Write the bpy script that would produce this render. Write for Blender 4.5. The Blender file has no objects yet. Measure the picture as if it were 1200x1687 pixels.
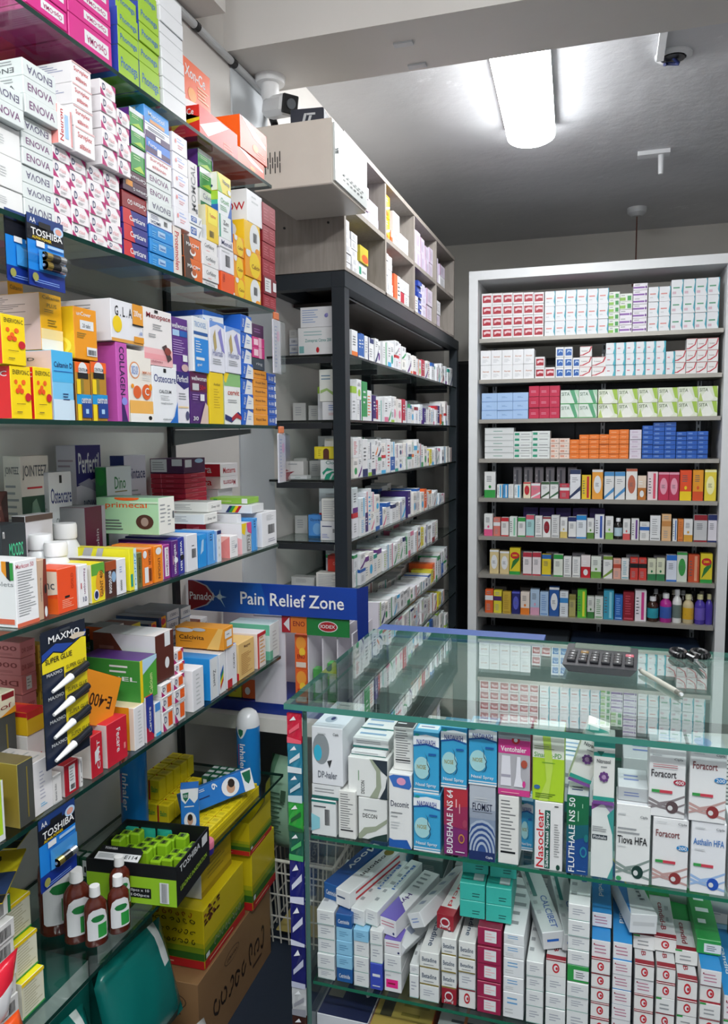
import bpy, math, random
from mathutils import Vector, Matrix
PI = math.pi
SC = bpy.context.scene
COL = SC.collection
# ---------------------------------------------------------------- camera
F_PX = 1280.0
Yc = Vector((402, 127.5, -F_PX)).normalized()
Xm = Vector((4180, -86.5, F_PX))
Xc = (Xm - Xm.dot(Yc) * Yc).normalized()
Zc = Xc.cross(Yc)
EYE = Vector((0, 0, 1.5))
ROT = Matrix((Xc, Yc, Zc))
cam_d = bpy.data.cameras.new('camera')
cam_d.sensor_fit = 'VERTICAL'; cam_d.sensor_height = 24.0
cam_d.lens = 24.0 * F_PX / 1687.0
cam_d.clip_start = 0.02
cam = bpy.data.objects.new('camera', cam_d); COL.objects.link(cam)
cam.matrix_world = Matrix.Translation(EYE) @ ROT.to_4x4()
SC.camera = cam
# ---------------------------------------------------------------- world, lamps, exposure
SC.view_settings.view_transform = 'Standard'
SC.view_settings.look = 'None'
SC.view_settings.gamma = 1.0
SC.view_settings.exposure = 0.75
SC.cycles.transparent_max_bounces = 24
SC.cycles.max_bounces = 8
SC.cycles.sample_clamp_indirect = 4.0
W = bpy.data.worlds.new('world'); SC.world = W; W.use_nodes = True
W.node_tree.nodes['Background'].inputs[0].default_value = (0.80, 0.88, 1.0, 1)
W.node_tree.nodes['Background'].inputs[1].default_value = 0.3

LAMPS = dict(back=30, front=33, beam_fill=56)

def ray(px, py): return ROT @ Vector((px - 600.0, 843.5 - py, -F_PX))
def atX(px, py, X): r = ray(px, py); return EYE + r * ((X - EYE.x) / r.x)
def atY(px, py, Y): r = ray(px, py); return EYE + r * ((Y - EYE.y) / r.y)
def atZ(px, py, Z): r = ray(px, py); return EYE + r * ((Z - EYE.z) / r.z)
# ---------------------------------------------------------------- materials
NAMED = dict(w='#e6e8ea', W='#f4f4f4', k='#16171a', g='#9a9da0', G='#5d6166', lg='#c9ccce', r='#c41f2c', o='#f0641e', y='#f2cf16',
             a='#f09a1c', b='#1d5fb4', n='#1c2a63', s='#3fb0e4', t='#1f9a8c', e='#2f9a43', l='#a8cf3a', p='#6b2f86', m='#b5256f',
             pk='#f0b8bd', c='#efe6cc', br='#5b2f22', lb='#a9cdee', cy='#2cc3d8', dr='#8e1626', gd='#8b7a2e', ol='#6d6a35', mr='#4a1530')
def lin(c):
    c = NAMED.get(c, c).lstrip('#')
    if len(c) == 3: c = ''.join(x + x for x in c)
    v = [int(c[i:i + 2], 16) / 255 for i in (0, 2, 4)]
    return [(x / 12.92 if x <= .04045 else ((x + .055) / 1.055) ** 2.4) * .94 for x in v] + [1]
MATS = {}
def mat(col, rough=.42, metal=0, kind='card', spec=.5):
    key = (NAMED.get(col, col), rough, metal, kind)
    if key in MATS: return MATS[key]
    m = bpy.data.materials.new(kind + '_' + key[0].strip('#')); m.use_nodes = True
    nt = m.node_tree; b = nt.nodes['Principled BSDF']
    b.inputs['Roughness'].default_value = rough; b.inputs['Metallic'].default_value = metal
    b.inputs['Specular IOR Level'].default_value = spec
    c = lin(col)
    nz = nt.nodes.new('ShaderNodeTexNoise'); tc = nt.nodes.new('ShaderNodeTexCoord')
    nt.links.new(tc.outputs['Object'], nz.inputs['Vector'])
    mx = nt.nodes.new('ShaderNodeMix'); mx.data_type = 'RGBA'
    nt.links.new(nz.outputs['Fac'], mx.inputs['Factor'])
    mx.inputs[6].default_value = [x * .95 for x in c[:3]] + [1]; mx.inputs[7].default_value = [min(1, x * 1.04) for x in c[:3]] + [1]
    nt.links.new(mx.outputs[2], b.inputs['Base Color'])
    nz.inputs['Scale'].default_value = 18
    if kind in ('plaster', 'ceiling'):
        nz.inputs['Scale'].default_value = 2.2; nz.inputs['Detail'].default_value = 8
        mx.inputs[6].default_value = [x * .86 for x in c[:3]] + [1]; mx.inputs[7].default_value = [min(1, x * 1.06) for x in c[:3]] + [1]
        bp = nt.nodes.new('ShaderNodeBump'); bp.inputs['Strength'].default_value = .25; bp.inputs['Distance'].default_value = .01
        n2 = nt.nodes.new('ShaderNodeTexNoise'); n2.inputs['Scale'].default_value = 9; n2.inputs['Detail'].default_value = 6
        nt.links.new(tc.outputs['Object'], n2.inputs['Vector']); nt.links.new(n2.outputs['Fac'], bp.inputs['Height'])
        nt.links.new(bp.outputs[0], b.inputs['Normal'])
    if kind == 'ceiling':
        bp.inputs['Strength'].default_value = .55; bp.inputs['Distance'].default_value = .02; n2.inputs['Scale'].default_value = 3.2; n2.inputs['Roughness'].default_value = .62
        vo = nt.nodes.new('ShaderNodeTexNoise'); vo.inputs['Scale'].default_value = 1.7; vo.inputs['Detail'].default_value = 9; vo.inputs['Roughness'].default_value = .7
        rp = nt.nodes.new('ShaderNodeValToRGB'); rp.color_ramp.elements[0].position = .60; rp.color_ramp.elements[1].position = .64
        m3 = nt.nodes.new('ShaderNodeMix'); m3.data_type = 'RGBA'; m3.inputs[7].default_value = (*[min(1, x * 1.25) for x in c[:3]], 1)
        nt.links.new(tc.outputs['Object'], vo.inputs['Vector']); nt.links.new(vo.outputs['Fac'], rp.inputs[0]); nt.links.new(rp.outputs[0], m3.inputs['Factor'])
        nt.links.new(mx.outputs[2], m3.inputs[6]); nt.links.new(m3.outputs[2], b.inputs['Base Color'])
    if kind == 'wood':
        mp = nt.nodes.new('ShaderNodeMapping'); mp.inputs['Scale'].default_value = (9, 9, .8)
        nt.links.new(tc.outputs['Object'], mp.inputs[0]); nt.links.new(mp.outputs[0], nz.inputs['Vector'])
        nz.inputs['Scale'].default_value = 5; nz.inputs['Detail'].default_value = 10; nz.inputs['Distortion'].default_value = 1.6
        mx.inputs[6].default_value = [x * .62 for x in c[:3]] + [1]; mx.inputs[7].default_value = [min(1, x * 1.3) for x in c[:3]] + [1]
    if kind == 'poly':
        b.inputs['Transmission Weight'].default_value = .35; b.inputs['Alpha'].default_value = .75
    MATS[key] = m
    return m
def emis(name, col, s):
    if name in MATS: return MATS[name]
    m = bpy.data.materials.new(name); m.use_nodes = True; b = m.node_tree.nodes['Principled BSDF']
    b.inputs['Emission Color'].default_value = (*col, 1); b.inputs['Emission Strength'].default_value = s
    MATS[name] = m; return m
def glass(name, tint, ior=1.45, rough=.0, power=4.5):
    if name in MATS: return MATS[name]
    m = bpy.data.materials.new(name); m.use_nodes = True; nt = m.node_tree
    for n in list(nt.nodes): nt.nodes.remove(n)
    out = nt.nodes.new('ShaderNodeOutputMaterial'); tr = nt.nodes.new('ShaderNodeBsdfTransparent'); gl = nt.nodes.new('ShaderNodeBsdfGlossy')
    tr.inputs[0].default_value = (*tint, 1); gl.inputs['Roughness'].default_value = rough; gl.inputs['Color'].default_value = (.95, 1, .98, 1)
    lw = nt.nodes.new('ShaderNodeLayerWeight'); lw.inputs[0].default_value = .5; mx = nt.nodes.new('ShaderNodeMixShader')
    p5 = nt.nodes.new('ShaderNodeMath'); p5.operation = 'POWER'; p5.inputs[1].default_value = power
    ma = nt.nodes.new('ShaderNodeMath'); ma.operation = 'MULTIPLY_ADD'; f0 = ((ior - 1) / (ior + 1)) ** 2; ma.inputs[1].default_value = 1 - f0; ma.inputs[2].default_value = f0
    nt.links.new(lw.outputs['Facing'], p5.inputs[0]); nt.links.new(p5.outputs[0], ma.inputs[0]); nt.links.new(ma.outputs[0], mx.inputs[0]); nt.links.new(tr.outputs[0], mx.inputs[1]); nt.links.new(gl.outputs[0], mx.inputs[2])
    nt.links.new(mx.outputs[0], out.inputs[0]); MATS[name] = m; return m
GL = glass('shelf_glass', (.86, .92, .90))
GLC = glass('counter_glass', (.92, .975, .96), 1.7, power=2.6)
GLP = glass('pane_glass', (.99, .995, .993), 1.25)
FILM = glass('clear_film', (.93, .93, .93), 1.5, .12)
EDGE = mat('#12352f', .15, kind='edge'); EDGEC = mat('#3f7f72', .15, kind='edge')
# ---------------------------------------------------------------- text outlines
TXT = {}
def text_geo(s):
    if s in TXT: return TXT[s]
    c = bpy.data.curves.new('t', 'FONT'); c.body = s; c.resolution_u = 2; c.offset = .012
    o = bpy.data.objects.new('t', c); COL.objects.link(o)
    bpy.context.view_layer.update()
    dg = bpy.context.evaluated_depsgraph_get(); me = o.evaluated_get(dg).to_mesh()
    vs = [(v.co.x, v.co.y) for v in me.vertices]; fs = [tuple(p.vertices) for p in me.polygons]
    fs = [f if sum(vs[f[i]][0] * vs[f[(i + 1) % len(f)]][1] - vs[f[(i + 1) % len(f)]][0] * vs[f[i]][1] for i in range(len(f))) > 0 else f[::-1] for f in fs]
    o.evaluated_get(dg).to_mesh_clear(); bpy.data.objects.remove(o); bpy.data.curves.remove(c)
    if not vs: TXT[s] = ([(0, 0)], [], 1); return TXT[s]
    x0 = min(v[0] for v in vs); x1 = max(v[0] for v in vs); y0 = min(v[1] for v in vs); y1 = max(v[1] for v in vs)
    TXT[s] = ([((x - x0) / (x1 - x0), (y - y0) / (y1 - y0)) for x, y in vs], fs, 1); return TXT[s]
# ---------------------------------------------------------------- mesh builder
class M:
    def __init__(s): s.v = []; s.f = []; s.mi = []; s.ml = []
    def slot(s, m):
        if isinstance(m, str): m = mat(m)
        if m not in s.ml: s.ml.append(m)
        return s.ml.index(m)
    def add(s, vs, fs, m):
        k = len(s.v); i = s.slot(m); s.v += [tuple(v) for v in vs]
        for f in fs: s.f.append(tuple(k + q for q in f)); s.mi.append(i)
    def box(s, x0, y0, z0, x1, y1, z1, m, skip=()):
        vs = [(x, y, z) for z in (z0, z1) for y in (y0, y1) for x in (x0, x1)]
        fs = [(0, 2, 3, 1), (4, 5, 7, 6), (0, 1, 5, 4), (1, 3, 7, 5), (3, 2, 6, 7), (2, 0, 4, 6)]
        s.add(vs, fs, m)
    def bbox(s, w, d, h, m, b=.0007, faces=None):
        # chamfered carton standing on z=0; front is -y. faces: material per F,B,L,R,T,D
        b = min(b, w / 4, d / 4, h / 4); X, Y = w / 2, d / 2
        vs = []; idx = {}
        for sx in (-1, 1):
            for sy in (-1, 1):
                for sz in (0, 1):
                    for ax in range(3):
                        x = sx * (X if ax == 0 else X - b); y = sy * (Y if ax == 1 else Y - b)
                        z = (h if ax == 2 else h - b) if sz else (0 if ax == 2 else b)
                        idx[sx, sy, sz, ax] = len(vs); vs.append((x, y, z))
        g = lambda a, b_, c, ax: idx[a, b_, c, ax]
        P = [('F', [g(-1, -1, 0, 1), g(1, -1, 0, 1), g(1, -1, 1, 1), g(-1, -1, 1, 1)]), ('B', [g(1, 1, 0, 1), g(-1, 1, 0, 1), g(-1, 1, 1, 1), g(1, 1, 1, 1)]),
             ('L', [g(-1, 1, 0, 0), g(-1, -1, 0, 0), g(-1, -1, 1, 0), g(-1, 1, 1, 0)]), ('R', [g(1, -1, 0, 0), g(1, 1, 0, 0), g(1, 1, 1, 0), g(1, -1, 1, 0)]),
             ('T', [g(-1, -1, 1, 2), g(1, -1, 1, 2), g(1, 1, 1, 2), g(-1, 1, 1, 2)]), ('D', [g(-1, 1, 0, 2), g(1, 1, 0, 2), g(1, -1, 0, 2), g(-1, -1, 0, 2)])]
        k = len(s.v); s.v += vs
        for n, f in P:
            s.f.append(tuple(k + q for q in f)); s.mi.append(s.slot((faces or {}).get(n, m)))
        i = s.slot(m)
        E = []
        for sx in (-1, 1):
            for sy in (-1, 1): E.append([g(sx, sy, 0, 0), g(sx, sy, 1, 0), g(sx, sy, 1, 1), g(sx, sy, 0, 1)])
            for sz in (0, 1): E.append([g(sx, -1, sz, 0), g(sx, 1, sz, 0), g(sx, 1, sz, 2), g(sx, -1, sz, 2)])
        for sy in (-1, 1):
            for sz in (0, 1): E.append([g(-1, sy, sz, 1), g(1, sy, sz, 1), g(1, sy, sz, 2), g(-1, sy, sz, 2)])
        for e in E: s.f.append(tuple(k + q for q in e)); s.mi.append(i)
        for sx in (-1, 1):
            for sy in (-1, 1):
                for sz in (0, 1): s.f.append(tuple(k + g(sx, sy, sz, a) for a in range(3))); s.mi.append(i)
    def cyl(s, p, q, r0, r1, m, n=16, cap=True):
        p = Vector(p); q = Vector(q); z = (q - p).normalized(); a = z.orthogonal().normalized(); b = z.cross(a)
        vs = [p + (a * math.cos(t) + b * math.sin(t)) * r0 for t in [2 * PI * i / n for i in range(n)]] + [q + (a * math.cos(t) + b * math.sin(t)) * r1 for t in [2 * PI * i / n for i in range(n)]]
        fs = [(i, (i + 1) % n, n + (i + 1) % n, n + i) for i in range(n)]
        if cap: fs += [tuple(range(n))[::-1], tuple(range(n, 2 * n))]
        s.add(vs, fs, m)
    def tube(s, pts, r, m, n=8):
        for a, b in zip(pts[:-1], pts[1:]): s.cyl(a, b, r, r, m, n)
    def lathe(s, prof, m, n=24, sx=1, sy=1, c=(0, 0)):
        vs = []; fs = []
        for r, z in prof:
            for i in range(n): t = 2 * PI * i / n; vs.append((c[0] + r * sx * math.cos(t), c[1] + r * sy * math.sin(t), z))
        for j in range(len(prof) - 1):
            for i in range(n): fs.append((j * n + i, j * n + (i + 1) % n, (j + 1) * n + (i + 1) % n, (j + 1) * n + i))
        fs.append(tuple(range(n))[::-1]); fs.append(tuple(range((len(prof) - 1) * n, len(prof) * n)))
        s.add(vs, fs, m)
    def print(s, O, U, V, ops, off=.00025):
        # printed artwork on a face: O corner, U and V edge vectors
        O = Vector(O); U = Vector(U); V = Vector(V); N = U.cross(V).normalized(); k = 0
        P = lambda u, v: O + U * u + V * v + N * (off * k)
        for op in ops:
            k += 1; c = op[0]; a = op[1:]
            if c == 'r': s.add([P(a[0], a[1]), P(a[2], a[1]), P(a[2], a[3]), P(a[0], a[3])], [(0, 1, 2, 3)], a[4])
            elif c == 'e':
                n = 20; K_ = lambda q: min(1, max(0, q)); s.add([P(K_(a[0] + a[2] * math.cos(2 * PI * i / n)), K_(a[1] + a[3] * math.sin(2 * PI * i / n))) for i in range(n)], [tuple(range(n))], a[4])
            elif c == 'p':
                pts = a[0]; ar = sum(pts[i][0] * pts[(i + 1) % len(pts)][1] - pts[(i + 1) % len(pts)][0] * pts[i][1] for i in range(len(pts)))
                if ar < 0: pts = pts[::-1]
                s.add([P(*q) for q in pts], [tuple(range(len(pts)))], a[1])
            elif c == 'l':
                u0, v0, u1, v1, n, col = a; h = (v1 - v0) / n; rr = random.Random(n * 7 + int(u0 * 99))
                for i in range(n):
                    y = v1 - h * i - h * .3; s.add([P(u0, y - h * .35), P(u0 + (u1 - u0) * (x := rr.uniform(.55, 1)), y - h * .35), P(u0 + (u1 - u0) * x, y), P(u0, y)], [(0, 1, 2, 3)], col)
            elif c == 'b':
                u0, v0, u1, v1, col = a; rr = random.Random(5); u = u0
                while u < u1:
                    w_ = (u1 - u0) * rr.choice((.02, .035, .05)); s.add([P(u, v0), P(min(u1, u + w_), v0), P(min(u1, u + w_), v1), P(u, v1)], [(0, 1, 2, 3)], col); u += w_ + (u1 - u0) * rr.choice((.02, .03))
            elif c == 't':
                st, u0, v0, u1, v1, col = a[:6]; rot = a[6] if len(a) > 6 else 0
                vs, fs, _ = text_geo(st)
                T = {0: lambda x, y: (x, y), 90: lambda x, y: (1 - y, x), -90: lambda x, y: (y, 1 - x), 180: lambda x, y: (1 - x, 1 - y)}[rot]
                s.add([P(u0 + (u1 - u0) * T(x, y)[0], v0 + (v1 - v0) * T(x, y)[1]) for x, y in vs], fs, col)
    def mesh(s, name='mesh'):
        me = bpy.data.meshes.new(name); me.from_pydata(s.v, [], s.f)
        for m in s.ml: me.materials.append(m)
        me.polygons.foreach_set('material_index', s.mi); me.update(); return me
    def obj(s, name, parent=None, smooth=False):
        me = s.mesh(name)
        if smooth: me.polygons.foreach_set('use_smooth', [True] * len(me.polygons))
        o = bpy.data.objects.new(name, me); COL.objects.link(o)
        if parent: o.parent = parent
        return o
def tag(o, label, cat, group=None):
    for a_, b_ in ((' on the ', ' on '), (' of the ', ' of '), (' at the ', ' at '), (' in the ', ' in '), (' up, upper', ' up'), (' the ', ' '), (' long ', ' '), ('small ', ''), (' carton ', ' box '), ('white rack', 'rack'), (', upper counter', ' counter'), (' block', ''), (', top in ', ', top of '), (' rack shelf', ' shelf'), (' small ', ' ')):
        if len(label.split()) > 16: label = label.replace(a_, b_)
    o['label'] = label; o['category'] = cat
    if group: o['group'] = group
    return o
def empty(name, loc, label, cat, group=None, rz=0):
    o = bpy.data.objects.new(name, None); COL.objects.link(o); o.location = loc; o.rotation_euler.z = rz; o.empty_display_size = .05
    return tag(o, label, cat, group)
def struct(name, m):
    o = m.obj(name); o['kind'] = 'structure'; return o
def sbox(name, dims, m, kind=True):
    b = M(); b.box(*dims, m); return struct(name, b)
def part(name, dims, m, parent):
    b = M(); b.box(*dims, m); return b.obj(name, parent)
def smooth_by_angle(o, a=.6):
    me = o.data
    me.polygons.foreach_set('use_smooth', [True] * len(me.polygons))
    import bmesh
    bm = bmesh.new(); bm.from_mesh(me)
    for e in bm.edges:
        if len(e.link_faces) == 2 and e.calc_face_angle(0) > a: e.smooth = False
    bm.to_mesh(me); bm.free(); return o
# ---------------------------------------------------------------- the room
WX, CZ, BY = -1.17, 2.88, 5.75
wallm = mat('#e4e0db', .7, kind='plaster'); ceilm = mat('#d4d5d8', .55, kind='ceiling'); floorm = mat('#2c3748', .5, kind='plaster')
bluew = mat('#cdd2d6', .6, kind='plaster')
sbox('floor', (WX, -2.2, -.05, 2.4, BY, 0), floorm)
sbox('wall_left', (WX - .1, -2.2, 0, WX, BY + .1, 3.2), wallm)
sbox('wall_back', (WX, BY, 0, 2.5, BY + .1, 3.2), mat('#dad7cf', .7, kind='plaster'))
sbox('wall_right', (2.4, -2.2, 0, 2.5, BY, 3.2), wallm)
sbox('ceiling', (WX, 2.62, CZ, 2.4, BY, CZ + .1), ceilm)
sbox('ceiling_front', (WX, -2.2, 2.96, 2.4, 2.31, 3.06), wallm)
sbox('trim_1', (WX, 2.31, 2.70, 2.4, 2.62, 3.06), wallm)               # the beam
sbox('trim_2', (WX, -.5, 2.70, -1.06, 2.11, 2.96), wallm)              # boxed soffit along the left wall
sbox('trim_3', (WX, 2.35, .0, WX + .006, 2.62, 2.69), bluew)           # smooth board on the wall beside the shelving
# ---------------------------------------------------------------- ceiling fittings
def fitting(loc, w, l, label, cat='lamp', strength=26):
    t = empty('ceiling_lamp', loc, label, cat)
    b = M(); b.box(-w * .5, -l * .5, .031, w * .5, l * .5, .08 if loc[2] < 2.84 else .11, mat('W')); b.obj('housing', t)
    b = M(); n = 10
    prof = [(w * .5 * math.cos(PI * i / n), -.05 * math.sin(PI * i / n) + .03) for i in range(n + 1)]
    vs = [(x, y, z) for y in (-l * .49, l * .49) for x, z in prof]
    fs = [(i, i + 1, n + 2 + i, n + 1 + i) for i in range(n)] + [tuple(range(n + 1)), tuple(range(n + 1, 2 * n + 2))[::-1]]
    b.add(vs, fs, emis('lamp_diffuser_%d' % strength, (.97, .99, 1), strength)); b.obj('diffuser', t)
    for s in (-1, 1):
        b = M(); b.cyl((0, s * l * .5, .02), (0, s * (l * .5 + .05), .02), .022, .016, mat('w'), 12); b.obj('end_cap', t)
    return t
lt = fitting((-.335, 3.20, 2.80), .21, .98, 'glowing white ceiling tube lamp in the back room', strength=LAMPS['back']); lt.rotation_euler.z = .04
fitting((.45, .55, 2.85), .14, 1.2, 'white tube lamp on the front ceiling near the wall beam', strength=LAMPS['front'])
lt = fitting((.1, -.35, 2.85), .14, 1.2, 'added unseen fill tube lamp on the front ceiling, brightening the beam', strength=LAMPS['beam_fill']); lt.rotation_euler.z = PI / 2  # extra lamp out of view, added to brighten the beam's front face
# fan box with wire, capped point, pendant holder
p = atZ(1110, 95, 2.87)
t = empty('ceiling_socket', (p.x, p.y, CZ), 'white round ceiling socket with loose dark cable near the beam', 'socket')
b = M(); b.lathe([(.065, 0), (.065, -.006), (.045, -.012), (.045, 0)][::-1], mat('w')); b.obj('ring', t)
b = M(); b.lathe([(.04, -.014), (.035, 0)], mat('k')); b.tube([(0, 0, -.01), (.02, .01, -.03), (-.02, .02, -.02), (-.03, 0, -.03)], .006, mat('n')); b.obj('cable', t)
b = M(); b.box(-.06, -.45, -.03, -.035, -.03, -.002, mat('w')); b.obj('conduit', t)
p = atZ(1090, 252, 2.87)
t = empty('ceiling_socket', (p.x, p.y, CZ), 'small white ceiling connector with a short stem', 'socket')
b = M(); b.box(-.11, -.03, -.02, .04, .03, 0, mat('w')); b.obj('plate', t)
b = M(); b.cyl((0, 0, -.02), (0, 0, -.11), .014, .012, mat('w')); b.obj('stem', t)
t = empty('pendant_lamp_holder', (.143, 5.2, CZ), 'pendant lamp holder on a thin cord above the white shelving', 'lamp holder')
b = M(); b.lathe([(.03, -.05), (.055, -.03), (.06, 0)], mat('lg'), 20); smooth_by_angle(b.obj('ceiling_rose', t))
b = M(); b.cyl((0, 0, -.04), (0, 0, -.36), .004, .004, mat('br'), 8); b.obj('cord', t)
b = M(); b.lathe([(.02, -.47), (.024, -.43), (.018, -.40), (.022, -.38), (.01, -.35)], mat('br'), 16); smooth_by_angle(b.obj('socket', t))
for (x, y) in ((665, 71), (688, 107)):
    p = atZ(x, y, 2.7)
    b = M(); b.box(-.03, -.012, -.006, .03, .012, 0, mat('lg')); o = b.obj('wall_anchor'); o.location = p
    tag(o, 'small white clip under the beam, nearer the ' + ('front edge' if y < 90 else 'lamp'), 'clip'); 
# conduit on the wall under the beam
t = empty('wall_conduit', (WX + .012, 1.9, 2.683), 'white plastic conduit running along the left wall under the beam', 'conduit')
for y0, y1, m in ((-1.5, .205, 'lg'), (.205, .225, 'k'), (.225, .435, 'lg'), (.435, .46, 'k'), (.46, .69, 'lg')):
    b = M(); b.cyl((0, y0, 0), (0, y1, 0), .0115 if m == 'lg' else .0135, .0115 if m == 'lg' else .0135, mat(m), 14); b.obj('pipe' if m == 'lg' else 'coupler', t)
b = M(); b.tube([(0, .69, 0), (.0, .72, -.03), (.03, .70, -.10), (.0, .72, -.17)], .013, mat('k'), 10); b.obj('elbow', t)
# security camera under the beam
p = atZ(445, 128, 2.7)
t = empty('security_camera', (p.x, p.y, 2.7), 'white bullet security camera with black lens window under the beam', 'camera')
b = M(); b.lathe([(.048, -.022), (.052, -.006), (.052, 0)], mat('W'), 28); smooth_by_angle(b.obj('mount_base', t))
b = M(); b.lathe([(.024, -.075), (.03, -.06), (.03, -.02)], mat('W'), 20); smooth_by_angle(b.obj('bracket', t))
cb = empty('x', (0, 0, 0), 'x', 'x'); del cb['label']; del cb['category']; cb.name = 'camera_body'; cb.parent = t
b = M(); b.bbox(.062, .15, .066, mat('W'), .016); o = b.obj('housing', cb)
b = M(); b.bbox(.056, .012, .058, mat('k', .2), .012); o = b.obj('lens_window', cb); o.location = (0, -.078, .004)
b = M(); b.cyl((0, -.084, .034), (0, -.088, .034), .016, .016, mat('G', .1), 20); o = b.obj('lens', cb)
cb.location = (.03, -.01, -.135); cb.rotation_euler = (math.radians(14), 0, math.radians(52))
# NVR cabinet
def print_obj(parent, name, O, U, V, ops):
    b = M(); b.print(O, U, V, ops, .0004); return b.obj(name, parent)
t = empty('metal_cabinet', (-.905, 2.375, 2.235), 'cream metal recorder cabinet with vent slots fixed above the wooden cubbies', 'cabinet')
cm = mat('#dcd3c8', .35)
b = M(); b.bbox(.25, .33, .185, cm, .003)
ops = []
for i in range(7):
    u = .15 + i * .032
    if i % 2 == 0: ops += [('r', u, .25, u + .012, .40, 'k'), ('r', u, .42, u + .012, .58, 'k')]
    else: ops += [('r', u, .33, u + .012, .50, 'k')]
b.print((-.125, -.165, 0), (.25, 0, 0), (0, 0, .185), ops, .0003); b.obj('cabinet_body', t)
b = M(); dm = mat('#d6dad8', .3); b.box(.125, -.155, .012, .131, .16, .175, dm)
ops = []
for j in range(2):
    for i in range(6): ops.append(('r', .22 + i * .11, .12 + .09 * j, .28 + i * .11, .15 + .09 * j, 'k'))
b.print((.131, -.155, .012), (0, .315, 0), (0, 0, .163), ops, .0003); d = b.obj('door', t)
b = M(); b.cyl((.131, -.135, .1), (.138, -.135, .1), .008, .008, mat('lg', .2, 1), 14); b.obj('lock', d)
b = M(); b.bbox(.105, .11, .075, mat('#2b2e3c', .4), .003)
b.print((-.0525, -.055, 0), (.105, 0, 0), (0, 0, .075), [('p', [(.3, .2), (.38, .2), (.5, .8), (.42, .8)], 'lg'), ('p', [(.45, .2), (.53, .2), (.65, .7), (.57, .7)], 'lg'), ('r', .5, .72, .75, .8, 'lg'), ('r', .1, .06, .2, .12, 's')])
b.cyl((.0525, -.03, .03), (.062, -.03, .03), .008, .007, mat('k'), 10)
o = b.obj('network_box'); o.location = (-.9, 2.36, 2.4205); o.rotation_euler.z = .12
tag(o, 'small black electronics box with slanted logo on top of the cream cabinet', 'device')
# ---------------------------------------------------------------- left glass shelving
LZ = {1: 2.162, 2: 1.840, 3: 1.532, 4: 1.209, 5: .893, 6: .550}
ORD = ['zeroth', 'first', 'second', 'third', 'fourth', 'fifth', 'sixth', 'seventh', 'eighth', 'ninth', 'tenth', 'eleventh', 'twelfth', 'thirteenth', 'fourteenth', 'fifteenth', 'sixteenth', 'seventeenth', 'eighteenth', 'nineteenth', 'twentieth',
       'twenty-first', 'twenty-second', 'twenty-third', 'twenty-fourth', 'twenty-fifth', 'twenty-sixth', 'twenty-seventh', 'twenty-eighth', 'twenty-ninth', 'thirtieth', 'thirty-first', 'thirty-second', 'thirty-third', 'thirty-fourth', 'thirty-fifth', 'thirty-sixth', 'thirty-seventh', 'thirty-eighth', 'thirty-ninth', 'fortieth']
def glass_slab(m, x0, y0, z0, x1, y1, z1, face=GL, edge=EDGE):
    # pane with clear faces across its thinnest side and green edges round it
    vs = [(x, y, z) for z in (z0, z1) for y in (y0, y1) for x in (x0, x1)]
    d = (x1 - x0, y1 - y0, z1 - z0); ax = d.index(min(d))
    for k, f in ((2, (0, 2, 3, 1)), (2, (4, 5, 7, 6)), (1, (0, 1, 5, 4)), (0, (1, 3, 7, 5)), (1, (3, 2, 6, 7)), (0, (2, 0, 4, 6))): m.add(vs, [f], face if k == ax else edge)
SN = {1: 'topmost', 2: 'second', 3: 'third', 4: 'fourth', 5: 'fifth', 6: 'lowest'}
steel = mat('#8b8f92', .3, .9, 'metal'); dsteel = mat('#3a3d40', .4, .6, 'metal')
for k, z in LZ.items():
    t = empty('glass_shelf', (-1.01, 1.2, z - .008), f'{SN[k]} green-edged glass shelf from the ceiling on the left wall', 'shelf', 'glass shelves on the left wall')
    b = M(); glass_slab(b, -.155, -.9, 0, .15, .755 if k < 7 else .29, .008); b.obj('glass_panel', t)
    for yy in ((-.25, .72) if k < 7 else (-.25, .2)):
        b = M(); b.add([(-.155, yy - .003, -.045), (-.155, yy + .003, -.045), (-.155, yy + .003, -.001), (-.155, yy - .003, -.001), (.09, yy - .003, -.012), (.09, yy + .003, -.012), (.09, yy + .003, -.001), (.09, yy - .003, -.001)],
                       [(0, 1, 2, 3)[::-1], (4, 5, 6, 7), (0, 1, 5, 4), (3, 2, 6, 7)[::-1], (0, 4, 7, 3), (1, 5, 6, 2)[::-1]], dsteel if k != 3 else steel); b.obj('bracket', t)
for i, yy in enumerate((.95, 1.92)):
    b = M(); b.box(WX, yy - .012, .1, WX + .012, yy + .012, 2.6, dsteel)
    for j in range(60): b.print((WX + .012, yy - .012, .15 + j * .04), (0, .024, 0), (0, 0, .02), [('r', .35, .1, .65, .9, 'k')])
    o = b.obj('shelf_upright'); tag(o, 'slotted steel upright on the left wall, ' + ('near the street end', 'near the far end of the glass shelves')[i], 'upright')
# ---------------------------------------------------------------- dark shelving unit
DX0, DX1, DY0, DY1 = WX + .005, -.86, 2.55, 4.66
dm = mat('#2b3238', .38, .3, 'metal'); dark = mat('#23272b', .5)
t = empty('shelving_unit', (0, 0, 0), 'dark steel framed medicine shelving along the left wall beyond the glass shelves', 'shelving unit')
for x, y in ((DX1 - .048, DY0), (DX1 - .048, DY1 - .05), (DX0, DY1 - .05), (DX0, 3.12), (DX0, 3.7)):
    b = M(); b.box(x, y, 0, x + .046, y + .05, 2.0075, dm); b.obj('post', t)
b = M(); b.box(DX0 + .0405, DY0, 2.008, DX1 - .0485, DY0 + .05, 2.06, dm); b.box(DX0 + .0405, DY1 - .05, 2.008, DX1 - .0485, DY1, 2.06, dm)
b.box(DX1 - .048, DY0, 2.008, DX1, DY1, 2.06, dm); b.box(DX0, DY0, 2.01, DX0 + .04, DY1, 2.06, dm); b.obj('top_frame', t)
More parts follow.
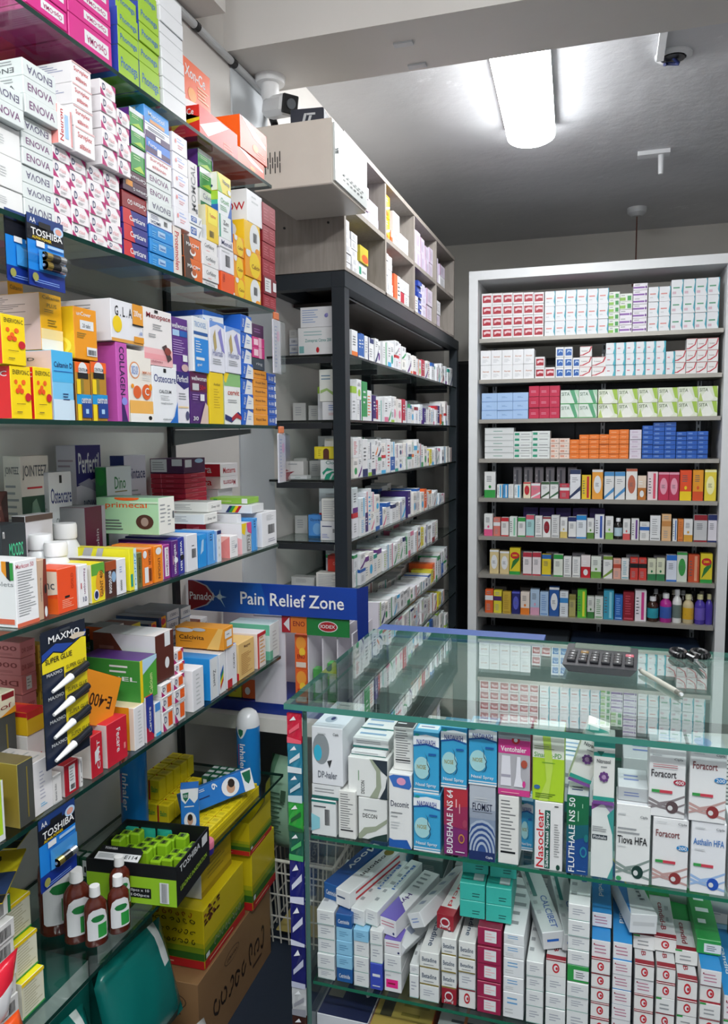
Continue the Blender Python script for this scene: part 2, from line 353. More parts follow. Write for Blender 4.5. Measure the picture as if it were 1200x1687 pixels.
b = M(); b.box(DX0 + .002, DY0 + .28, 1.996, DX1 - .05, DY1 - .2, 2.008, mat('#3c3530', .5)); b.print((DX1 - .0495, DY0 + .05, 1.996), (0, DY1 - DY0 - .1, 0), (0, 0, .01), [('r', 0, .2, .9, .8, 'lg')]); b.obj('top_panel', t)
DZ = [1.787, 1.560, 1.350, 1.129, .945, .722, .56, .35]
for z in DZ:
    b = M(); glass_slab(b, DX0 + .002, DY0 + .02, z - .008, DX1 - .004, DY1 - .03, z, GL, mat('#0e1513', .2)); b.obj('glass_panel', t)
    for y in (DY0 + .02, 3.13, 3.71, DY1 - .05):
        b = M(); b.box(DX0 + .03, y, z - .03, DX1 - .06, y + .006, z - .009, dsteel); b.obj('bracket', t)
# ---------------------------------------------------------------- wooden cubbies on the dark unit
wd = mat('#958d85', .55, kind='wood')
CZ0, CZ1, CM = 2.062, 2.495, 2.285
t = empty('wooden_cubby_shelf', (0, 0, 0), 'grey-brown wooden cubby shelf standing on the dark steel shelving', 'cubby shelf')
CY = [2.545, 3.06, 3.54, 4.02, 4.5]
for i, y in enumerate(CY):
    part('side_panel' if i in (0, 4) else 'divider', (DX0, y - (0 if i == 0 else .009), CZ0, DX1 + .002, y + .018 - (0 if i == 0 else .009), CZ1), wd, t)
part('top_panel', (DX0, CY[0], CZ1, DX1 + .004, CY[-1] + .009, CZ1 + .018), wd, t)
part('base_panel', (DX0, CY[0] + .018, CZ0, DX1 + .002, CY[-1] - .009, CZ0 + .012), wd, t)
for a, c in zip(CY[:-1], CY[1:]): part('shelf', (DX0, a + .018, CM - .009, DX1, c - .009, CM + .009), wd, t)
part('back_panel', (DX0 + .0, CY[0] + .018, CZ0 + .012, DX0 + .004, CY[-1] - .009, CZ1), mat('#4b4641', .6), t)
for u, z in ((.09, 2.215), (.25, 2.22)):
    b = M(); b.cyl((DX0 + u, CY[0], z), (DX0 + u, CY[0] - .003, z), .004, .004, mat('k'), 10); b.obj('screw', t)
# ---------------------------------------------------------------- white shelving unit at the back
BY0 = 4.5; BX0, BX1 = -.765, .59
wm = mat('#e3e5e6', .35); um = mat('#a9a59d', .4, .4, 'metal')
t = empty('shelving_unit', (0, 0, 0), 'white framed medicine rack with eight metal shelves across the back of the room', 'shelving unit')
part('side_panel', (BX0, BY0 - .04, 0, BX0 + .05, BY0 + .38, 2.37), wm, t)
part('side_panel', (BX1 - .02, BY0 - .04, 0, BX1 + .03, BY0 + .38, 2.37), wm, t)
part('top_panel', (BX0, BY0 - .04, 2.37, BX1 + .03, BY0 + .38, 2.42), wm, t)
BZ = [2.048, 1.818, 1.593, 1.367, 1.141, .918, .695, .462]
for z in BZ:
    b = M(); b.box(BX0 + .055, BY0 - .01, z - .022, BX1 - .025, BY0 + .30, z, um); b.obj('shelf', t)
for x in (BX0 + .10, -.03, BX1 - .10):
    b = M(); b.box(x - .012, BY0 + .31, .1, x + .012, BY0 + .33, 2.35, mat('lg', .4, .6, 'metal'))
    b.print((x - .012, BY0 + .31, .1), (.024, 0, 0), (0, 0, 2.2), [('r', .35, i * .02, .65, i * .02 + .012, 'k') for i in range(50)]); b.obj('upright', t)
t = empty('storage_cupboard', (0, 0, 0), 'black cupboard standing behind the white rack', 'cupboard')
part('cupboard_body', (-.95, 5.05, 0, 1.3, 5.45, 1.98), mat('#121417', .35), t)
for i in range(3): part('door', (-.94 + i * .75, 5.03, .02, -.2 + i * .75, 5.05, 1.96), mat('#17191d', .25), t)
for i, (x0, x1, c) in enumerate(((-.7, -.2, '#3a3f45'), (-.17, .5, '#1f2c40'))):
    t = empty('storage_bin', ((x0 + x1) / 2, 4.56, .0), ('grey', 'navy')[i] + ' lidded storage bin under the white rack\'s lowest shelf', 'bin')
    w = x1 - x0
    b = M(); b.bbox(w, .3, .30, mat(c, .4), .02); b.obj('bin_body', t)
    b = M(); b.bbox(w + .02, .32, .04, mat(c, .3), .015); o = b.obj('lid', t); o.location.z = .301
# ---------------------------------------------------------------- display counter
KX0, KX1, KY0, KY1 = -.515, 1.3, 1.19, 1.71
t = empty('display_counter', (0, 0, 0), 'glass display counter with green-edged top full of medicine boxes', 'display counter')
b = M(); glass_slab(b, KX0, KY0 - .012, 1.042, KX1, KY1, 1.052, GLC, EDGEC); b.obj('glass_top', t)
b = M(); glass_slab(b, KX0 + .028, KY0 + .002, .15, KX1, KY0 + .008, 1.039, GLP, mat('#587a72', .2, kind='edge')); b.obj('front_glass', t)
b = M(); glass_slab(b, KX0 + .028, KY0 + .008, .15, KX0 + .034, KY1 - .01, 1.039, GLP, mat('#587a72', .2, kind='edge')); b.obj('side_glass', t)
K1, K2, K3 = .812, .542, .28
for z, d in ((K1, .5), (K2, .5)):
    b = M(); glass_slab(b, KX0 + .036, KY0 + .012, z - .006, KX1 - .01, KY0 + d, z, GL, mat('#1d6b50', .2, kind='edge')); b.obj('glass_shelf', t)
part('base_panel', (KX0 + .036, KY0 + .01, K3 - .02, KX1 - .01, KY1 - .01, K3), mat('#3a4044', .5), t)
part('plinth', (KX0 + .03, KY0 + .02, 0, KX1, KY1 - .01, K3 - .02), mat('#4a4f54', .5), t)
part('back_rail', (KX0 + .04, KY1 - .012, .905, KX1, KY1 - .004, 1.036), mat('#b4c4c0', .4), t)
part('sliding_door', (KX0 + .04, KY1 - .010, K3, KX1, KY1 - .006, .903), mat('#56625f', .25), t)
for x in (KX1 - .02,):
    part('corner_post', (x, KY0 + .009, .15, x + .008, KY0 + .017, 1.039), steel, t)
# ---------------------------------------------------------------- printed cartons
ART = {}
def A(name, base, desc, spec='', **faces):
    ops = {}
    for s in spec.split(';'):
        q = s.split()
        if not q: continue
        f, c, r = q[0], q[1], q[2:]
        if c == 'r' or c == 'e': op = (c, *map(float, r[:4]), r[4])
        elif c == 'p': op = ('p', [tuple(map(float, z.split(','))) for z in r[:-1]], r[-1])
        elif c == 'l': op = ('l', *map(float, r[:4]), int(r[4]), r[5])
        elif c == 'b': op = ('b', *map(float, r[:4]), r[4] if len(r) > 4 else 'k')
        elif c == 't': op = ('t', r[0].replace('_', ' '), *map(float, r[1:5]), r[5], int(r[6]) if len(r) > 6 else 0)
        for ff in f: ops.setdefault(ff, []).append(op)
    ART[name] = (base, desc, ops, faces)
MC = {}
def carton_mesh(art, w, d, h):
    w, d, h = round(w, 3), round(d, 3), round(h, 3); key = (art, w, d, h)
    if key in MC: return MC[key]
    base, desc, ops, faces = ART[art]
    b = M(); b.bbox(w, d, h, mat(base), .0008, {k: mat(v) for k, v in faces.items()})
    fr = {'F': ((-w / 2, -d / 2, 0), (w, 0, 0), (0, 0, h)), 'L': ((-w / 2, d / 2, 0), (0, -d, 0), (0, 0, h)), 'R': ((w / 2, -d / 2, 0), (0, d, 0), (0, 0, h)), 'T': ((-w / 2, -d / 2, h), (w, 0, 0), (0, d, 0))}
    for f, o in ops.items(): b.print(*fr[f], o)
    MC[key] = b.mesh('carton'); return MC[key]
RND = random.Random(11)
NAME = ['tablet_carton']
USED = {}
def carton(art, w, d, h, loc, rz, label, group=None, rot=None, name=None):
    o = bpy.data.objects.new(name or NAME[0], carton_mesh(art, w, d, h)); COL.objects.link(o)
    o.location = loc; o.rotation_euler = rot if rot else (0, 0, rz)
    if label in USED: print('DUP LABEL', label)
    USED[label] = 1
    return tag(o, label, 'box', group)
def pile(view, px0, px1, z, plane, items, depth, col, where, ins=0, name=None):
    # one column of cartons, bottom first: [(top pixel row at the left edge, art)], measured against the vertical front plane of the shelf
    ym = items[len(items) // 2][0]; n = len(items)
    at = atX if view == 'L' else atY
    P = at(px0, ym, plane); Q = at(px1, ym, plane)
    w = abs(Q.y - P.y if view == 'L' else Q.x - P.x) - .0012
    zb = z + .0004
    for i, (yt, art) in enumerate(items):
        zt = at(px0, yt, plane).z; zt = max(zt, zb + .008); h = zt - zb - .0006
        j = RND.uniform(-.002, .002)
        if view == 'L': loc = (plane - depth / 2 - ins + j - .002, (P.y + Q.y) / 2, zb); rz = PI / 2
        else: loc = ((P.x + Q.x) / 2, plane + depth / 2 + ins + j + .002, zb); rz = 0
        desc = ART[art][1]
        if n == 1: lab = f'{desc}, {col} on {where}'
        else: lab = f'{desc}, ' + ('bottom' if i == 0 else 'top' if i == n - 1 else ORD[i + 1] + ' up') + f' in {col}, {where}'
        carton(art, w, depth, h, loc, rz, lab, None if n < 3 else f'cartons in {col} on {where}', name=name); zb = zt
    return zb
# designs
A('opti', '#d8338c', 'magenta carton', 'F r .35 .3 .92 .8 w; F t Opti-OMA .4 .38 .87 .72 #b0206c 180; L r .1 .1 .9 .9 #c22a7c', T='#c22a7c')
A('pno', '#9dc52e', 'lime green carton', 'F t Pnomega .12 .25 .92 .68 b 0; L r 0 0 1 1 #3446b0; L l .1 .2 .6 .8 3 w', L='#3446b0')
A('brn', '#5a2a20', 'dark brown carton', 'F t Coreton .3 .3 .95 .75 w; F r .0 .0 .5 .25 w')
A('zz', '#e6e7ea', 'blank white flat carton', 'F r 0 0 1 .06 lg; L t Z .3 .25 .7 .8 k; L e .9 .1 .05 .1 r')
A('xon', '#f0601c', 'orange carton', 'F t Xon-Ce .06 .80 .8 .93 w; F e .3 .62 .15 .08 a; F p 0,.42 .5,.46 1,.25 1,.36 .5,.56 0,.52 w; F l .5 .62 .95 .78 4 #ffd0a0; F t Xon-Ce .06 .12 .8 .24 w')
A('redy', '#dd2a1c', 'red carton with yellow ribbon', 'L p 0,.95 .5,.4 1,.5 1,.6 .5,.55 0,.2 y; F p 0,.35 .5,.95 .75,.95 .2,.15 w; F l .6 .1 .9 .4 3 #ff9a80; L t Xon-Ce .1 .7 .8 .9 w')
A('orw', '#f2551a', 'orange carton with white swoosh', 'F p .05,1 .3,1 .95,.62 .95,.5 .5,.6 w; F e .55 .3 .1 .12 a; L r .05 .1 .5 .5 lg; F l .6 .08 .95 .3 3 #ffb090', L='#ff6a10')
A('bigw', '#ececeb', 'large off-white carton', 'F t Zeffan .02 .5 .1 .8 g; F l .2 .3 .7 .65 4 lg; F r .02 .35 .12 .6 G')
A('enova', '#dfe5e4', 'pale green-grey carton', 'F t ENOVA .12 .28 .88 .72 #7a4f78; L t ENOVA .5 .2 .9 .5 G; L l .1 .6 .9 .9 2 g')
A('enovr', '#dfe5e4', 'pale grey upside-down carton', 'F t ENOVA .12 .28 .88 .72 #65607c 180; L t ENOVA .5 .2 .9 .5 G 180; L l .1 .6 .9 .9 2 g')
A('drise', '#f3eef0', 'small white carton with pink corners', 'F p 0,0 .35,0 0,.5 m; F p 1,1 .7,1 1,.55 m; F t D .14 .38 .32 .8 n; F t rise .38 .4 .75 .65 pk; F l .35 .12 .8 .3 2 g; L l .1 .1 .5 .95 7 lg; L t rise .1 .7 .6 .8 m')
A('driso', '#f3eef0', 'small white carton, orange square', 'F p 0,0 .35,0 0,.5 m; F p 1,1 .7,1 1,.55 m; F r .45 .15 .85 .85 o; F t D .14 .38 .32 .8 n; L l .1 .1 .9 .9 5 lg; L r 0 0 .04 1 m')
A('surv', '#f3f0f1', 'white carton with red script', 'F t Surviplex .12 .55 .85 .82 r; F t silibinin .2 .2 .75 .4 r; F r 0 .94 1 1 #f0c4c4; L l .25 .1 .9 .92 8 #9aa0c0; L b .05 .2 .2 .8')
A('salm', '#f4f2f3', 'white carton with salmon side', 'F t Neuron .1 .1 .35 .9 r 90; F r .45 .2 .7 .8 lb; F r .85 .05 .95 .95 #e9a0a0', L='#f19a94')
A('grn', '#3b9a48', 'green and purple carton', 'F r 0 .75 1 1 w; F l .15 .5 .9 .7 2 #d5f0c0; F p .1,.1 .6,.35 .9,.1 l; L l .2 .3 .8 .8 2 w; F r .93 0 1 1 p', L='#5b2d82')
A('blt', '#4b9be6', 'blue-topped white carton', 'F t Mucocol .15 .5 .8 .75 w; F r .2 .15 .8 .35 #d99a60; L r .2 .2 .85 .9 w; L e .4 .6 .15 .2 G; F r 0 0 1 .1 W')
A('blp', '#eeeef2', 'white and purple carton', 'F r 0 0 1 .5 #45235c; F l .1 .6 .8 .85 2 n; F r .4 .1 .6 .4 W', L='#5b2d72')
A('blq', '#2f78d6', 'blue and plum carton', 'F r 0 .1 1 .45 #45235c; F r .45 .15 .62 .6 W; F t Forte .1 .5 .42 .75 W; L r .1 .1 .9 .5 w', L='#4a2060')
A('catb', '#4f1d33', 'dark plum carton', 'F t Carticare .3 .3 .95 .62 w 180; L r .4 .4 1 .9 #401428')
A('cato', '#47203a', 'plum carton with orange square', 'F r .1 .5 .38 .95 a; F t Carticare_G .4 .25 .98 .5 w 180; L r .4 .4 1 .9 #401428')
A('catd', '#8c1f25', 'deep red carton', 'F t Carticare_GO .2 .3 .95 .6 w 180', L='#5e141c')
A('catr', '#2d2f86', 'red and indigo carton', 'F p 0,0 .45,0 .3,1 0,1 #cf2a2e; F t Carticare .25 .3 .9 .65 W; L r .1 .1 .9 .9 #a01c24', L='#3a2a80')
A('sky', '#1c90dc', 'bright blue carton', 'F r .35 .3 .65 .75 lb; F l .1 .75 .9 .95 2 #70c4f4; F t Sinarest .4 .4 .62 .6 b; F l .1 .1 .3 .6 3 #70c4f4', L='#1668c4')
A('rnd', '#eef0f3', 'white carton, blue rounded label', 'F l .12 .55 .6 .9 3 n; F b .65 .35 .8 .75; F t VOMI .1 .2 .5 .45 n; F r 0 0 1 .1 b', L='#1d4fae')
A('wpk', '#f1eff5', 'white carton with faint pink print', 'F l .3 .55 .85 .85 2 #a9bdf0; F l .35 .25 .8 .5 2 #ef9aa4; F e .2 .6 .05 .12 #e88; L l .15 .2 .85 .85 4 #dcdcea')
A('prot', '#e8dfd6', 'tall cream carton with brown side', 'F t Protemolen .2 .12 .7 .9 r -90; L e .5 .7 .3 .12 w; L e .5 .35 .3 .12 #b33', L='#7c2a1e')
A('mom', '#dfdcdc', 'grey carton with vertical lettering', 'F t MOMCAL .25 .08 .75 .95 G 90; F r .72 .05 .9 .14 G; L l .2 .3 .8 .9 6 g')
A('tgb', '#eef0f2', 'small white carton with blue tag', 'F r .08 .25 .55 .8 b; F t CBT .12 .35 .5 .7 W; F p .7,.1 .8,.6 .95,.9 .8,.3 g')
A('mac', '#e06a1e', 'brown and orange carton', 'F p 0,0 .55,0 .3,1 0,1 #4e3427; F t MACPM .15 .55 .85 .72 W; F e .5 .3 .17 .16 W; F e .5 .36 .12 .12 #b45a2c', L='#3b2a20')
A('corf', '#eceaea', 'thin white carton, black script', 'F t Corfleboy .2 .3 .8 .7 G; F l .3 .1 .6 .22 1 #e99')
A('yel', '#ecc81c', 'yellow carton', 'F r .15 .5 .9 .95 #f7e52a; F t Yestimox .3 .7 .8 .8 r; F b .25 .12 .6 .3; L p 0,0 1,0 1,.4 0,.8 w', L='#e8e4c4')
A('mens', '#eceaf0', 'white carton with purple word', 'F t Mensil .12 .3 .9 .78 n; F r 0 0 1 .12 g')
A('wbar', '#e9e8ee', 'white carton with barcode', 'F b .35 .25 .7 .75; F l .1 .82 .9 .94 1 lg; L l .2 .3 .8 .8 4 lg')
A('orr', '#ee5a22', 'orange-red carton', 'F r .9 0 1 .15 w; F t Calox .1 .5 .25 .9 dr 90')
A('yeg', '#e9d71d', 'yellow and green carton', 'F p 0,0 .35,0 0,1 #7fc241; F t Vitacap .35 .45 .9 .75 n; F e .85 .2 .12 .14 w; L e .6 .25 .3 .18 n', L='#f1efe6')
A('bwr', '#e9eef0', 'white carton with blue-green edge', 'F p .7,0 1,0 1,1 .9,.5 b; F t Ocuvit .2 .55 .8 .78 e; F l .15 .2 .7 .45 3 #7b8; L p 0,1 1,1 1,.6 0,.7 l; L p 0,0 1,0 1,.4 0,.45 b', L='#38b79a')
A('gwt', '#e8edec', 'white carton with green edging', 'F r 0 0 .12 1 #2e9b7e; F r .9 0 1 1 b; F t Zen .3 .6 .7 .8 G; F l .3 .3 .7 .5 2 g')
A('sgw', '#eef2ef', 'flat white carton', 'F t Calvit .2 .5 .8 .8 #88a; F r 0 0 1 .3 #2e7a52')
A('bgw', '#f2f2f5', 'large blank white carton', 'F l .3 .6 .8 .9 2 lg; L t OW .55 .35 .95 .6 r; L e .5 .3 .08 .1 br')
A('ysw', '#f2c41a', 'yellow carton, white barcode oval', 'F e .65 .45 .33 .55 w; F b .55 .35 .78 .68; L e .35 .65 .5 .5 w; L t Calcivit .2 .2 .9 .35 n; F e .8 .05 .15 .12 a')
A('yor', '#ef9f1a', 'orange-yellow carton', 'F e .6 .5 .34 .48 y; F t Calciv .4 .35 .9 .52 #7a3a10; F e .2 .9 .15 .16 w; L r 0 0 1 1 #e98a1a', L='#f0c030')
A('drs', '#9c2230', 'dark red carton', 'F l .1 .2 .5 .8 4 #c46a72; F l .55 .2 .95 .8 4 #c46a72', L='#7d1824')
A('drl', '#7c1a28', 'maroon carton with white label', 'F r .08 .15 .55 .9 w; F l .15 .25 .5 .8 4 g; F r .7 .3 .95 .8 w')
# --- shelf 1
P1 = LZ[1]; X1 = -.866
w1 = 'topmost glass shelf'
pile('L', 42, 109, P1, X1, [(4, 'opti'), (-32, 'opti'), (-70, 'opti')], .2, 'first pile from left', w1)
pile('L', 111, 181, P1, X1, [(14, 'opti'), (-14, 'opti'), (-42, 'opti'), (-70, 'opti')], .2, 'second pile from left', w1)
pile('L', 193, 227, P1, X1, [(69, 'pno'), (38, 'pno'), (8, 'pno'), (-22, 'pno')], .13, 'third pile from left', w1)
pile('L', 229, 262, P1, X1, [(96, 'pno'), (64, 'pno'), (32, 'pno'), (0, 'pno'), (-30, 'pno')], .13, 'fourth pile from left', w1)
pile('L', 266, 303, P1, X1, [(143, 'zz'), (122, 'zz'), (93, 'zz'), (74, 'zz'), (51, 'zz'), (33, 'zz'), (8, 'zz'), (-26, 'zz')], .13, 'fifth pile from left', w1)
pile('L', 303, 347, P1, X1 - .055, [(88, 'xon')], .06, 'standing upright', w1)
pile('L', 330, 392, P1, X1, [(170, 'redy')], .07, 'right of the blank white pile', w1)
zb = pile('L', 393, 437, P1, X1, [(238, 'orw')], .12, 'lower box at the far end', w1)
pile('L', 396, 440, zb, X1, [(186, 'orw')], .12, 'upper box at the far end', w1)
carton('brn', .10, .06, .035, (X1 - .03, 1.315, 2.36), PI / 2, 'dark brown carton with white end lying on lime green boxes, top left', rot=(0, .25, PI / 2))
# --- shelf 2
P2 = LZ[2]; X2 = -.866; w2 = 'second glass shelf'
z3 = pile('L', -30, 35, P2, X2, [(292, 'bigw'), (236, 'bigw'), (184, 'bigw')], .16, 'first lower pile', w2)
pile('L', -22, 38, z3, X2 + .012, [(149, 'enova'), (119, 'enovr')], .16, 'first upper pile', w2)
z3 = pile('L', 36, 87, P2, X2, [(322, 'enovr'), (296, 'enovr'), (268, 'enovr'), (240, 'enova'), (214, 'enova'), (188, 'enovr')], .13, 'second lower pile', w2)
pile('L', 40, 94, z3, X2 + .012, [(151, 'enova'), (122, 'enova'), (92, 'enovr')], .16, 'second upper pile', w2)
for k, (a, c) in enumerate(((89, 117), (118, 145))):
    z4 = pile('L', a, c, P2, X2, [(346 + 18 * k, 'drise'), (317 + 18 * k, 'drise'), (288 + 17 * k, 'drise'), (260 + 17 * k, 'drise'), (238 + 15 * k, 'drise')], .13, ORD[3 + k] + ' lower pile', w2)
for k, (a, c) in enumerate(((148, 174), (175, 200))):
    z5 = pile('L', a, c, P2, X2, [(379 + 14 * k, 'drise'), (350 + 14 * k, 'drise'), (322 + 13 * k, 'drise'), (293 + 13 * k, 'drise'), (268 + 11 * k, 'drise')], .13, ORD[5 + k] + ' lower pile', w2)
pile('L', 94, 118, z4, X2 + .012, [(168, 'salm')], .05, 'standing above the corner-marked boxes', w2)
pile('L', 121, 153, z4, X2 + .014, [(203, 'surv'), (168, 'surv'), (133, 'surv'), (98, 'surv')], .15, 'fourth upper pile', w2)
pile('L', 168, 193, z5, X2 + .014, [(236, 'drise'), (208, 'drise'), (181, 'drise'), (154, 'drise'), (128, 'drise')], .13, 'fifth upper pile', w2)
z5 = pile('L', 195, 215, z5, X2 + .014, [(255, 'drise'), (228, 'drise'), (201, 'drise'), (177, 'drise')], .13, 'sixth upper pile', w2)
z6 = pile('L', 203, 243, P2, X2, [(391, 'catr'), (364, 'catr'), (338, 'catr'), (310, 'catd'), (290, 'cato'), (272, 'catb')], .14, 'seventh lower pile', w2)
pile('L', 216, 240, z6, X2, [(236, 'grn'), (205, 'grn'), (174, 'grn')], .12, 'seventh upper pile', w2)
pile('L', 244, 284, P2, X2, [(412, 'sky'), (388, 'sky'), (367, 'sky'), (345, 'rnd'), (322, 'enovr'), (300, 'enova'), (277, 'enova'), (250, 'surv'), (224, 'blq'), (202, 'blp'), (172, 'blt')], .13, 'eighth lower pile', w2)
z7 = pile('L', 287, 301, P2, X2, [(370, 'prot')], .12, 'beside the bright blue boxes', w2)
pile('L', 287, 311, z7, X2, [(338, 'wpk'), (308, 'wpk'), (278, 'wpk'), (248, 'wpk'), (216, 'wpk')], .13, 'ninth lower pile', w2)
z8 = pile('L', 303, 332, P2, X2, [(420, 'mac'), (384, 'mac')], .12, 'tenth lower pile', w2)
z8 = pile('L', 313, 333, z8, X2, [(366, 'tgb'), (350, 'tgb')], .12, 'tenth upper pile', w2)
z8 = pile('L', 312, 327, z8, X2, [(262, 'mom')], .10, 'above the smiling brown boxes', w2)
z9 = pile('L', 334, 360, P2, X2, [(458, 'corf'), (434, 'corf'), (412, 'corf'), (390, 'corf')], .12, 'eleventh lower pile', w2)
z9 = pile('L', 341, 361, z9, X2, [(335, 'yel')], .12, 'above the thin white boxes', w2)
z9 = pile('L', 330, 353, z9, X2 - .02, [(308, 'sgw')], .1, 'above the yellow box', w2)
pile('L', 328, 352, z9, X2 - .02, [(272, 'grn'), (242, 'grn')], .1, 'eleventh upper pile', w2)
z10 = pile('L', 362, 384, P2, X2, [(444, 'orr'), (405, 'wbar'), (388, 'mens'), (350, 'gwt'), (313, 'bwr'), (282, 'yeg')], .12, 'twelfth lower pile', w2)
z11 = pile('L', 386, 403, P2, X2, [(455, 'yor'), (418, 'yor'), (385, 'yor')], .12, 'thirteenth lower pile', w2)
z12 = pile('L', 404, 430, P2, X2, [(452, 'ysw'), (408, 'yor'), (360, 'ysw')], .14, 'fourteenth lower pile', w2)
pile('L', 408, 433, z12, X2, [(309, 'bgw')], .13, 'above the yellow barcode boxes', w2)
pile('L', 434, 455, P2, X2, [(482, 'drs'), (452, 'drl'), (424, 'drs'), (396, 'drs'), (368, 'drs'), (332, 'drs')], .14, 'fifteenth lower pile', w2)
pile('L', 2, 38, P2, X2 - .16, [(300, 'opti'), (260, 'opti')], .1, 'pile behind the left end', w2)
zx = pile('L', 40, 100, P2, X2 - .17, [(232, 'orw')], .1, 'behind the serif-lettered boxes', w2)
pile('L', 30, 88, zx, X2 - .17, [(138, 'xon')], .1, 'standing behind the serif-lettered boxes', w2)
# --- shelf 3
NAME[0] = 'vitamin_carton'
A('env', '#f6d50f', 'yellow carton with red molecule', 'F t ENERVON-C .12 .84 .92 .93 k; F e .25 .7 .08 .045 o; F e .62 .7 .1 .05 o; F e .42 .61 .09 .045 o; F e .3 .53 .1 .05 #e8501c; F e .5 .53 .1 .05 #e8501c; F e .8 .42 .15 .08 #c8202c; F l .2 .27 .7 .3 1 br; F l .2 .1 .5 .16 1 gd; L t ENERVON-C .1 .8 .95 .9 w', L='#e01f26')
A('calt', '#7cc4ec', 'blue and white carton', 'F r 0 .55 1 1 #4db4e8; F r 0 0 1 .3 #cfe3f2; F t Caltamin_D .08 .76 .95 .84 n; F l .45 .28 .8 .4 3 n; F r .05 .70 .95 .71 b; L t Caltamin_D .2 .85 .8 .9 G; L l .1 .1 .9 .8 16 #b69a9c', L='#e6ced0')
A('plus', '#f3b61f', 'amber and white carton', 'F r 0 0 1 .2 #f6f0e2; F r 0 .2 1 .38 #f7dfa0; F t PLUS .3 .76 .75 .83 gd; F t Caltamin .1 .9 .9 .96 gd; F l .3 .42 .8 .56 3 gd; F l .15 .66 .85 .73 2 gd; L l .1 .3 .9 .95 20 #8f7f82; L l .1 .05 .6 .15 2 #8f7f82', L='#e6ced0')
A('unc', '#ee9a1c', 'orange carton with lemon side', 'F t unCover .12 .84 .75 .92 w; F r .25 .58 .85 .76 w; F t 20_tabs .35 .62 .7 .70 G; F l .1 .4 .6 .52 3 gd; F r .5 .08 .95 .25 w; F b .55 .1 .9 .2; L e .3 .5 .4 .3 o; L e .6 .25 .35 .22 #ffe74a; L e .6 .25 .28 .17 #f5cf20', L='#f3cb1d')
A('cent', '#b8862c', 'amber bottle pack, blue band', 'F r 0 .82 1 1 o; F e .5 .87 .3 .13 w; F r .15 .72 .85 .82 k; F t CENTRUM .2 .84 .8 .9 G; F r .3 .45 .5 .72 gd; F r 0 .28 1 .45 #1c94d4; F r .35 .05 1 .38 #1a3f8c; F t centrum .3 .3 .95 .4 w; F r .55 .12 .75 .2 lb; F r 0 0 .25 .28 #f0d31e; F r 0 .45 .25 .7 y', L='#5b3a20')
A('coll', '#c65bb4', 'magenta carton with vertical lettering', 'F p .35,0 .9,0 .4,.35 .35,.2 #3a2060; F t COLLAGEN .28 .34 .72 .95 #33214e -90; F e .6 .26 .25 .05 #8a90e0; L r .3 .7 .4 .98 #6b2f86; L l .5 .5 .6 .9 1 #8c3f92', L='#b850a6')
A('gla', '#e9e9ee', 'white carton with amber corners', 'F r 0 0 1 .08 #e0a14a; F t G_._L_._A .12 .62 .65 .86 k; F e .18 .42 .14 .2 y; F r .66 .5 1 1 #e59a2a; F t 200mg .7 .65 .95 .85 W; F r .64 .46 1 .5 k; F r .68 .05 1 .2 #e59a2a; L l .4 .45 .75 .9 6 g; F t v50 .85 .25 .95 .34 b')
A('vitc', '#efe9e0', 'cream carton with orange spheres', 'F e .28 .72 .22 .12 #e39a6a; F e .28 .72 .18 .1 #eef0f4; F t ONCE_A_DAY .14 .66 .42 .78 b; F e .35 .42 .17 .09 #e2622a; F e .75 .43 .2 .11 #e2622a; F e .15 .5 .06 .03 a; F e .92 .5 .07 .05 a; F t C .66 .38 .84 .49 w; F r 0 .12 1 .3 #efb45a; F r 0 0 1 .12 #f1efec; F e .85 .06 .08 .03 k; F t IMMUNE .55 .68 .95 .72 #e08050; F l .55 .6 .9 .66 2 lg', L='#d9622a')
A('meno', '#f1eceb', 'white and pink carton', 'F r 0 0 1 .3 #f3b9bd; F r 0 .1 .8 .2 #f0a2a8; F t Menopace .1 .80 .95 .92 dr; F r .38 .93 .5 .98 k; F l .3 .62 .7 .74 3 g; F l .15 .48 .55 .56 2 g; F p .6,.35 .75,.4 .95,.15 .8,.08 .72,.25 #4a3a3c; F e .8 .28 .12 .07 #8f4038; F t vitabiotics .2 .05 .6 .09 #8f4050; L l .2 .5 .8 .9 10 lg')
A('osteo', '#eef0f4', 'white carton, blue script, corner wave', 'F t Osteocare .06 .72 .97 .86 #27357c; F r .45 .9 .56 .97 k; F t CALCIUM .25 .53 .75 .59 G; F l .3 .4 .75 .5 3 lg; F t magnesium .3 .33 .8 .37 g; F p 1,0 .65,0 .85,.12 1,.4 #1c6fc8; F t vitabiotics .35 .05 .75 .08 G; L l .2 .3 .8 .8 10 lg')
A('well', '#5c2a86', 'purple carton', 'F t wellwoman .1 .80 .98 .90 w; F r .12 .66 .5 .77 lb; F r .52 .66 .95 .77 b; F l .12 .3 .85 .6 7 #b99ad4; F r .65 .2 .92 .32 w; F r .0 0 .25 .12 w; F e .75 .08 .2 .07 #caa', L='#4b2270')
A('well5', '#4f2570', 'purple and plum carton', 'F r 0 .62 1 1 #5b1746; F t wellwoman .08 .84 .98 .93 w; F r .12 .65 .5 .78 lg; F t 50+ .55 .66 .9 .76 r; F l .1 .45 .6 .58 3 #b99ad4; F r .55 .45 .8 .58 w; F p .5,0 1,0 1,.35 .85,.42 .7,.25 #d9c0b4; F t 30 .1 .06 .4 .14 w', L='#4b2270')
A('perf', '#e8e6ee', 'white carton with navy wave top', 'F p 0,1 1,1 1,.72 .6,.66 0,.78 #2b2470; F t Perfectil .08 .80 .95 .93 w; F l .15 .45 .8 .6 3 g; F r .1 .3 .9 .33 #ecd0a0; F e .8 .15 .15 .09 #4a4a70', L='#e2e0e6')
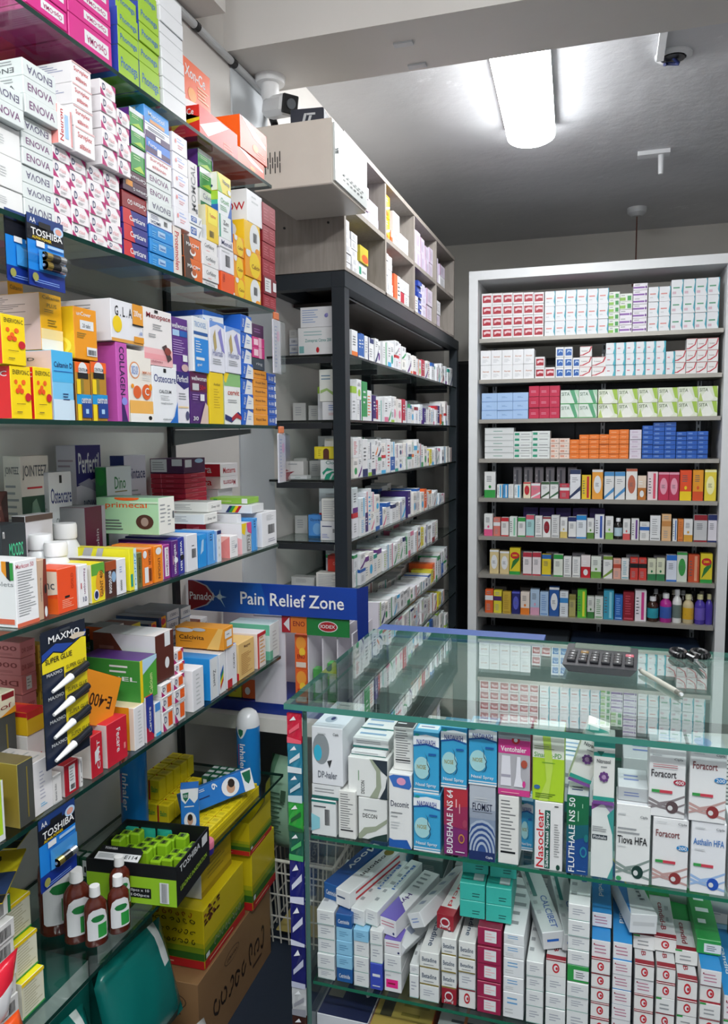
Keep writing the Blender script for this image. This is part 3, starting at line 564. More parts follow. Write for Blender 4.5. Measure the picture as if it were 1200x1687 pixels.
A('tric', '#e9ecef', 'white carton with blue panel', 'F t TRICHOGEL .1 .82 .9 .92 #7aa0d0; F r .05 .68 .98 .74 #24589c; F r .08 0 1 .62 #2488dc; F l .15 .35 .6 .58 5 w; F r .15 .22 .7 .27 w; F t gel .2 .1 .5 .16 w', L='#efefef')
A('ang', '#e6e7f2', 'white carton with winged figures', 'F p 0,1 1,1 1,.9 .5,.96 0,.86 #6f9ae0; F p .55,.8 .75,.9 1,.4 .8,.45 #8b86cc; F p .2,.7 .35,.85 .45,.5 .3,.4 #b9a56c; F t Hairtab .15 .33 .85 .45 #8c90b4; F l .15 .15 .8 .28 3 g', L='#ecebf4')
A('bluw', '#e6eef6', 'white and blue carton', 'F p 0,.6 1,.8 1,1 0,1 b; F t GUMMIES .3 .25 .9 .5 b; F p 0,0 .3,0 0,.4 #2f7fd8; L t GLUCO_MARINE .3 .2 .9 .45 n; L r 0 .6 1 1 #1d50b8; F e .7 .4 .25 .25 w', L='#c8d8ee', T='#2d62c0')
A('yor2', '#f0cf1b', 'yellow carton with faint print', 'F l .3 .3 .75 .7 8 #c9a40e; F t Actifed .3 .75 .75 .8 gd')
A('cerv', '#eef0ee', 'white carton with tricolour wave', 'F r 0 .75 1 1 #8cc07a; F p 0,1 .3,1 .1,.8 0,.85 y; F t cervit .2 .58 .9 .68 #c0402c; F l .2 .42 .85 .5 2 g; F p 0,.2 .4,.14 .8,.26 1,.2 1,.1 .7,.14 .4,.04 0,.1 #1f2c6c; F p .4,.14 .7,.24 1,.16 1,.1 .7,.14 .4,.07 #b0202c; L r 0 0 1 1 #b8c49a', L='#e2cf3a')
A('blst', '#1f62c6', 'blue carton with white wave', 'F p .25,0 1,0 1,.75 .5,.95 w; F t Flexy .1 .3 .3 .8 w 90; F l .5 .3 .9 .6 2 #88a6d8')
A('mgn', '#d83a86', 'pink carton', 'F r .5 0 .75 1 #f4b6cf; F r .1 .2 .45 .8 #f7d2de', L='#8c1f5a')
A('dkp', '#4e2450', 'dark purple carton', 'F l .2 .3 .8 .7 2 #9a6aa0')
A('dkg', '#3a4652', 'dark slate carton', 'F t ring .3 .35 .8 .65 lg')
A('orst', '#e8982b', 'small orange carton', 'F t Royal_Bee .15 .35 .85 .65 br; L r 0 0 1 1 #d98a20')
A('blb', '#1f56b4', 'small blue carton', 'F t R-100 .15 .3 .7 .7 w; F r .8 .2 .95 .8 w', L='#1b4a9c')
P3 = LZ[3]; X3 = -.868; w3 = 'third glass shelf'
za = pile('L', 19, 53, P3, X3, [(601, 'env')], .13, 'first standing box from the left', w3)
zb = pile('L', 56, 86, P3, X3, [(603, 'env')], .05, 'second standing box from the left', w3)
pile('L', 2, 42, za, X3, [(514, 'env')], .13, 'raised on the first box', w3)
zc = pile('L', 87, 122, P3, X3, [(575, 'calt')], .17, 'between yellow boxes and amber packs', w3)
pile('L', 67, 103, zc, X3 - .02, [(480, 'plus')], .17, 'raised on the blue and white box', w3)
pile('L', 14, 40, zc, X3 - .12, [(462, 'plus')], .1, 'rear left corner', w3)
zd = 0
for k, (a, c) in enumerate(((124, 149), (151, 177))): zd = pile('L', a, c, P3, X3, [(594, 'cent')], .06, ('left', 'right') [k] + ' of the amber pair', w3)
pile('L', 122, 160, zd, X3, [(503, 'unc')], .12, 'raised on the amber pair', w3)
ze = pile('L', 190, 209, P3, X3, [(562, 'coll')], .13, 'right of the amber packs', w3)
pile('L', 181, 234, ze, X3, [(490, 'gla')], .13, 'lying across the magenta box', w3)
zf = pile('L', 210, 249, P3, X3, [(574, 'vitc')], .07, 'right of the magenta box', w3)
zg = pile('L', 251, 291, P3, X3, [(601, 'osteo')], .07, 'under the pink and white box', w3)
pile('L', 236, 283, zg, X3, [(503, 'meno')], .08, 'raised on the blue-script box', w3)
zh = pile('L', 292, 313, P3, X3, [(611, 'perf')], .07, 'right of the blue-script box', w3)
pile('L', 282, 311, zh, X3 - .004, [(519, 'well')], .07, 'upper row middle', w3)
zi = pile('L', 315, 343, P3, X3, [(611, 'well5')], .07, 'lower row with portrait', w3)
pile('L', 317, 342, zi, X3, [(520, 'tric')], .1, 'raised on the portrait box', w3)
zj = pile('L', 345, 368, P3, X3, [(612, 'yor2')], .1, 'beside the tricolour wave box', w3)
pile('L', 345, 369, zj, X3, [(527, 'ang')], .05, 'left of the winged pair', w3)
zk = pile('L', 371, 398, P3, X3, [(613, 'cerv')], .1, 'beside the yellow box', w3)
zl = pile('L', 372, 397, zk, X3, [(536, 'ang')], .05, 'right of the winged pair', w3)
carton('bluw', .10, .10, .03, (-.945, 1.68, zl), PI / 2, 'wide blue and white carton lying across the winged pair on third shelf')
pile('L', 399, 417, P3, X3, [(673, 'blst'), (648, 'blst'), (622, 'blst'), (597, 'blst'), (572, 'blst'), (546, 'blst'), (517, 'blst')], .1, 'blue wave pile', w3)
zm = pile('L', 418, 441, P3, X3, [(682, 'orst'), (667, 'orst'), (652, 'orst'), (637, 'orst'), (622, 'orst'), (608, 'orst')], .1, 'orange pile', w3)
pile('L', 416, 436, zm, X3, [(588, 'dkg'), (570, 'mgn'), (553, 'mgn'), (531, 'dkp')], .1, 'pile above the orange boxes', w3)
pile('L', 442, 456, P3, X3, [(684, 'blb'), (671, 'blb'), (658, 'blb'), (645, 'blb'), (632, 'blb'), (614, 'blb')], .1, 'blue pile at the far end', w3)
# --- shelf 4
A('tab', '#f0f0f2', 'big white tablets carton', 'L t Tablets .25 .62 .95 .69 g; L p .65,1 .78,1 .78,.75 .65,.85 a; L p .78,1 .88,1 .88,.7 .78,.75 k; L r .88 .72 .97 .98 e; L r .3 .05 .95 .13 #d8674a; F t Markcon_50 .05 .88 .85 .95 #b56; F l .1 .15 .9 .85 18 g; F r 0 0 1 .06 #d8674a')
A('brp', '#c9a88e', 'cream and reddish-brown carton', 'F p .5,0 1,0 1,1 .7,1 .5,.5 #7c3325; F e .75 .12 .15 .09 w; F e .78 .5 .12 .08 k; F t B-complex .2 .3 .35 .7 G -90', L='#e8d8c8')
A('orc', '#ee4f1f', 'orange carton with cream side', 'F r .35 .32 .6 .37 k; F l .2 .1 .8 .3 5 #ffb79a; F t GOLD .68 .5 .82 .85 #c03a10 90; L r 0 0 1 .35 #f0641e; L p 0,.35 1,.45 1,.95 0,.95 #f1e2cf; L t Zinc .2 .55 .9 .75 G', L='#ee4f1f')
A('neu', '#eeecee', 'white carton with violet vertical name', 'F t Neurojen .5 .3 .75 .9 #7a3b6c -90; F t 10 .4 .12 .8 .24 n; F l .2 .3 .3 .7 1 r')
A('ygi', '#efdf23', 'yellow and green carton, orange oval', 'F p 0,.7 1,.7 1,1 0,1 #5fa53a; F e .65 .45 .35 .35 #e9a228; F t GIANT_400 .6 .12 .85 .8 #5a3a12 90; F e .3 .2 .2 .14 w; F e .3 .2 .14 .1 n', L='#e9e6d6')
A('ntn', '#4b2a22', 'dark brown carton, white vertical name', 'F t Neurotone .3 .12 .65 .85 w -90; F e .75 .55 .2 .15 #8fb0d0; F r 0 .75 1 1 #a54a22', L='#c9a070')
A('wh1', '#e9e9ef', 'white carton with tiny blue print', 'F t 00000 .35 .1 .55 .4 k -90; F l .3 .6 .6 .8 3 #8899cc')
A('ybg', '#f2e92a', 'long yellow carton with grey stripes', 'F r .6 0 1 1 #d9eef0; F t ZINCO .65 .1 .9 .9 #3a9ad0 -90; F r .1 .1 .4 .4 t; L p .5,1 .6,1 .45,0 .35,0 #b9b9bd; L p .65,1 .72,1 .6,0 .53,0 #b9b9bd; L r 0 .35 .3 1 #cdd0d4; T r 0 0 1 1 #e9df4a', L='#f2e92a')
A('olv', '#6a6a3a', 'olive carton, dark vertical name', 'F t DIAMONDS .3 .15 .7 .85 #2c2c1c -90')
A('or2', '#ee7a24', 'orange carton with white label', 'F t SEROLIN .6 .55 .85 .95 k -90; F r .15 .08 .55 .5 w; F b .6 .1 .9 .45; F e .2 .85 .2 .1 w', T='#e8a060')
A('or3', '#f08a1e', 'orange carton with vertical lettering', 'F t LIVOLIN .4 .1 .7 .65 br -90; F e .5 .85 .35 .1 w')
A('cart', '#9b2a86', 'magenta carton, white name strip', 'F r .2 .08 .8 .92 w; F t Cartigen .35 .12 .7 .88 #7a1c66 -90', L='#ece0ec')
A('wlw', '#5a2478', 'purple carton with white vertical word', 'F t wellwoman .35 .08 .75 .9 w -90; F e .6 .45 .3 .08 w; F l .1 .1 .2 .8 1 pk', T='#3b2670')
A('wlm', '#2d3296', 'indigo carton with white vertical word', 'F t wellman .35 .1 .75 .9 w -90; F e .6 .45 .3 .08 k', T='#2d2a70')
A('wbc', '#e4e4ea', 'wide white carton with barcode', 'F b .45 .35 .85 .6; F l .45 .65 .8 .72 1 G')
A('blu', '#1f8fdc', 'blue foil-like carton', 'F p .2,.4 .6,.5 .7,.9 .4,.8 lb; F r 0 .85 1 1 #2a9ae6')
A('blv', '#4a9ae0', 'light blue carton', 'F r .75 .1 .9 .9 lb; F l .3 .7 .6 .95 3 n')
A('wbl', '#dfe3ea', 'slim white carton with navy corner', 'F r 0 .88 1 1 n; F l .3 .1 .7 .8 3 lg', L='#8fb8e8')
A('pnk', '#f1eeef', 'white carton with pink patterned side', 'F l .2 .2 .7 .8 6 lg; F t g3 .6 .4 .85 .6 n; L p 0,0 1,0 .6,.9 #e68a88; L p 0,1 1,1 .5,.5 #efb0a8', L='#e48684')
A('zin', '#eceef0', 'white carton with rainbow stripe', 'L t Zincovit .05 .25 .35 .75 n; L p .5,.1 .56,.1 .64,.9 .58,.9 #22356a; L p .56,.1 .62,.1 .7,.9 .64,.9 e; L p .62,.1 .68,.1 .76,.9 .7,.9 y; L p .68,.1 .74,.1 .82,.9 .76,.9 r')
A('grz', '#cfd1d2', 'white and grey carton, rainbow corner', 'F p 0,1 .5,1 .3,.6 0,.7 y; F p .5,1 1,1 1,.6 .6,.7 #d9508c; F r .5 .05 .9 .6 #8c8a8a; F t ZYTIV .55 .1 .85 .55 w -90; L p 0,0 1,0 1,.5 0,.8 pk', L='#e9e9ee')
A('big2', '#ededf0', 'large white carton with barcode', 'F b .4 .35 .85 .62; F l .3 .75 .9 .92 4 lg; F l .4 .1 .9 .22 2 #99a; L l .1 .1 .3 .9 3 lg')
A('gr2', '#8fc04a', 'flat green carton', 'L r .1 .2 .2 .8 e; L r .85 .1 1 .9 w; L l .3 .3 .7 .6 1 #dfe8b0', T='#7fae40')
A('join', '#e2ddd4', 'cream carton with green anatomical panel', 'F r 0 0 1 .7 #1f4a37; F t JOINTEEZ .06 .82 .92 .93 G; F l .2 .74 .8 .78 1 r; F p .35,.65 .5,.68 .8,.45 .8,.1 .65,.1 .65,.4 .3,.55 #6d8f7c; F e .75 .35 .14 .09 #d9822a; F e .25 .12 .1 .06 #d9924a; F l .08 .3 .5 .45 4 #b8c8b8; L t JOINTEEZ .1 .85 .9 .92 G; L l .1 .4 .9 .8 8 g')
A('perf2', '#d8d6e2', 'white carton, navy wave, grey base', 'F p 0,1 1,1 1,.78 .8,.74 0,.68 #2b2470; F t Perfectil .1 .78 .92 .94 w; F p .05,.7 .5,.74 1,.64 1,.6 .5,.66 #a6a4b8; F t RADIANCE .25 .5 .85 .57 #33406e; F r 0 0 1 .38 #8f9396; F r .45 .12 .8 .22 w; F l .2 .25 .9 .35 2 G; L l .1 .4 .9 .9 12 #b0a0b0; L r 0 0 1 .38 #8f9396; F l .3 .42 .7 .47 1 g')
A('dino', '#dfe3e0', 'white carton with green word and flowers', 'F t Dino .3 .78 .75 .9 #1f7a3a; F r .3 .75 .8 .76 gd; F l .1 .38 .6 .5 3 G; F e .35 .2 .14 .06 #8fb89a; F e .65 .14 .16 .07 #3f8f58; F e .85 .26 .12 .07 #6fa880; F e .8 .12 .1 .06 w; L t Dino .25 .1 .7 .35 w 90; L e .5 .9 .4 .08 e', L='#2f8a48')
A('joit', '#cfc9d4', 'pale carton with navy side', 'F t Jointace .08 .74 .95 .88 #343a66; F l .3 .5 .8 .68 4 g; F r .05 .05 .55 .38 #26406e; F r .55 .2 1 .38 #a8382c; F e .75 .28 .12 .1 k; L l .2 .5 .8 .9 4 #8090c0', L='#24387c')
A('maro', '#4f1330', 'maroon and grey carton', 'F r .82 0 1 1 #8d8a94; F t Feroglobin .5 .1 .68 .7 g 90; F r .5 .0 .8 .06 r', L='#8f8f92', T='#8a8a8c')
A('beau', '#cfccd0', 'grey carton with rounded word', 'F t beautine .06 .5 .94 .72 #2c2c30; F r .55 .4 .9 .46 gd; F l .1 .3 .8 .38 1 g; F r 0 .93 1 1 #5b4a44', L='#3e3a3a')
A('mood', '#30373c', 'black carton with green letters', 'F t MOODS .3 .62 .85 .78 #4ccf9a; F r 0 0 1 .38 #1c2638; F p 0,.38 1,.55 1,.58 0,.42 gd; F e .65 .3 .1 .1 #3c5c9c; F l .3 .1 .8 .25 3 #5a6a90; F t m .05 .85 .12 .93 w')
A('chk', '#5c3430', 'brown chequered carton', 'F l .1 .1 .9 .9 8 #8a5a50; F p .7,.9 1,1 1,.5 #3a2020; F e .8 .4 .06 .05 w')
A('prim', '#a9d8ae', 'mint green carton with orange word', 'L t primecal .15 .68 .82 .88 #e0602a; L e .5 .98 .2 .06 o; L e .78 .35 .14 .2 #4a2c22; L e .78 .35 .06 .12 #9a8a80; L l .08 .1 .45 .42 4 G; F l .1 .3 .5 .85 5 g; F l .55 .2 .75 .8 6 g; F r .85 .4 .95 .6 G; L r .55 .85 1 .9 #cfe8cf', F='#ecebe4', T='#7d9a86')
A('redf', '#b01c38', 'flat crimson carton', 'F l .3 .3 .7 .7 1 #d86a80; L r .3 .0 .32 1 #d86a80; L l .45 .35 .8 .65 1 #d86a80')
A('purf', '#4a1d48', 'dark purple carton with white stickers', 'L r .03 .1 .5 .95 w; L l .08 .2 .45 .8 4 g; F r .05 .4 .35 .9 w; F e .7 .8 .2 .15 lb; L r .65 .5 .95 .95 w')
A('mett', '#ece8ea', 'white and red carton', 'F t Metterra .15 .25 .85 .7 r; L t erra .05 .3 .7 .7 w', L='#d02a3a')
A('metu', '#ece8ea', 'white upside-down carton, red word', 'F t Metterra .15 .25 .85 .7 #b04050 180; L t erra .05 .3 .7 .7 r', L='#efdcdc')
A('zoey', '#e6e6e2', 'flat white carton with small print', 'F t Zoey_100 .25 .3 .85 .6 G; L l .1 .2 .6 .8 4 g', T='#b8bbb8')
A('whl', '#dfe0e4', 'plain pale carton', 'F l .2 .2 .8 .8 5 lg; L l .1 .1 .6 .9 8 lg')
A('whs', '#e4e4ea', 'white carton with small dark print', 'F l .2 .3 .8 .9 6 lg; F t R150 .5 .12 .9 .3 n 90; F t Rx .4 .6 .8 .75 n')
P4 = LZ[4]; X4 = -.866; w4 = 'fourth glass shelf'
L4 = [(24, 62, 925, 'tab', .07), (63, 79, 923, 'brp', .06), (94, 127, 938, 'orc', .055), (128, 144, 932, 'neu', .1), (150, 172, 930, 'ygi', .1), (173, 192, 926, 'ntn', .1),
      (193, 209, 922, 'wh1', .1), (213, 225, 905, 'ybg', .2), (226, 235, 911, 'olv', .1), (236, 252, 905, 'or2', .1), (254, 268, 900, 'or3', .1), (271, 282, 898, 'cart', .1),
      (283, 294, 891, 'wlw', .13), (295, 306, 886, 'wlm', .13), (308, 326, 882, 'wbc', .14), (328, 341, 882, 'blu', .12), (344, 356, 876, 'blv', .12), (358, 365, 874, 'wbl', .1),
      (380, 393, 884, 'pnk', .08), (399, 415, 863, 'grz', .1), (416, 424, 854, 'blv', .1), (433, 457, 845, 'big2', .13)]
for i, (a, c, yt, art, d) in enumerate(L4): z = pile('L', a, c, P4, X4, [(yt, art)], d, ('front row' if i else 'far left front') if art != 'blv' else ('front row middle' if a < 400 else 'far end') , w4)
A2 = lambda art, w, d, h, x, y, z, lab, rz=PI / 2: carton(art, w, d, h, (x, y, z), rz, lab)
zt = z + .001
A2('zin', .075, .15, .022, X4 - .09, 1.87, zt, 'flat white carton with rainbow stripe lying on the large barcode box')
A2('gr2', .07, .11, .016, X4 - .09, 1.885, zt + .023, 'flat green carton on top of the rainbow-striped box')
pile('L', 393, 400, P4, X4 - .02, [(848, 'whl')], .09, 'standing beside the pink-sided box', w4)
A2('prim', .062, .15, .077, X4 - .09, 1.425, P4 + .092, 'mint green carton with orange word lying on the front-row boxes of fourth shelf')
A2('zoey', .065, .1, .024, X4 - .09, 1.66, P4 + .088, 'flat white carton with small print, on the light blue boxes')
A2('zoey', .07, .1, .024, X4 - .1, 1.70, P4 + .113, 'upper flat white carton with small print, beside mint green box')
def back_row(items, z, where):
    for a, c, yt, art, X, d in items: pile('L', a, c, z, X, [(yt, art)], d, 'back row', where)
back_row([(34, 81, 751, 'join', -1.06, .04), (80, 118, 778, 'osteo', -1.05, .03), (125, 167, 733, 'perf2', -1.08, .05), (177, 218, 769, 'dino', -1.04, .03), (204, 240, 750, 'joit', -1.10, .04),
          (140, 174, 836, 'maro', -.99, .08), (42, 88, 850, 'beau', -1.0, .03), (0, 43, 866, 'mood', -.975, .05), (-24, 14, 812, 'chk', -1.03, .05)], P4, w4)
pile('L', 306, 341, P4, -1.035, [(846 - 8.2 * i, 'redf') for i in range(9)] + [(755, 'purf')], .10, 'crimson stack', w4)
zq = pile('L', 360, 384, P4, -1.03, [(806, 'whl')], .05, 'rear right', w4)
pile('L', 363, 392, zq, -1.02, [(786, 'metu'), (764, 'mett')], .09, 'red-and-white pair at rear right', w4)
def jar(x, y, z, h, r, label):
    t = empty('supplement_jar', (x, y, z), label, 'jar', 'white supplement jars')
    b = M(); b.lathe([(r * .94, 0), (r, .004), (r, h * .62), (r * .8, h * .72), (r * .72, h * .75), (r * .72, h * .78)], mat('#e9eaec', .3), 32); smooth_by_angle(b.obj('jar_body', t))
    b = M(); n = 40; vs = []
    prof = [(r * .80, h * .77), (r * .82, h * .79), (r * .82, h * .96), (r * .76, h), (0.001, h)]
    b.lathe(prof, mat('#f0f0f2', .35), 40); smooth_by_angle(b.obj('cap', t))
    return t
for x, c0, c1, yt, lab in ((-.99, 48, 82, 880, 'white supplement jar in front of the rounded-word grey carton'), (-1.01, 90, 122, 862, 'taller white supplement jar left of the maroon carton'),
                           (-.948, 75, 107, 893, 'squat white supplement jar nearest the edge of fourth shelf'), (-1.05, 222, 264, 834, 'wide white supplement jar behind the mint green carton')):
    P_ = atX(c0, yt, x); Q = atX(c1, yt, x); jar(x, (P_.y + Q.y) / 2, P4 + .0004, (P_.z + Q.z) / 2 - P4, (Q.y - P_.y) / 2 * .98, lab)
# --- shelf 5
A('dr2', '#d9868a', 'rose pink carton', 'L t DR_2000 .1 .45 .95 .75 #8f3c40; L l .1 .15 .9 .3 2 #b46468; F t DR_2000 .1 .3 .85 .6 #9c4448', F='#c9777c')
A('dr3', '#d9868a', 'rose pink upside-down carton', 'L t DR_2000 .1 .45 .95 .75 #8f3c40 180; F r .3 .2 .65 .9 w; F l .35 .3 .6 .8 3 g', F='#c9777c')
A('dry', '#e0b83a', 'mustard yellow carton', 'L t DR_2000 .1 .4 .95 .7 #8f6a30; F r .4 .2 .75 .8 w; F t DR .1 .3 .35 .7 #8f6a30')
A('jol', '#efe3c9', 'cream and yellow carton', 'L r .5 .8 1 1 dr; L t JOINTOL .1 .3 .8 .6 r 180; F r .4 .7 .95 .95 dr; F p 0,0 1,0 1,.3 .3,0 a; F t JOL .1 .3 .8 .5 dr 180')
A('gyl', '#e3b51e', 'yellow and red carton', 'F r 0 .7 1 1 r; L r 0 .8 1 1 r; T p 0,0 1,0 .5,1 r', T='#d9501e')
A('grf', '#c9ccd0', 'grey-blue carton', 'F l .2 .2 .6 .8 4 lg; F r .1 .1 .9 .5 #a8bccc', L='#d6cfcc')
A('opn', '#e8e4e2', 'white and red flat carton', 'F r .1 0 .8 .6 r; F t Becal .2 .1 .7 .5 w; T r .1 .2 .8 .9 #d0402c')
A('gold', '#8f8540', 'large glossy gold carton', 'F r .55 .1 .62 .9 gd; L r 0 0 .3 1 #b89a2c', L='#9a8434', F='#4b4d4a', T='#6a6040')
A('lime', '#b3da2c', 'lime green carton with white rim', 'F r 0 0 1 .1 w; L r .9 0 1 1 w; F r .9 0 1 1 w')
A('wh5', '#eceaec', 'large white carton with blue foot print', 'F l .3 .25 .6 .8 8 #b8b8c8; F l .3 .12 .7 .2 2 s; T l .1 .1 .9 .9 6 g', T='#c6c1c0')
A('wmed', '#e9e7e6', 'white carton with dark vertical word', 'F t iberet_folic .2 .1 .4 .7 G 90; F r 0 0 1 .05 lg')
A('rlb', '#b01c2c', 'red carton with white price label', 'F r .3 .1 .75 .9 w; F b .4 .15 .7 .3; F l .35 .4 .7 .85 5 g', L='#eee4e4')
A('wbb', '#ecebea', 'slim white carton with black marks', 'F b .3 .5 .6 .9; F l .3 .1 .6 .4 2 k')
A('redg', '#c81f32', 'small red carton', 'F t CEVIT .5 .15 .75 .85 w 90; F p .3,.3 .6,.4 .7,.7 .3,.6 w', L='#efe6e0')
A('feca', '#cc1f35', 'red carton with white vertical word', 'F t Fecare .45 .25 .65 .8 w -90; F l .8 .1 .9 .5 1 #e88', L='#eee6e2')
A('e400', '#ee9422', 'tilted orange carton with dark text', 'F t E-400 .25 .35 .85 .6 #3a1c10 180; L e .5 .6 .35 .3 #d94a1c; L e .5 .6 .2 .2 #f0b030; T r 0 0 1 1 #e0501c', L='#f3c42a')
A('gcal', '#4fa53a', 'green and purple carton', 'F p 0,.6 1,.9 1,1 0,1 #b8d8f0; F p 0,1 .15,1 .15,0 0,0 y; L l .5 .65 .9 .9 2 w; L t NEL .5 .5 .95 .6 w; F t Calcium .5 .1 .7 .6 #d9e8a0 90', L='#3a8f3a', T='#5a3480')
A('chok', '#59291f', 'brown and white carton', 'F r .5 .7 .8 1 w; F e .6 .35 .12 .12 w; L p .3,1 1,1 1,.1 .6,.4 w; L l .1 .2 .4 .8 3 #8a5a50; T p 0,.2 1,.1 1,1 0,1 w', L='#6a3325', T='#ece8e6')
A('crf', '#ecebee', 'white carton with orange stripe', 'F l .4 .1 .8 .9 10 lg; L r .3 0 .9 1 a', L='#efe0cc', T='#efdcb8')
A('cca', '#b81c3c', 'red and indigo carton', 'F p 0,.35 1,.1 1,1 0,1 #2c3a96; F t Cartcare .3 .2 .65 .75 w 90; L r 0 0 1 1 #ece8ec; T r 0 0 1 1 r', L='#ecebee')
A('acb', '#e9edf2', 'white carton with blue edges', 'F r 0 .75 1 1 #4a90d8; F r 0 0 1 .1 s; L t alpha .2 .3 .8 .6 G', L='#efeff2')
A('dora', '#f1eeee', 'small white carton, red letters', 'F p 0,0 .35,0 0,.5 m; F r .5 .15 .9 .85 o; F t D .12 .4 .35 .75 n; L t Da .3 .3 .7 .75 dr; F r .0 .88 1 .96 lg')
A('lovo', '#efeef2', 'tall white carton with turquoise cross', 'L r .1 .8 .7 .9 #3cb8d8; L r .05 .45 .35 .5 #3c9ac8; L r .16 .35 .24 .6 #3c9ac8; F l .3 .1 .7 .9 8 lg', L='#f3eff1')
A('bcar', '#1f8fd8', 'blue carton with white front', 'F r .2 .05 .8 .95 w; F t Zevert .35 .3 .65 .7 G -90; L t LB .5 .6 .65 .75 gd', F='#dfe6ee')
A('rain', '#ebecef', 'white carton with rainbow front', 'F p .1,.1 .6,.3 .6,.4 .1,.2 r; F p .1,.2 .6,.4 .6,.5 .1,.3 y; F p .1,.3 .6,.5 .6,.6 .1,.4 e; F p .1,.4 .6,.6 .6,.7 .1,.5 b')
A('wrb', '#ecebf0', 'white and royal blue carton', 'L r .6 .4 .9 1 #2b50b8; F t CIDEX .65 .4 .8 .8 k 90; F r .05 .0 .5 .2 r; L r .0 .3 .5 .7 #e9e9f0', T='#3c62c4')
A('lact', '#eac27a', 'pale orange carton', 'F t Maxgrow .35 .8 .75 .9 br; F l .15 .1 .85 .7 12 #c08a4a; L r 0 0 1 .2 r', L='#eacd96')
A('redc', '#efe2dc', 'white carton with red chequer edge', 'F r 0 0 .2 1 #d8483c; F l .3 .1 .9 .9 8 #d9a050; F r 0 .9 1 1 r', T='#e6e0e0')
A('mint', '#e9efee', 'white and mint carton', 'L r 0 0 1 .25 #6cc0a0; L r 0 .7 1 1 #6cc0a0; L e .5 .5 .35 .2 w; F l .3 .2 .8 .8 6 lg; F r 0 0 .3 .25 #6cc0a0', L='#d4e9e2', T='#c6d9d8')
A('calv', '#ef9d2a', 'orange carton with rounded corner logo', 'L t Calcivita .08 .42 .6 .62 #3a2414; L l .1 .3 .45 .36 1 br; L p .65,0 .9,1 1,1 .9,0 #f6c46a; L e .2 .85 .18 .1 w; L e .5 .9 .14 .08 lg; F r .15 .5 .85 .85 w; F r .3 .1 .85 .4 w; F l .3 .6 .7 .75 1 g', T='#d9922e')
A('qr', '#d5621e', 'orange and teal carton with code square', 'F r 0 .5 1 1 #dcdcd8; F r .35 .65 .65 .9 G; F r 0 0 1 .5 #1e5a58; F p .1,.1 .9,.4 .9,.5 .1,.25 #3f7a78; L r 0 .5 1 1 #d8622a', L='#1e4c4a', T='#9aa0a4')
A('dky', '#d9c32c', 'yellow carton with dark band', 'F r 0 .3 1 .7 #efe24a; F t RABONOS .15 .35 .9 .65 #5a3410; L r 0 0 1 1 #c8b02a', T='#7a3428')
A('wht5', '#dcdde2', 'grey-white carton with dark code', 'F t 1500_i .25 .35 .85 .7 n; L r 0 0 1 1 #b9bfc9; F r 0 0 1 .06 b', T='#9aa0a8')
A('blo', '#e0941c', 'orange and navy carton', 'F r 0 0 .3 1 n; F e .6 .6 .3 .25 r; F p .3,.1 .9,.3 .9,.5 .3,.2 y; L r 0 0 1 1 #33507a', T='#8c929a')
A('redm', '#a8342a', 'brick red carton', 'F e .5 .5 .35 .3 #d87a5a; L r 0 0 1 1 #c6c2bc', T='#9aa')
A('glim', '#9cb83a', 'leaf green carton', 'F t Nutri .2 .4 .8 .7 w; L r 0 0 1 1 #86a038; F r .5 .2 .8 .5 w', T='#4a6a5a')
P5 = LZ[5]; X5 = -.866; w5 = 'fifth glass shelf'
for a, c, yt, art, d in [(-30, 6, 1303, 'lime', .12), (27, 55, 1260, 'gold', .16), (56, 88, 1258, 'wh5', .09), (89, 104, 1280, 'wmed', .1), (107, 131, 1262, 'rlb', .1), (133, 138, 1250, 'wbb', .1), (151, 171, 1215, 'redg', .09), (177, 211, 1195, 'feca', .1),
                         (221, 238, 1167, 'crf', .11), (241, 254, 1150, 'cca', .1), (257, 266, 1160, 'acb', .08), (317, 336, 1106, 'lovo', .1), (345, 360, 1086, 'bcar', .12), (362, 373, 1078, 'rain', .12), (375, 392, 1068, 'wrb', .14),
                         (395, 421, 1062, 'lact', .12), (424, 438, 1045, 'redc', .12), (446, 462, 1030, 'mint', .12)]:
    z = pile('L', a, c, P5, X5, [(yt, art)], d, 'front row', w5)
zz = pile('L', 268, 286, P5, X5, [(1175, 'dora'), (1150, 'dora'), (1130, 'dora')], .1, 'first letter-D pile', w5)
pile('L', 262, 280, zz, X5 - .02, [(1115, 'dora'), (1095, 'surv')], .12, 'raised letter-D pile', w5)
zz = pile('L', 289, 307, P5, X5, [(1160, 'dora'), (1138, 'dora'), (1117, 'driso')], .1, 'second letter-D pile', w5)
pile('L', 287, 304, zz, X5 - .01, [(1096, 'driso'), (1074, 'driso')], .13, 'raised second letter-D pile', w5)
A2('calv', .05, .13, .052, -.93, 1.655, P5 + .102, 'orange carton with rounded logo lying on the blue and white boxes')
ZF = atX(177, 1195, X5).z + .0015
carton('e400', .115, .07, .095, (X5 - .058, 1.165, ZF + .0), PI / 2, 'tilted orange and yellow carton leaning over the small red boxes', rot=(0, .45, PI / 2))
carton('gcal', .06, .14, .085, (X5 - .075, 1.322, ZF), PI / 2, 'green and purple carton resting above the red boxes')
carton('chok', .07, .15, .1, (X5 - .085, 1.392, ZF + .018), PI / 2, 'brown and white carton behind the green and purple box')
pile('L', 36, 62, P5, -1.0, [(1187, 'dry'), (1147, 'dr2'), (1115, 'dr3'), (1085, 'dr2'), (1058, 'dr2')], .14, 'rose stack', w5)
pile('L', 64, 80, P5, -1.02, [(1165, 'dry'), (1130, 'dry'), (1095, 'dry'), (1062, 'dry')], .1, 'mustard stack', w5)
pile('L', -12, 27, P5, -.95, [(1190, 'gold'), (1150, 'jol')], .1, 'left stack', w5)
pile('L', 31, 50, P5, -1.05, [(1200, 'grf')], .1, 'middle row left', w5)
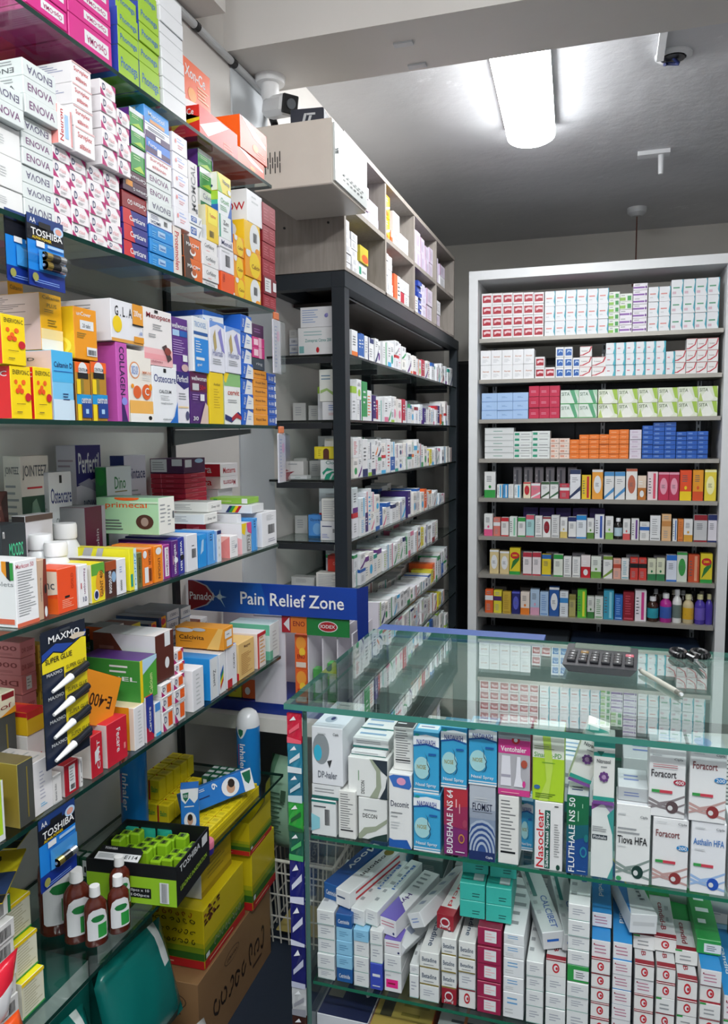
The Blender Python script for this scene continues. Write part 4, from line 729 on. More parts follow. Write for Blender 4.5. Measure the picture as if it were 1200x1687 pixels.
pile('L', 45, 75, P5, -.94, [(1215, 'opn'), (1175, 'gyl')], .1, 'yellow-topped stack', w5)
pile('L', 136, 172, P5, -1.06, [(1110, 'glim'), (1085, 'glim'), (1062, 'glim'), (1040, 'dkg')], .08, 'leaf green stack', w5)
pile('L', 183, 207, P5, -1.01, [(1115, 'qr'), (1078, 'qr'), (1034, 'qr')], .06, 'code-square stack', w5)
pile('L', 211, 233, P5, -1.02, [(1100, 'dky'), (1075, 'dky'), (1055, 'dky'), (1032, 'dky')], .08, 'yellow band stack', w5)
pile('L', 236, 244, P5, -1.01, [(1100, 'redm'), (1070, 'redm'), (1040, 'redm')], .08, 'brick red stack', w5)
pile('L', 246, 259, P5, -1.02, [(1088, 'blo'), (1068, 'blo'), (1048, 'blo'), (1028, 'blo')], .12, 'first navy-orange stack', w5)
pile('L', 263, 275, P5, -1.02, [(1080, 'blo'), (1060, 'blo'), (1040, 'blo'), (1018, 'blo')], .12, 'second navy-orange stack', w5)
pile('L', 277, 297, P5, -1.02, [(1090, 'wht5'), (1066, 'wht5'), (1044, 'wht5'), (1024, 'wht5'), (1008, 'wht5')], .12, 'first grey-white stack', w5)
pile('L', 299, 316, P5, -1.02, [(1082, 'wht5'), (1058, 'wht5'), (1038, 'wht5'), (1020, 'wht5'), (1003, 'wht5')], .12, 'second grey-white stack', w5)
pile('L', 330, 342, P5, -1.06, [(1040, 'redm'), (1020, 'pnk')], .06, 'rear right pair', w5)
# --- hanging cards
def hang_card(name, origin, U, V, thick, ops, label, cat, group=None, outline=None, base='#101826'):
    t = empty(name, (0, 0, 0), label, cat, group)
    O = Vector(origin); U = Vector(U); V = Vector(V); N = U.cross(V).normalized()
    pts = outline or [(0, 0), (1, 0), (1, 1), (0, 1)]
    b = M(); n = len(pts); vs = [O + U * u + V * v for u, v in pts] + [O + U * u + V * v - N * thick for u, v in pts]
    b.add(vs, [tuple(range(n)), tuple(range(n, 2 * n))[::-1]] + [(i, n + i, n + (i + 1) % n, (i + 1) % n) for i in range(n)], base)
    b.print(O, U, V, ops, .0003); b.obj('card', t)
    return t, O, U, V, N
TOSH = [('r', 0, 0, 1, .22, '#12318e'), ('r', 0, .22, 1, .64, '#1c84dc'), ('r', 0, .64, 1, 1, '#10131f'), ('r', 0, .86, 1, 1, '#1d3a78'), ('e', .85, .86, .14, .07, '#b8d4f0'), ('e', .85, .86, .09, .045, '#e0a090'), ('t', 'AA', .06, .88, .22, .95, 'w'),
        ('r', .3, .84, .62, .92, 'k'), ('t', 'TOSHIBA', .08, .71, .94, .81, 'W'), ('t', 'ALPHA POWER', .1, .66, .62, .70, 'y'), ('r', .2, .56, .42, .64, 'w'), ('r', .5, .58, .95, .62, 'lb'), ('l', .1, .04, .8, .1, 2, '#7fa0e0'), ('e', .13, .12, .08, .06, '#9a9a50'), ('r', .24, .24, .98, .52, '#3f9ae4')]
def battery(parent, c, ax, r, l):
    b = M(); c = Vector(c); ax = Vector(ax).normalized()
    b.cyl(c - ax * l / 2, c + ax * l * .2, r, r, mat('#1c1d20', .25)); b.cyl(c - ax * l / 2, c - ax * l * .22, r * 1.02, r * 1.02, mat('#c9ad5a', .25, .8, 'metal')); b.cyl(c + ax * l * .2, c + ax * l / 2, r, r, mat('#c8cacc', .25, .8, 'metal')); b.cyl(c - ax * l * .55, c - ax * l / 2, r * .35, r * .35, mat('#d8dadc', .25, .8, 'metal'))
    b.obj('battery', parent)
def tosh(x, y0, y1, zt, zb, tiltx, lab, nb=2, ops=TOSH):
    # card hangs in front of the shelf edge, its face towards the aisle and a little towards the street
    O = Vector((x, y0, zb)); U = Vector((-tiltx, y1 - y0, 0)); V = Vector((0, 0, zt - zb))
    t, O, U, V, N = hang_card('battery_card', O, U, V, .0012, ops, lab, 'batteries', None, [(0, .03), (.05, 0), (.95, 0), (1, .03), (1, .96), (.93, 1), (.07, 1), (0, .96)])
    for i in range(nb): battery(t, O + U * .6 + V * (.31 + .13 * i) + N * .008, U, .0068, .045)
    b = M(); P = O + U * .25 + V * .24; n = 10
    vs = []; 
    for s in (0, 1):
        for i in range(n + 1): a = PI * i / n; vs.append(P + U * (.72 * s) + V * (.28 * (1 - math.cos(a)) / 2) + N * (.017 * math.sin(a)))
    b.add(vs, [(i, i + 1, n + 2 + i, n + 1 + i) for i in range(n)], FILM); b.obj('blister', t)
p = atX(42, 348, -.852); q = atX(103, 380, -.852); r_ = atX(48, 468, -.852)
tosh(-.852, p.y, q.y, p.z, r_.z, .0, 'blue battery card hanging from the second shelf, front one')
tosh(-.866, p.y - .03, q.y - .035, p.z, r_.z + .002, .0, 'blue battery card mostly hidden behind the front card on second shelf', 0, [o_ for o_ in TOSH if o_[0] != 't'])
p = atX(62, 1362, -.84); q = atX(122, 1325, -.84); r_ = atX(68, 1452, -.84)
tosh(-.84, p.y, q.y, .905, .785, .0, 'blue battery card with one cell hanging over the lower bottles', 1)
# glue card strip
p = atX(66, 1048, -.845); q = atX(139, 1020, -.845); r_ = atX(78, 1270, -.845)
H = p.z - r_.z
ops = [('r', 0, 0, 1, 1, '#141b2e'), ('r', 0, 0, .47, .74, '#16213a'), ('p', [(0, .78), (.25, .83), (.45, .8), (.9, .87), (1, .86), (1, .1), (.47, .1), (.47, .7), (0, .7)], '#ecd81c'), ('p', [(0, .84), (.3, .89), (.7, .85), (1, .92), (1, .87), (.9, .88), (.45, .81), (.25, .84), (0, .79)], '#20449c'),
       ('t', 'MAXMO', .15, .905, .85, .955, 'W'), ('p', [(.6, .9), (.75, .92), (1, .9), (.95, .875), (.7, .875)], '#d9c9b4'), ('t', 'SUPER GLUE', .06, .76, .65, .80, 'k'), ('r', .38, .965, .62, .985, '#3c4048')]
for i in range(4):
    v = .57 - i * .17
    ops += [('p', [(.47, v), (1, v + .03), (1, v + .1), (.47, v + .08)], '#2b2d33'), ('t', 'SUPER GLUE', .5, v + .105, .95, v + .135, 'k'), ('t', 'MAXMO', .06, v + .10, .4, v + .125, 'lg'), ('r', .38, v, .47, v + .02, 'y')]
t, O, U, V, N = hang_card('glue_card', (-.845, p.y, r_.z), (0, q.y - p.y, 0), (0, 0, H + .004), .0012, ops, 'black and yellow super glue card hanging from the fourth shelf', 'glue', None, [(0, 0), (1, .05), (1, .98), (.93, 1), (.06, 1), (0, .98)])
for i in range(4):
    v = .57 - i * .17; c = O + U * .12 + V * (v - .005) + N * .008; dd = U * .42 + V * .05
    b = M(); b.cyl(c, c + dd, .0028, .0065, mat('W', .3), 12); b.cyl(c + dd, c + dd * 1.9, .0062, .0062, mat('#1c1f28', .3), 12); smooth_by_angle(b.obj('glue_tube', t))
# hanging pouches at the far end of shelf 3 and 4
for k, (px, pt, pb, lab) in enumerate(((437, 508, 612, 'clear toothbrush-like pack hanging beside the far end of the third shelf'), (445, 702, 798, 'white and clear pack hanging below the third shelf at its far end'))):
    zt = atX(px, pt, -.85).z; zb_ = atX(px, pb, -.85).z; y0 = 1.925 if k == 0 else 1.945
    t = empty('hanging_pack', (-.848, y0, zb_), lab, 'pack')
    h = zt - zb_; hc = h * .88
    b = M(); b.add([(0, -.005, 0), (0, .05, 0), (0, .05, hc), (0, -.005, hc), (.012, 0, .004), (.012, .045, .004), (.012, .045, hc - .006), (.012, 0, hc - .006)], [(0, 3, 2, 1), (4, 5, 6, 7), (0, 1, 5, 4), (1, 2, 6, 5), (2, 3, 7, 6), (3, 0, 4, 7)], FILM); b.obj('plastic_cover', t)
    b = M(); b.bbox(.004, .048, hc, mat('#e2e2ec', .2), .001); b.print((.002, -.024, 0), (0, .048, 0), (0, 0, hc), [('l', .2, .1, .5, .9, 12, '#9aa6cc'), ('e', .65, .7, .2, .1, '#e0b0cc')]); o = b.obj('card', t); o.location = (-.004, .0225, 0)
    b = M(); b.bbox(.006, .03, h - hc, mat('#d8784a'), .002); o = b.obj('clip', t); o.location = (-.004, .0225, hc)
# --- shelf 6: bottles, batteries, balms
P6 = LZ[6] + .0004
NAME[0] = 'pharmacy_carton'
def lathe_bottle(t, w, d, h, neck, glassm, nm='bottle_body'):
    b = M(); n = 28; prof = [(0.0001, .0), (.9, .0), (1, .03), (1, .62), (.93, .70), (.62, .78), (neck, .82), (neck, .86)]
    b.lathe([(r * w / 2, z * h) for r, z in prof], glassm, n, 1, d / w); return smooth_by_angle(b.obj(nm, t), .9)
def dettol(x, y, s, lab, rz=.9):
    t = empty('antiseptic_bottle', (x, y, P6), lab, 'bottle', 'brown antiseptic bottles', rz)
    w, d, h = .042 * s, .026 * s, .112 * s
    lathe_bottle(t, w, d, h, .3, mat('#5b2316', .12, spec=.7))
    b = M(); b.cyl((0, 0, .84 * h), (0, 0, 1.0 * h), w * .24, w * .22, mat('W', .35), 22)
    b.obj('cap', t)
    b = M(); n = 14; vs = []; W_, D_ = w / 2 * 1.012, d / 2 * 1.03
    rows = [(.12, .8), (.14, .95), (.45, .95), (.58, .75), (.64, .35)]
    for z, k in rows:
        for i in range(n + 1):
            a = -PI / 2 + (i / n - .5) * 2 * .95 * k; vs.append((W_ * math.cos(a) if 0 else W_ * math.sin((i / n - .5) * 2.1 * k), -D_ * math.cos((i / n - .5) * 2.1 * k), z * h))
    b.add(vs, [(j * (n + 1) + i, j * (n + 1) + i + 1, (j + 1) * (n + 1) + i + 1, (j + 1) * (n + 1) + i) for j in range(len(rows) - 1) for i in range(n)], 'w'); lb_ = b.obj('label', t)
    b = M(); vs = []
    for z in (.15, .22, .3, .38):
        for i in range(8): a = (i / 7) * .9 + .0 ; vs.append((W_ * 1.01 * math.sin(a), -D_ * 1.02 * math.cos(a), z * h))
    b.add(vs, [(j * 8 + i, j * 8 + i + 1, j * 8 + 9 + i, j * 8 + 8 + i) for j in range(3) for i in range(7)], '#2f9a43')
    for i in range(8):
        a0_, a1_ = (-1 + i / 4), (-1 + (i + 1) / 4); h0, h1 = (max(0, 1 - a0_ ** 2)) ** .5 * .055, (max(0, 1 - a1_ ** 2)) ** .5 * .055
        b.add([(W_ * 1.012 * math.sin(.62 * u + .05), -D_ * 1.03 * math.cos(.62 * u + .05), z_ * h) for u, z_ in ((a0_, .48 - h0), (a1_, .48 - h1), (a1_, .48 + h1), (a0_, .48 + h0))], [(0, 1, 2, 3)], '#1d7a3a')
    b.obj('printed_emblem', lb_)
dettol(-.886, 1.215, 1.0, 'small brown antiseptic bottle nearest the shelf edge')
dettol(-.905, 1.17, 1.02, 'small brown antiseptic bottle second in the front row')
dettol(-.925, 1.275, 1.0, 'small brown antiseptic bottle at the green battery box')
dettol(-.945, 1.17, 1.25, 'medium brown antiseptic bottle left of the small ones')
dettol(-1.0, 1.185, 1.75, 'largest brown antiseptic bottle at the rear under the battery card')
# battery box
t = empty('battery_box', (-.925, 1.385, P6), 'open green and black battery carton packed with green batteries', 'box', None, math.radians(6))
w, d, h = .20, .17, .085
def open_tray(b, w, d, h, th, mo, mi):
    for x0, y0, x1, y1 in ((-w / 2, -d / 2, w / 2, -d / 2 + th), (-w / 2, d / 2 - th, w / 2, d / 2), (-w / 2, -d / 2 + th, -w / 2 + th, d / 2 - th), (w / 2 - th, -d / 2 + th, w / 2, d / 2 - th)): b.box(x0, y0, 0, x1, y1, h, mo)
    b.box(-w / 2 + th, -d / 2 + th, 0, w / 2 - th, d / 2 - th, .003, mi)
b = M(); open_tray(b, w, d, h, .003, mat('k'), mat('#a48a6a'))
b.print((-w / 2, -d / 2, 0), (w, 0, 0), (0, 0, h), [('r', 0, 0, 1, .68, '#9ccf2c'), ('r', .42, .15, .72, .4, 'k'), ('t', '10pcs x 10', .48, .29, .7, .38, 'w'), ('t', '100pcs', .5, .17, .7, .26, 'w'), ('t', 'AA', .36, .16, .42, .3, 'k'), ('r', .82, .08, .92, .6, 'w'), ('b', .84, .1, .9, .58, 'g')], .0004)
b.print((w / 2, -d / 2, 0), (0, d, 0), (0, 0, h), [('t', 'TOSHIBA', .1, .75, .7, .92, 'w'), ('t', 'LEADING INNOVATION', .1, .3, .9, .42, 'l'), ('r', .75, .7, .92, .95, 'w')], .0004)
b.print((w / 2 - .003, d / 2 - .003, .01), (-w + .006, 0, 0), (0, 0, h - .01), [('r', 0, 0, 1, 1, '#a48a6a')], .0004)
b.obj('tray', t)
for i in range(7):
    for j in range(3):
        x = -.082 + i * .027; y = -.02 + j * .034
        b = M(); b.bbox(.0245, .026, .056, mat('#8fbf24', .25), .003); b.print((-.012, -.013, .056), (.024, 0, 0), (0, .026, 0), [('r', .2, .2, .8, .8, '#4f6f14'), ('r', .4, .3, .6, .7, 'k')], .0003); o = b.obj('battery_pack', t); o.location = (x, y, .006 + .006 * ((i * 5 + j * 3) % 4))
b = M(); b.bbox(.09, .055, .003, mat('k'), .001); b.print((-.045, -.0275, .003), (.09, 0, 0), (0, .055, 0), [('r', 0, 0, 1, .5, 'w'), ('t', '-E114', .6, .15, .95, .4, 'k'), ('l', .05, .1, .5, .4, 3, 'g'), ('t', 'TOSHIBA', .1, .7, .4, .85, 'w')], .0003); o = b.obj('folded_flap', t); o.location = (-.04, -.055, .082); o.rotation_euler = (0, .12, .2)
# vicks style tall sticks and boxes
def inhaler(x, y, z, r, h, lab, cap=True):
    t = empty('display_inhaler', (x, y, z), lab, 'display stick')
    b = M(); b.lathe([(r * .94, 0), (r, .01), (r, h * .78)], mat('#1d7fc9', .25), 40); smooth_by_angle(b.obj('tube_body', t))
    if cap:
        b = M(); b.lathe([(r * 1.01, h * .78), (r * 1.01, h * .82), (r * .93, h * .89), (r * .75, h * .95), (r * .45, h * .985), (.001, h)], mat('#e8eaec', .25), 40); smooth_by_angle(b.obj('dome_cap', t))
    b = M(); a0 = -1.15
    def wrap(pts, col, rr=1.03):
        b.add([(r * rr * math.sin(a0 + u / r), -r * rr * math.cos(a0 + u / r), v) for u, v in pts], [tuple(range(len(pts)))], col)
    C0 = r * 1.15 - r * .2
    def wraptext(s, u0, v0, hh, ll, col):
        vs, fs, _ = text_geo(s); b.add([(r * 1.035 * math.sin(a0 + (u0 + y_ * hh) / r), -r * 1.035 * math.cos(a0 + (u0 + y_ * hh) / r), v0 - x_ * ll) for x_, y_ in vs], fs, col)
    n = 14
    for i in range(n):
        u0_, u1_ = C0 - .55 * r + r * 1.1 * i / n, C0 - .55 * r + r * 1.1 * (i + 1) / n
        wrap([(u0_, h * .779 - math.sin(PI * i / n) * h * .13), (u1_, h * .779 - math.sin(PI * (i + 1) / n) * h * .13), (u1_, h * .78), (u0_, h * .78)], 'w', 1.008)
    wrap([(C0 + .24 * r * u, h * .72 + h * .042 * v) for u, v in ((-1, 1), (0, 1.3), (1, 1), (.9, -.2), (0, -1.3), (-.9, -.2))][::-1], '#1c6a4a', 1.045)
    wrap([(C0 - .30 * r, h * .57), (C0 - .22 * r, h * .57), (C0 - .22 * r, h * .3), (C0 - .30 * r, h * .3)][::-1], '#b0284a', 1.03)
    wraptext('Inhaler', C0 - .12 * r, h * .58, r * .5, h * .34, 'w')
    b.obj('label', t); return t
inhaler(-.925, 1.87, P6, .032, .215, 'large blue inhaler-shaped display with white dome cap')
A('vsh', '#2474c4', 'blue vapour stick carton', 'FL p 0,1 1,1 .95,.75 .75,.65 .5,.78 .25,.65 .05,.75 w; F p .12,.9 .45,.92 .42,.78 .28,.7 .15,.78 #1c6a4a; L p .55,.9 .88,.92 .85,.78 .72,.7 .58,.78 #1c6a4a; F t VICKS .16 .8 .4 .87 w; F l .2 .55 .8 .62 1 w; L e .5 .25 .35 .2 w; F e .5 .25 .34 .2 w; F e .5 .27 .16 .12 #c69a7c; F e .5 .33 .14 .08 #2a1c18; R t 6 .2 .3 .8 .6 w; T r 0 0 1 1 #2060a8')
carton('vsh', .04, .035, .10, (-.895, 1.505, P6 + .062), .5, 'upright blue vapour stick carton with white shields standing behind the battery carton')
A('vln', '#2474c4', 'long blue carton', 'F r .85 0 1 1 w; F p .86,.9 .99,.92 .97,.5 .925,.3 .88,.5 #1c6a4a; F e .66 .5 .13 .44 w; F e .66 .45 .06 .25 #c69a7c; F e .68 .65 .05 .2 #2a1c18; F l .1 .4 .45 .55 1 n; F t 6 .4 .65 .48 .95 w -90; F l .1 .75 .3 .9 2 w')
carton('vln', .19, .035, .052, (-.905, 1.66, P6 + .05), 1.05, 'long blue carton with shield logo lying on the yellow balm packs', rot=(-.35, -.06, 1.0))
inhaler(-1.08, 1.56, P6, .032, .27, 'blue inhaler-shaped display pack standing at the back under the fifth shelf', False)
A('yb', '#e8d21c', 'tiny yellow balm carton', 'F r 0 0 .12 1 r; F t Balm .25 .4 .85 .7 e; T r .2 .3 .8 .7 #cdb814; L l .2 .2 .8 .8 2 gd')
t = empty('balm_tray', (-.905, 1.66, P6), 'yellow display tray wrapped in film on the lowest glass shelf', 'tray', None, 0)
b = M(); open_tray(b, .075, .30, .028, .002, mat('#e3cd1a'), mat('gd')); b.print((.0375, -.15, 0), (0, .3, 0), (0, 0, .028), [('r', 0, .0, 1, .12, 'gd'), ('l', .1, .3, .9, .7, 2, '#b39c10')], .0003); b.obj('tray_body', t)
k = 0
for i in range(3):
    for j in range(9):
        k += 1; carton('yb', .0225, .03, .034, (-.905 - .024 + i * .024, 1.53 + j * .0325, P6 + .0035), 0, f'tiny yellow balm carton, {ORD[j + 1]} along {("wall side","middle","aisle side")[i]} row of the wrapped tray', 'yellow balm cartons in the wrapped tray', name='balm_carton')
for i in range(5):
    for j in range(4):
        carton('yb', .03, .03, .045 + .0, (-1.13 + j * .033, 1.62 + i * .035, P6 + .002 + (.046 if 0 else 0)), 0, f'tiny yellow balm carton, {ORD[j + 1]} from wall, row {["one","two","three","four","five"][i]} at the rear', 'yellow balm cartons at the rear of the lowest glass shelf', name='balm_carton')
for i in range(5):
    for j in range(2):
        carton('yb', .03, .03, .05, (-1.10 + j * .033, 1.64 + i * .035, P6 + .048), 0, f'tiny yellow balm carton, upper layer, {("wall side","outer")[j]}, {ORD[i + 1]} along', 'yellow balm cartons at the rear of the lowest glass shelf', name='balm_carton')
A('gb', '#1d5a40', 'small dark green balm carton', 'F r .25 .1 .75 .9 w; F r .4 .3 .6 .6 k; T r .1 .2 .9 .7 lg')
for i in range(3):
    for j in range(4):
        carton('gb', .02, .022, .07, (-.985 + j * .0225, 1.745 + i * .025, P6 + .002), 0, f'small dark green carton, {ORD[j + 1]} from wall, {("front","middle","rear")[i]} row beside the inhaler', 'dark green cartons beside the inhaler', name='balm_carton')
for j in range(3): carton('gb', .025, .03, .045, (-1.09 + j * .028, 1.36, P6 + .002), 0, f'small dark green carton, {("left","middle","right")[j]} of three behind the battery carton', 'three green cartons behind the battery carton', name='balm_carton')
def tin(x, y, z, r, h, c1, c2, lab):
    t = empty('balm_tin', (x, y, z), lab, 'tin'); b = M(); b.lathe([(r * .96, 0), (r, .003), (r, h * .5)], mat(c1, .3), 28); smooth_by_angle(b.obj('tin_body', t))
    b = M(); b.lathe([(r * 1.03, h * .5), (r * 1.03, h * .94), (r * .97, h)], mat(c2, .3), 28); smooth_by_angle(b.obj('lid', t))
tin(-.865, 1.515, P6, .02, .03, '#3a2f8c', '#e07c94', 'round pink-lidded balm tin beside the blue vapour stick carton')
tin(-.872, 1.475, P6 + .0, .012, .02, '#2a8a7c', '#e9e9ea', 'small white-lidded tin next to the pink balm tin')
for i in range(3): tin(-1.02 + i * .04, 1.465 + .004 * i, P6 + .06 * 0, .019, .07, '#1f8a78', '#2aa48c', f'teal balm jar, {("left","middle","right")[i]} of three behind the battery carton')
# left end of shelf 6
A('ybx', '#e6e2c4', 'yellow-topped cream carton', 'F r .04 .05 .96 .95 #dedcc6; F l .1 .1 .9 .9 10 #b8b494; L r 0 0 1 1 #ecebdc; F r 0 0 1 .05 e; F r 0 .9 1 1 y; T e .5 .5 .2 .1 r; T t Sulfin .2 .6 .8 .8 #7a8a20', T='#e8dc1e', L='#e9e6d0')
A('bbx', '#dcdcda', 'white carton with tall barcode', 'F b .35 .15 .85 .75; L l .1 .2 .9 .8 3 lg; F r 0 0 .04 1 G', T='#cfcfcc')
A('bby', '#dcdcda', 'white carton with green spine', 'F b .3 .1 .75 .8; F r .9 0 1 1 #2c7a48', T='#cfcfcc')
for i in range(6):
    carton('bbx', .055, .12, .031, (-.955 + .003 * (i % 2), .925 , P6 + i * .032), PI / 2, ('bottom' if i == 0 else ORD[i + 1] + ' up') + ' white carton with tall barcode in the pile at lower left', 'white barcode cartons at lower left')
carton('bby', .06, .12, .03, (-.965, .93, P6 + .193), PI / 2, 'topmost white barcode carton under the flat glue cards')
for i in range(3):
    carton('ybx', .052, .055, .062, (-.925 - .012 * i, .992 + .002 * i, P6 + i * .0632), PI / 2, f'yellow-topped cream carton, {("bottom","middle","top")[i]} of three on the lowest glass shelf', 'yellow-topped cartons on the lowest glass shelf')
for i, (x, y, rz, z) in enumerate(((-.93, .93, .5, P6 + .245), (-.98, 1.03, .35, P6 + .285))):
    O = Vector((x - .08, y - .1, z)); U = Vector((.16 * math.cos(rz), .16 * math.sin(rz), 0)); V = Vector((-.16 * math.sin(rz), .16 * math.cos(rz), .0))
    ops = [('r', 0, 0, 1, .14, '#15171c'), ('t', 'MAXMO', .1, .03, .35, .11, 'w'), ('t', 'MAXMO', .6, .03, .85, .11, 'w'), ('r', 0, .14, 1, .55, '#23365c'), ('r', 0, .55, 1, 1, '#d9c324'), ('t', 'MAXMO', .2, .7, .8, .9, 'k')]
    t, O, U, V, N = hang_card('glue_card', O, U, V, .0015, ops, ('upper', 'lower')[1 - i] + ' flat black and yellow glue card with white tubes at lower left', 'glue', None, None, '#c9b41c')
    for j in range(2):
        c = O + U * (.15 + .45 * j) + V * .1 + N * .012
        b = M(); b.cyl(c, c + V * .45, .003, .011, mat('W', .3), 16); b.cyl(c + V * .45, c + V * .85, .011, .012, mat('W', .3), 16); smooth_by_angle(b.obj('glue_tube', t))
def pouch(name, pts, depth_v, c1, ops, lab, cat, bulge=.02, slots=None):
    # soft packet: a quad patch pillowed on both sides
    P = [Vector(p) for p in pts]; n = 10; N = (P[1] - P[0]).cross(P[3] - P[0]).normalized(); vs = []; fs = []
    for s in (1, -1):
        for j in range(n + 1):
            for i in range(n + 1):
                u = i / n; v = j / n; q = (P[0] * (1 - u) + P[1] * u) * (1 - v) + (P[3] * (1 - u) + P[2] * u) * v
                k = (math.sin(PI * u) * math.sin(PI * v)) ** .5 if 0 < i < n and 0 < j < n else 0
                wr = .12 * math.sin(u * 19 + v * 7) * math.sin(v * 13 + 2)
                vs.append(q + N * (s * bulge * k * (1 + wr)))
    b = M(); m_ = (n + 1) ** 2
    for j in range(n):
        for i in range(n):
            a = j * (n + 1) + i; col = c1(i / n, j / n)
            b.add([vs[a], vs[a + 1], vs[a + n + 2], vs[a + n + 1]], [(0, 1, 2, 3)], mat(col, .25)); b.add([vs[m_ + a], vs[m_ + a + n + 1], vs[m_ + a + n + 2], vs[m_ + a + 1]], [(0, 1, 2, 3)], mat(col, .25))
    import bmesh
    o = b.obj(name); bm = bmesh.new(); bm.from_mesh(o.data); bmesh.ops.remove_doubles(bm, verts=bm.verts, dist=1e-5); bm.to_mesh(o.data); bm.free()
    o.data.polygons.foreach_set('use_smooth', [True] * len(o.data.polygons))
    if ops: print_obj(o, 'printed_panel', P[0] + N * (bulge * 1.12), P[1] - P[0], P[3] - P[0], ops)
    return tag(o, lab, cat)
r1, r2, r3, r4 = atX(38, 1562, -.84), atX(14, 1672, -.84), atX(34, 1643, -.835), atX(46, 1700, -.835)
pouch('sachet_pack', [(-.84, .76, r2.z - .01), (-.84, r2.y, r2.z), (-.85, r1.y, r1.z), (-.85, .76, r1.z - .01)], 0, lambda u, v: '#d8263a' if v > .5 else '#efeff1', None, 'red and white soft packet at the lower left edge', 'packet', .018)
pouch('sachet_pack', [(-.83, .76, P6 + .002), (-.83, r4.y, P6 + .002), (-.84, r3.y, r3.z - .02), (-.84, .76, r3.z - .02)], 0, lambda u, v: '#ee5a24' if v > .45 else '#f0f0f2', None, 'orange and white soft packet at the lower left corner', 'packet', .018)
# teal packs on the floor below shelf 6
for i, (y0, y1, x, zb_, zt) in enumerate(((.98, 1.17, -.90, .0, .22), (1.19, 1.42, -.89, .0, .22), (.98, 1.18, -.905, .225, .43), (1.20, 1.43, -.895, .225, .45))):
    pouch('diaper_pack', [(x, y0, zb_), (x + .01, y1, zb_), (x - .03, y1 - .02, zt), (x - .05, y0, zt)], 0, lambda u, v: '#dfe3e2' if abs(u - .82) < .06 and v > .5 else '#0f6e68', None, ('lower left', 'lower right', 'upper left', 'upper right')[i] + ' glossy dark teal packet below the lowest glass shelf', 'packet', .03)
for i, (x, y, w, h) in enumerate(((-1.06, 1.12, .22, .46), (-1.06, 1.36, .20, .48))):
    A('teal%d' % i, '#0f6a62', '', 'F l .1 .1 .9 .3 1 w; T p .1,.1 .15,.1 .9,.9 .85,.9 #4aa090; F r 0 .9 1 1 #dfe3e2', T='#116e66')
    carton('teal%d' % i, w, .17, h, (x, y, 0), PI / 2, 'tall dark teal paper-wrapped pack under the lowest glass shelf, ' + ('near', 'far')[i] + ' one')
# polybag
pouch('plastic_bag', [(-.84, 1.38, .03), (-.83, 1.49, .03), (-.85, 1.46, .19), (-.86, 1.39, .2)], 0, lambda u, v: '#b9bab8', None, 'crumpled grey plastic bag on the floor by the brown carton', 'bag', .03)
# cartons on the floor
A('brc', '#9a7550', 'big brown cardboard shipping carton', 'F t ශ .2 .5 .3 .6 k; R e .42 .78 .10 .075 #4a3526; R e .42 .78 .094 .066 #9a7550; R t SAMAHAN .35 .755 .49 .80 #4a3526; R l .7 .15 .9 .25 1 #4a3526; F e .72 .76 .16 .1 #4a3526; F e .72 .76 .15 .09 #9a7550; F t SAMAHAN .6 .73 .84 .79 #4a3526; F l .55 .6 .9 .64 1 #4a3526', T='#8a6845')
carton('brc', .26, .44, .215, (-1.035, 1.735, .0), .03, 'big brown cardboard shipping carton on the floor beside the wire basket', name='cardboard_carton')
def loops(b, O, U, V, n, seed, col):
    # handwritten-looking rounded script drawn as thin stroke ribbons
    rr = random.Random(seed); O = Vector(O); U = Vector(U); V = Vector(V); N = U.cross(V).normalized()
    for i in range(n):
        c = O + U * ((i + .5) / n) + N * .0008; k = 12; a0 = rr.uniform(0, 6); sp = rr.uniform(4.2, 6.2); prev = None
        for s_ in range(k + 1):
            a = a0 + sp * s_ / k; r1 = .34 + .12 * math.sin(s_ * .7 + i)
            A_ = c + U * (r1 / n * math.cos(a)) + V * (.5 + r1 * math.sin(a)); B_ = c + U * ((r1 - .12) / n * math.cos(a)) + V * (.5 + (r1 - .12) * math.sin(a))
            if prev: b.add([prev[0], A_, B_, prev[1]], [(0, 1, 2, 3)], col); b.add([prev[0] + N * .0002, prev[1] + N * .0002, B_ + N * .0002, A_ + N * .0002], [(0, 1, 2, 3)], col)
            prev = (A_, B_)
o = bpy.data.objects['cardboard_carton']
b = M(); loops(b, (.13, -.15, .05), (0, .33, 0), (0, 0, .075), 8, 3, '#2c2019'); b.obj('printed_script', o)
b = M(); loops(b, (.0, -.22, .04), (.12, 0, 0), (0, 0, .04), 5, 8, '#2c2019'); b.obj('printed_script', o)
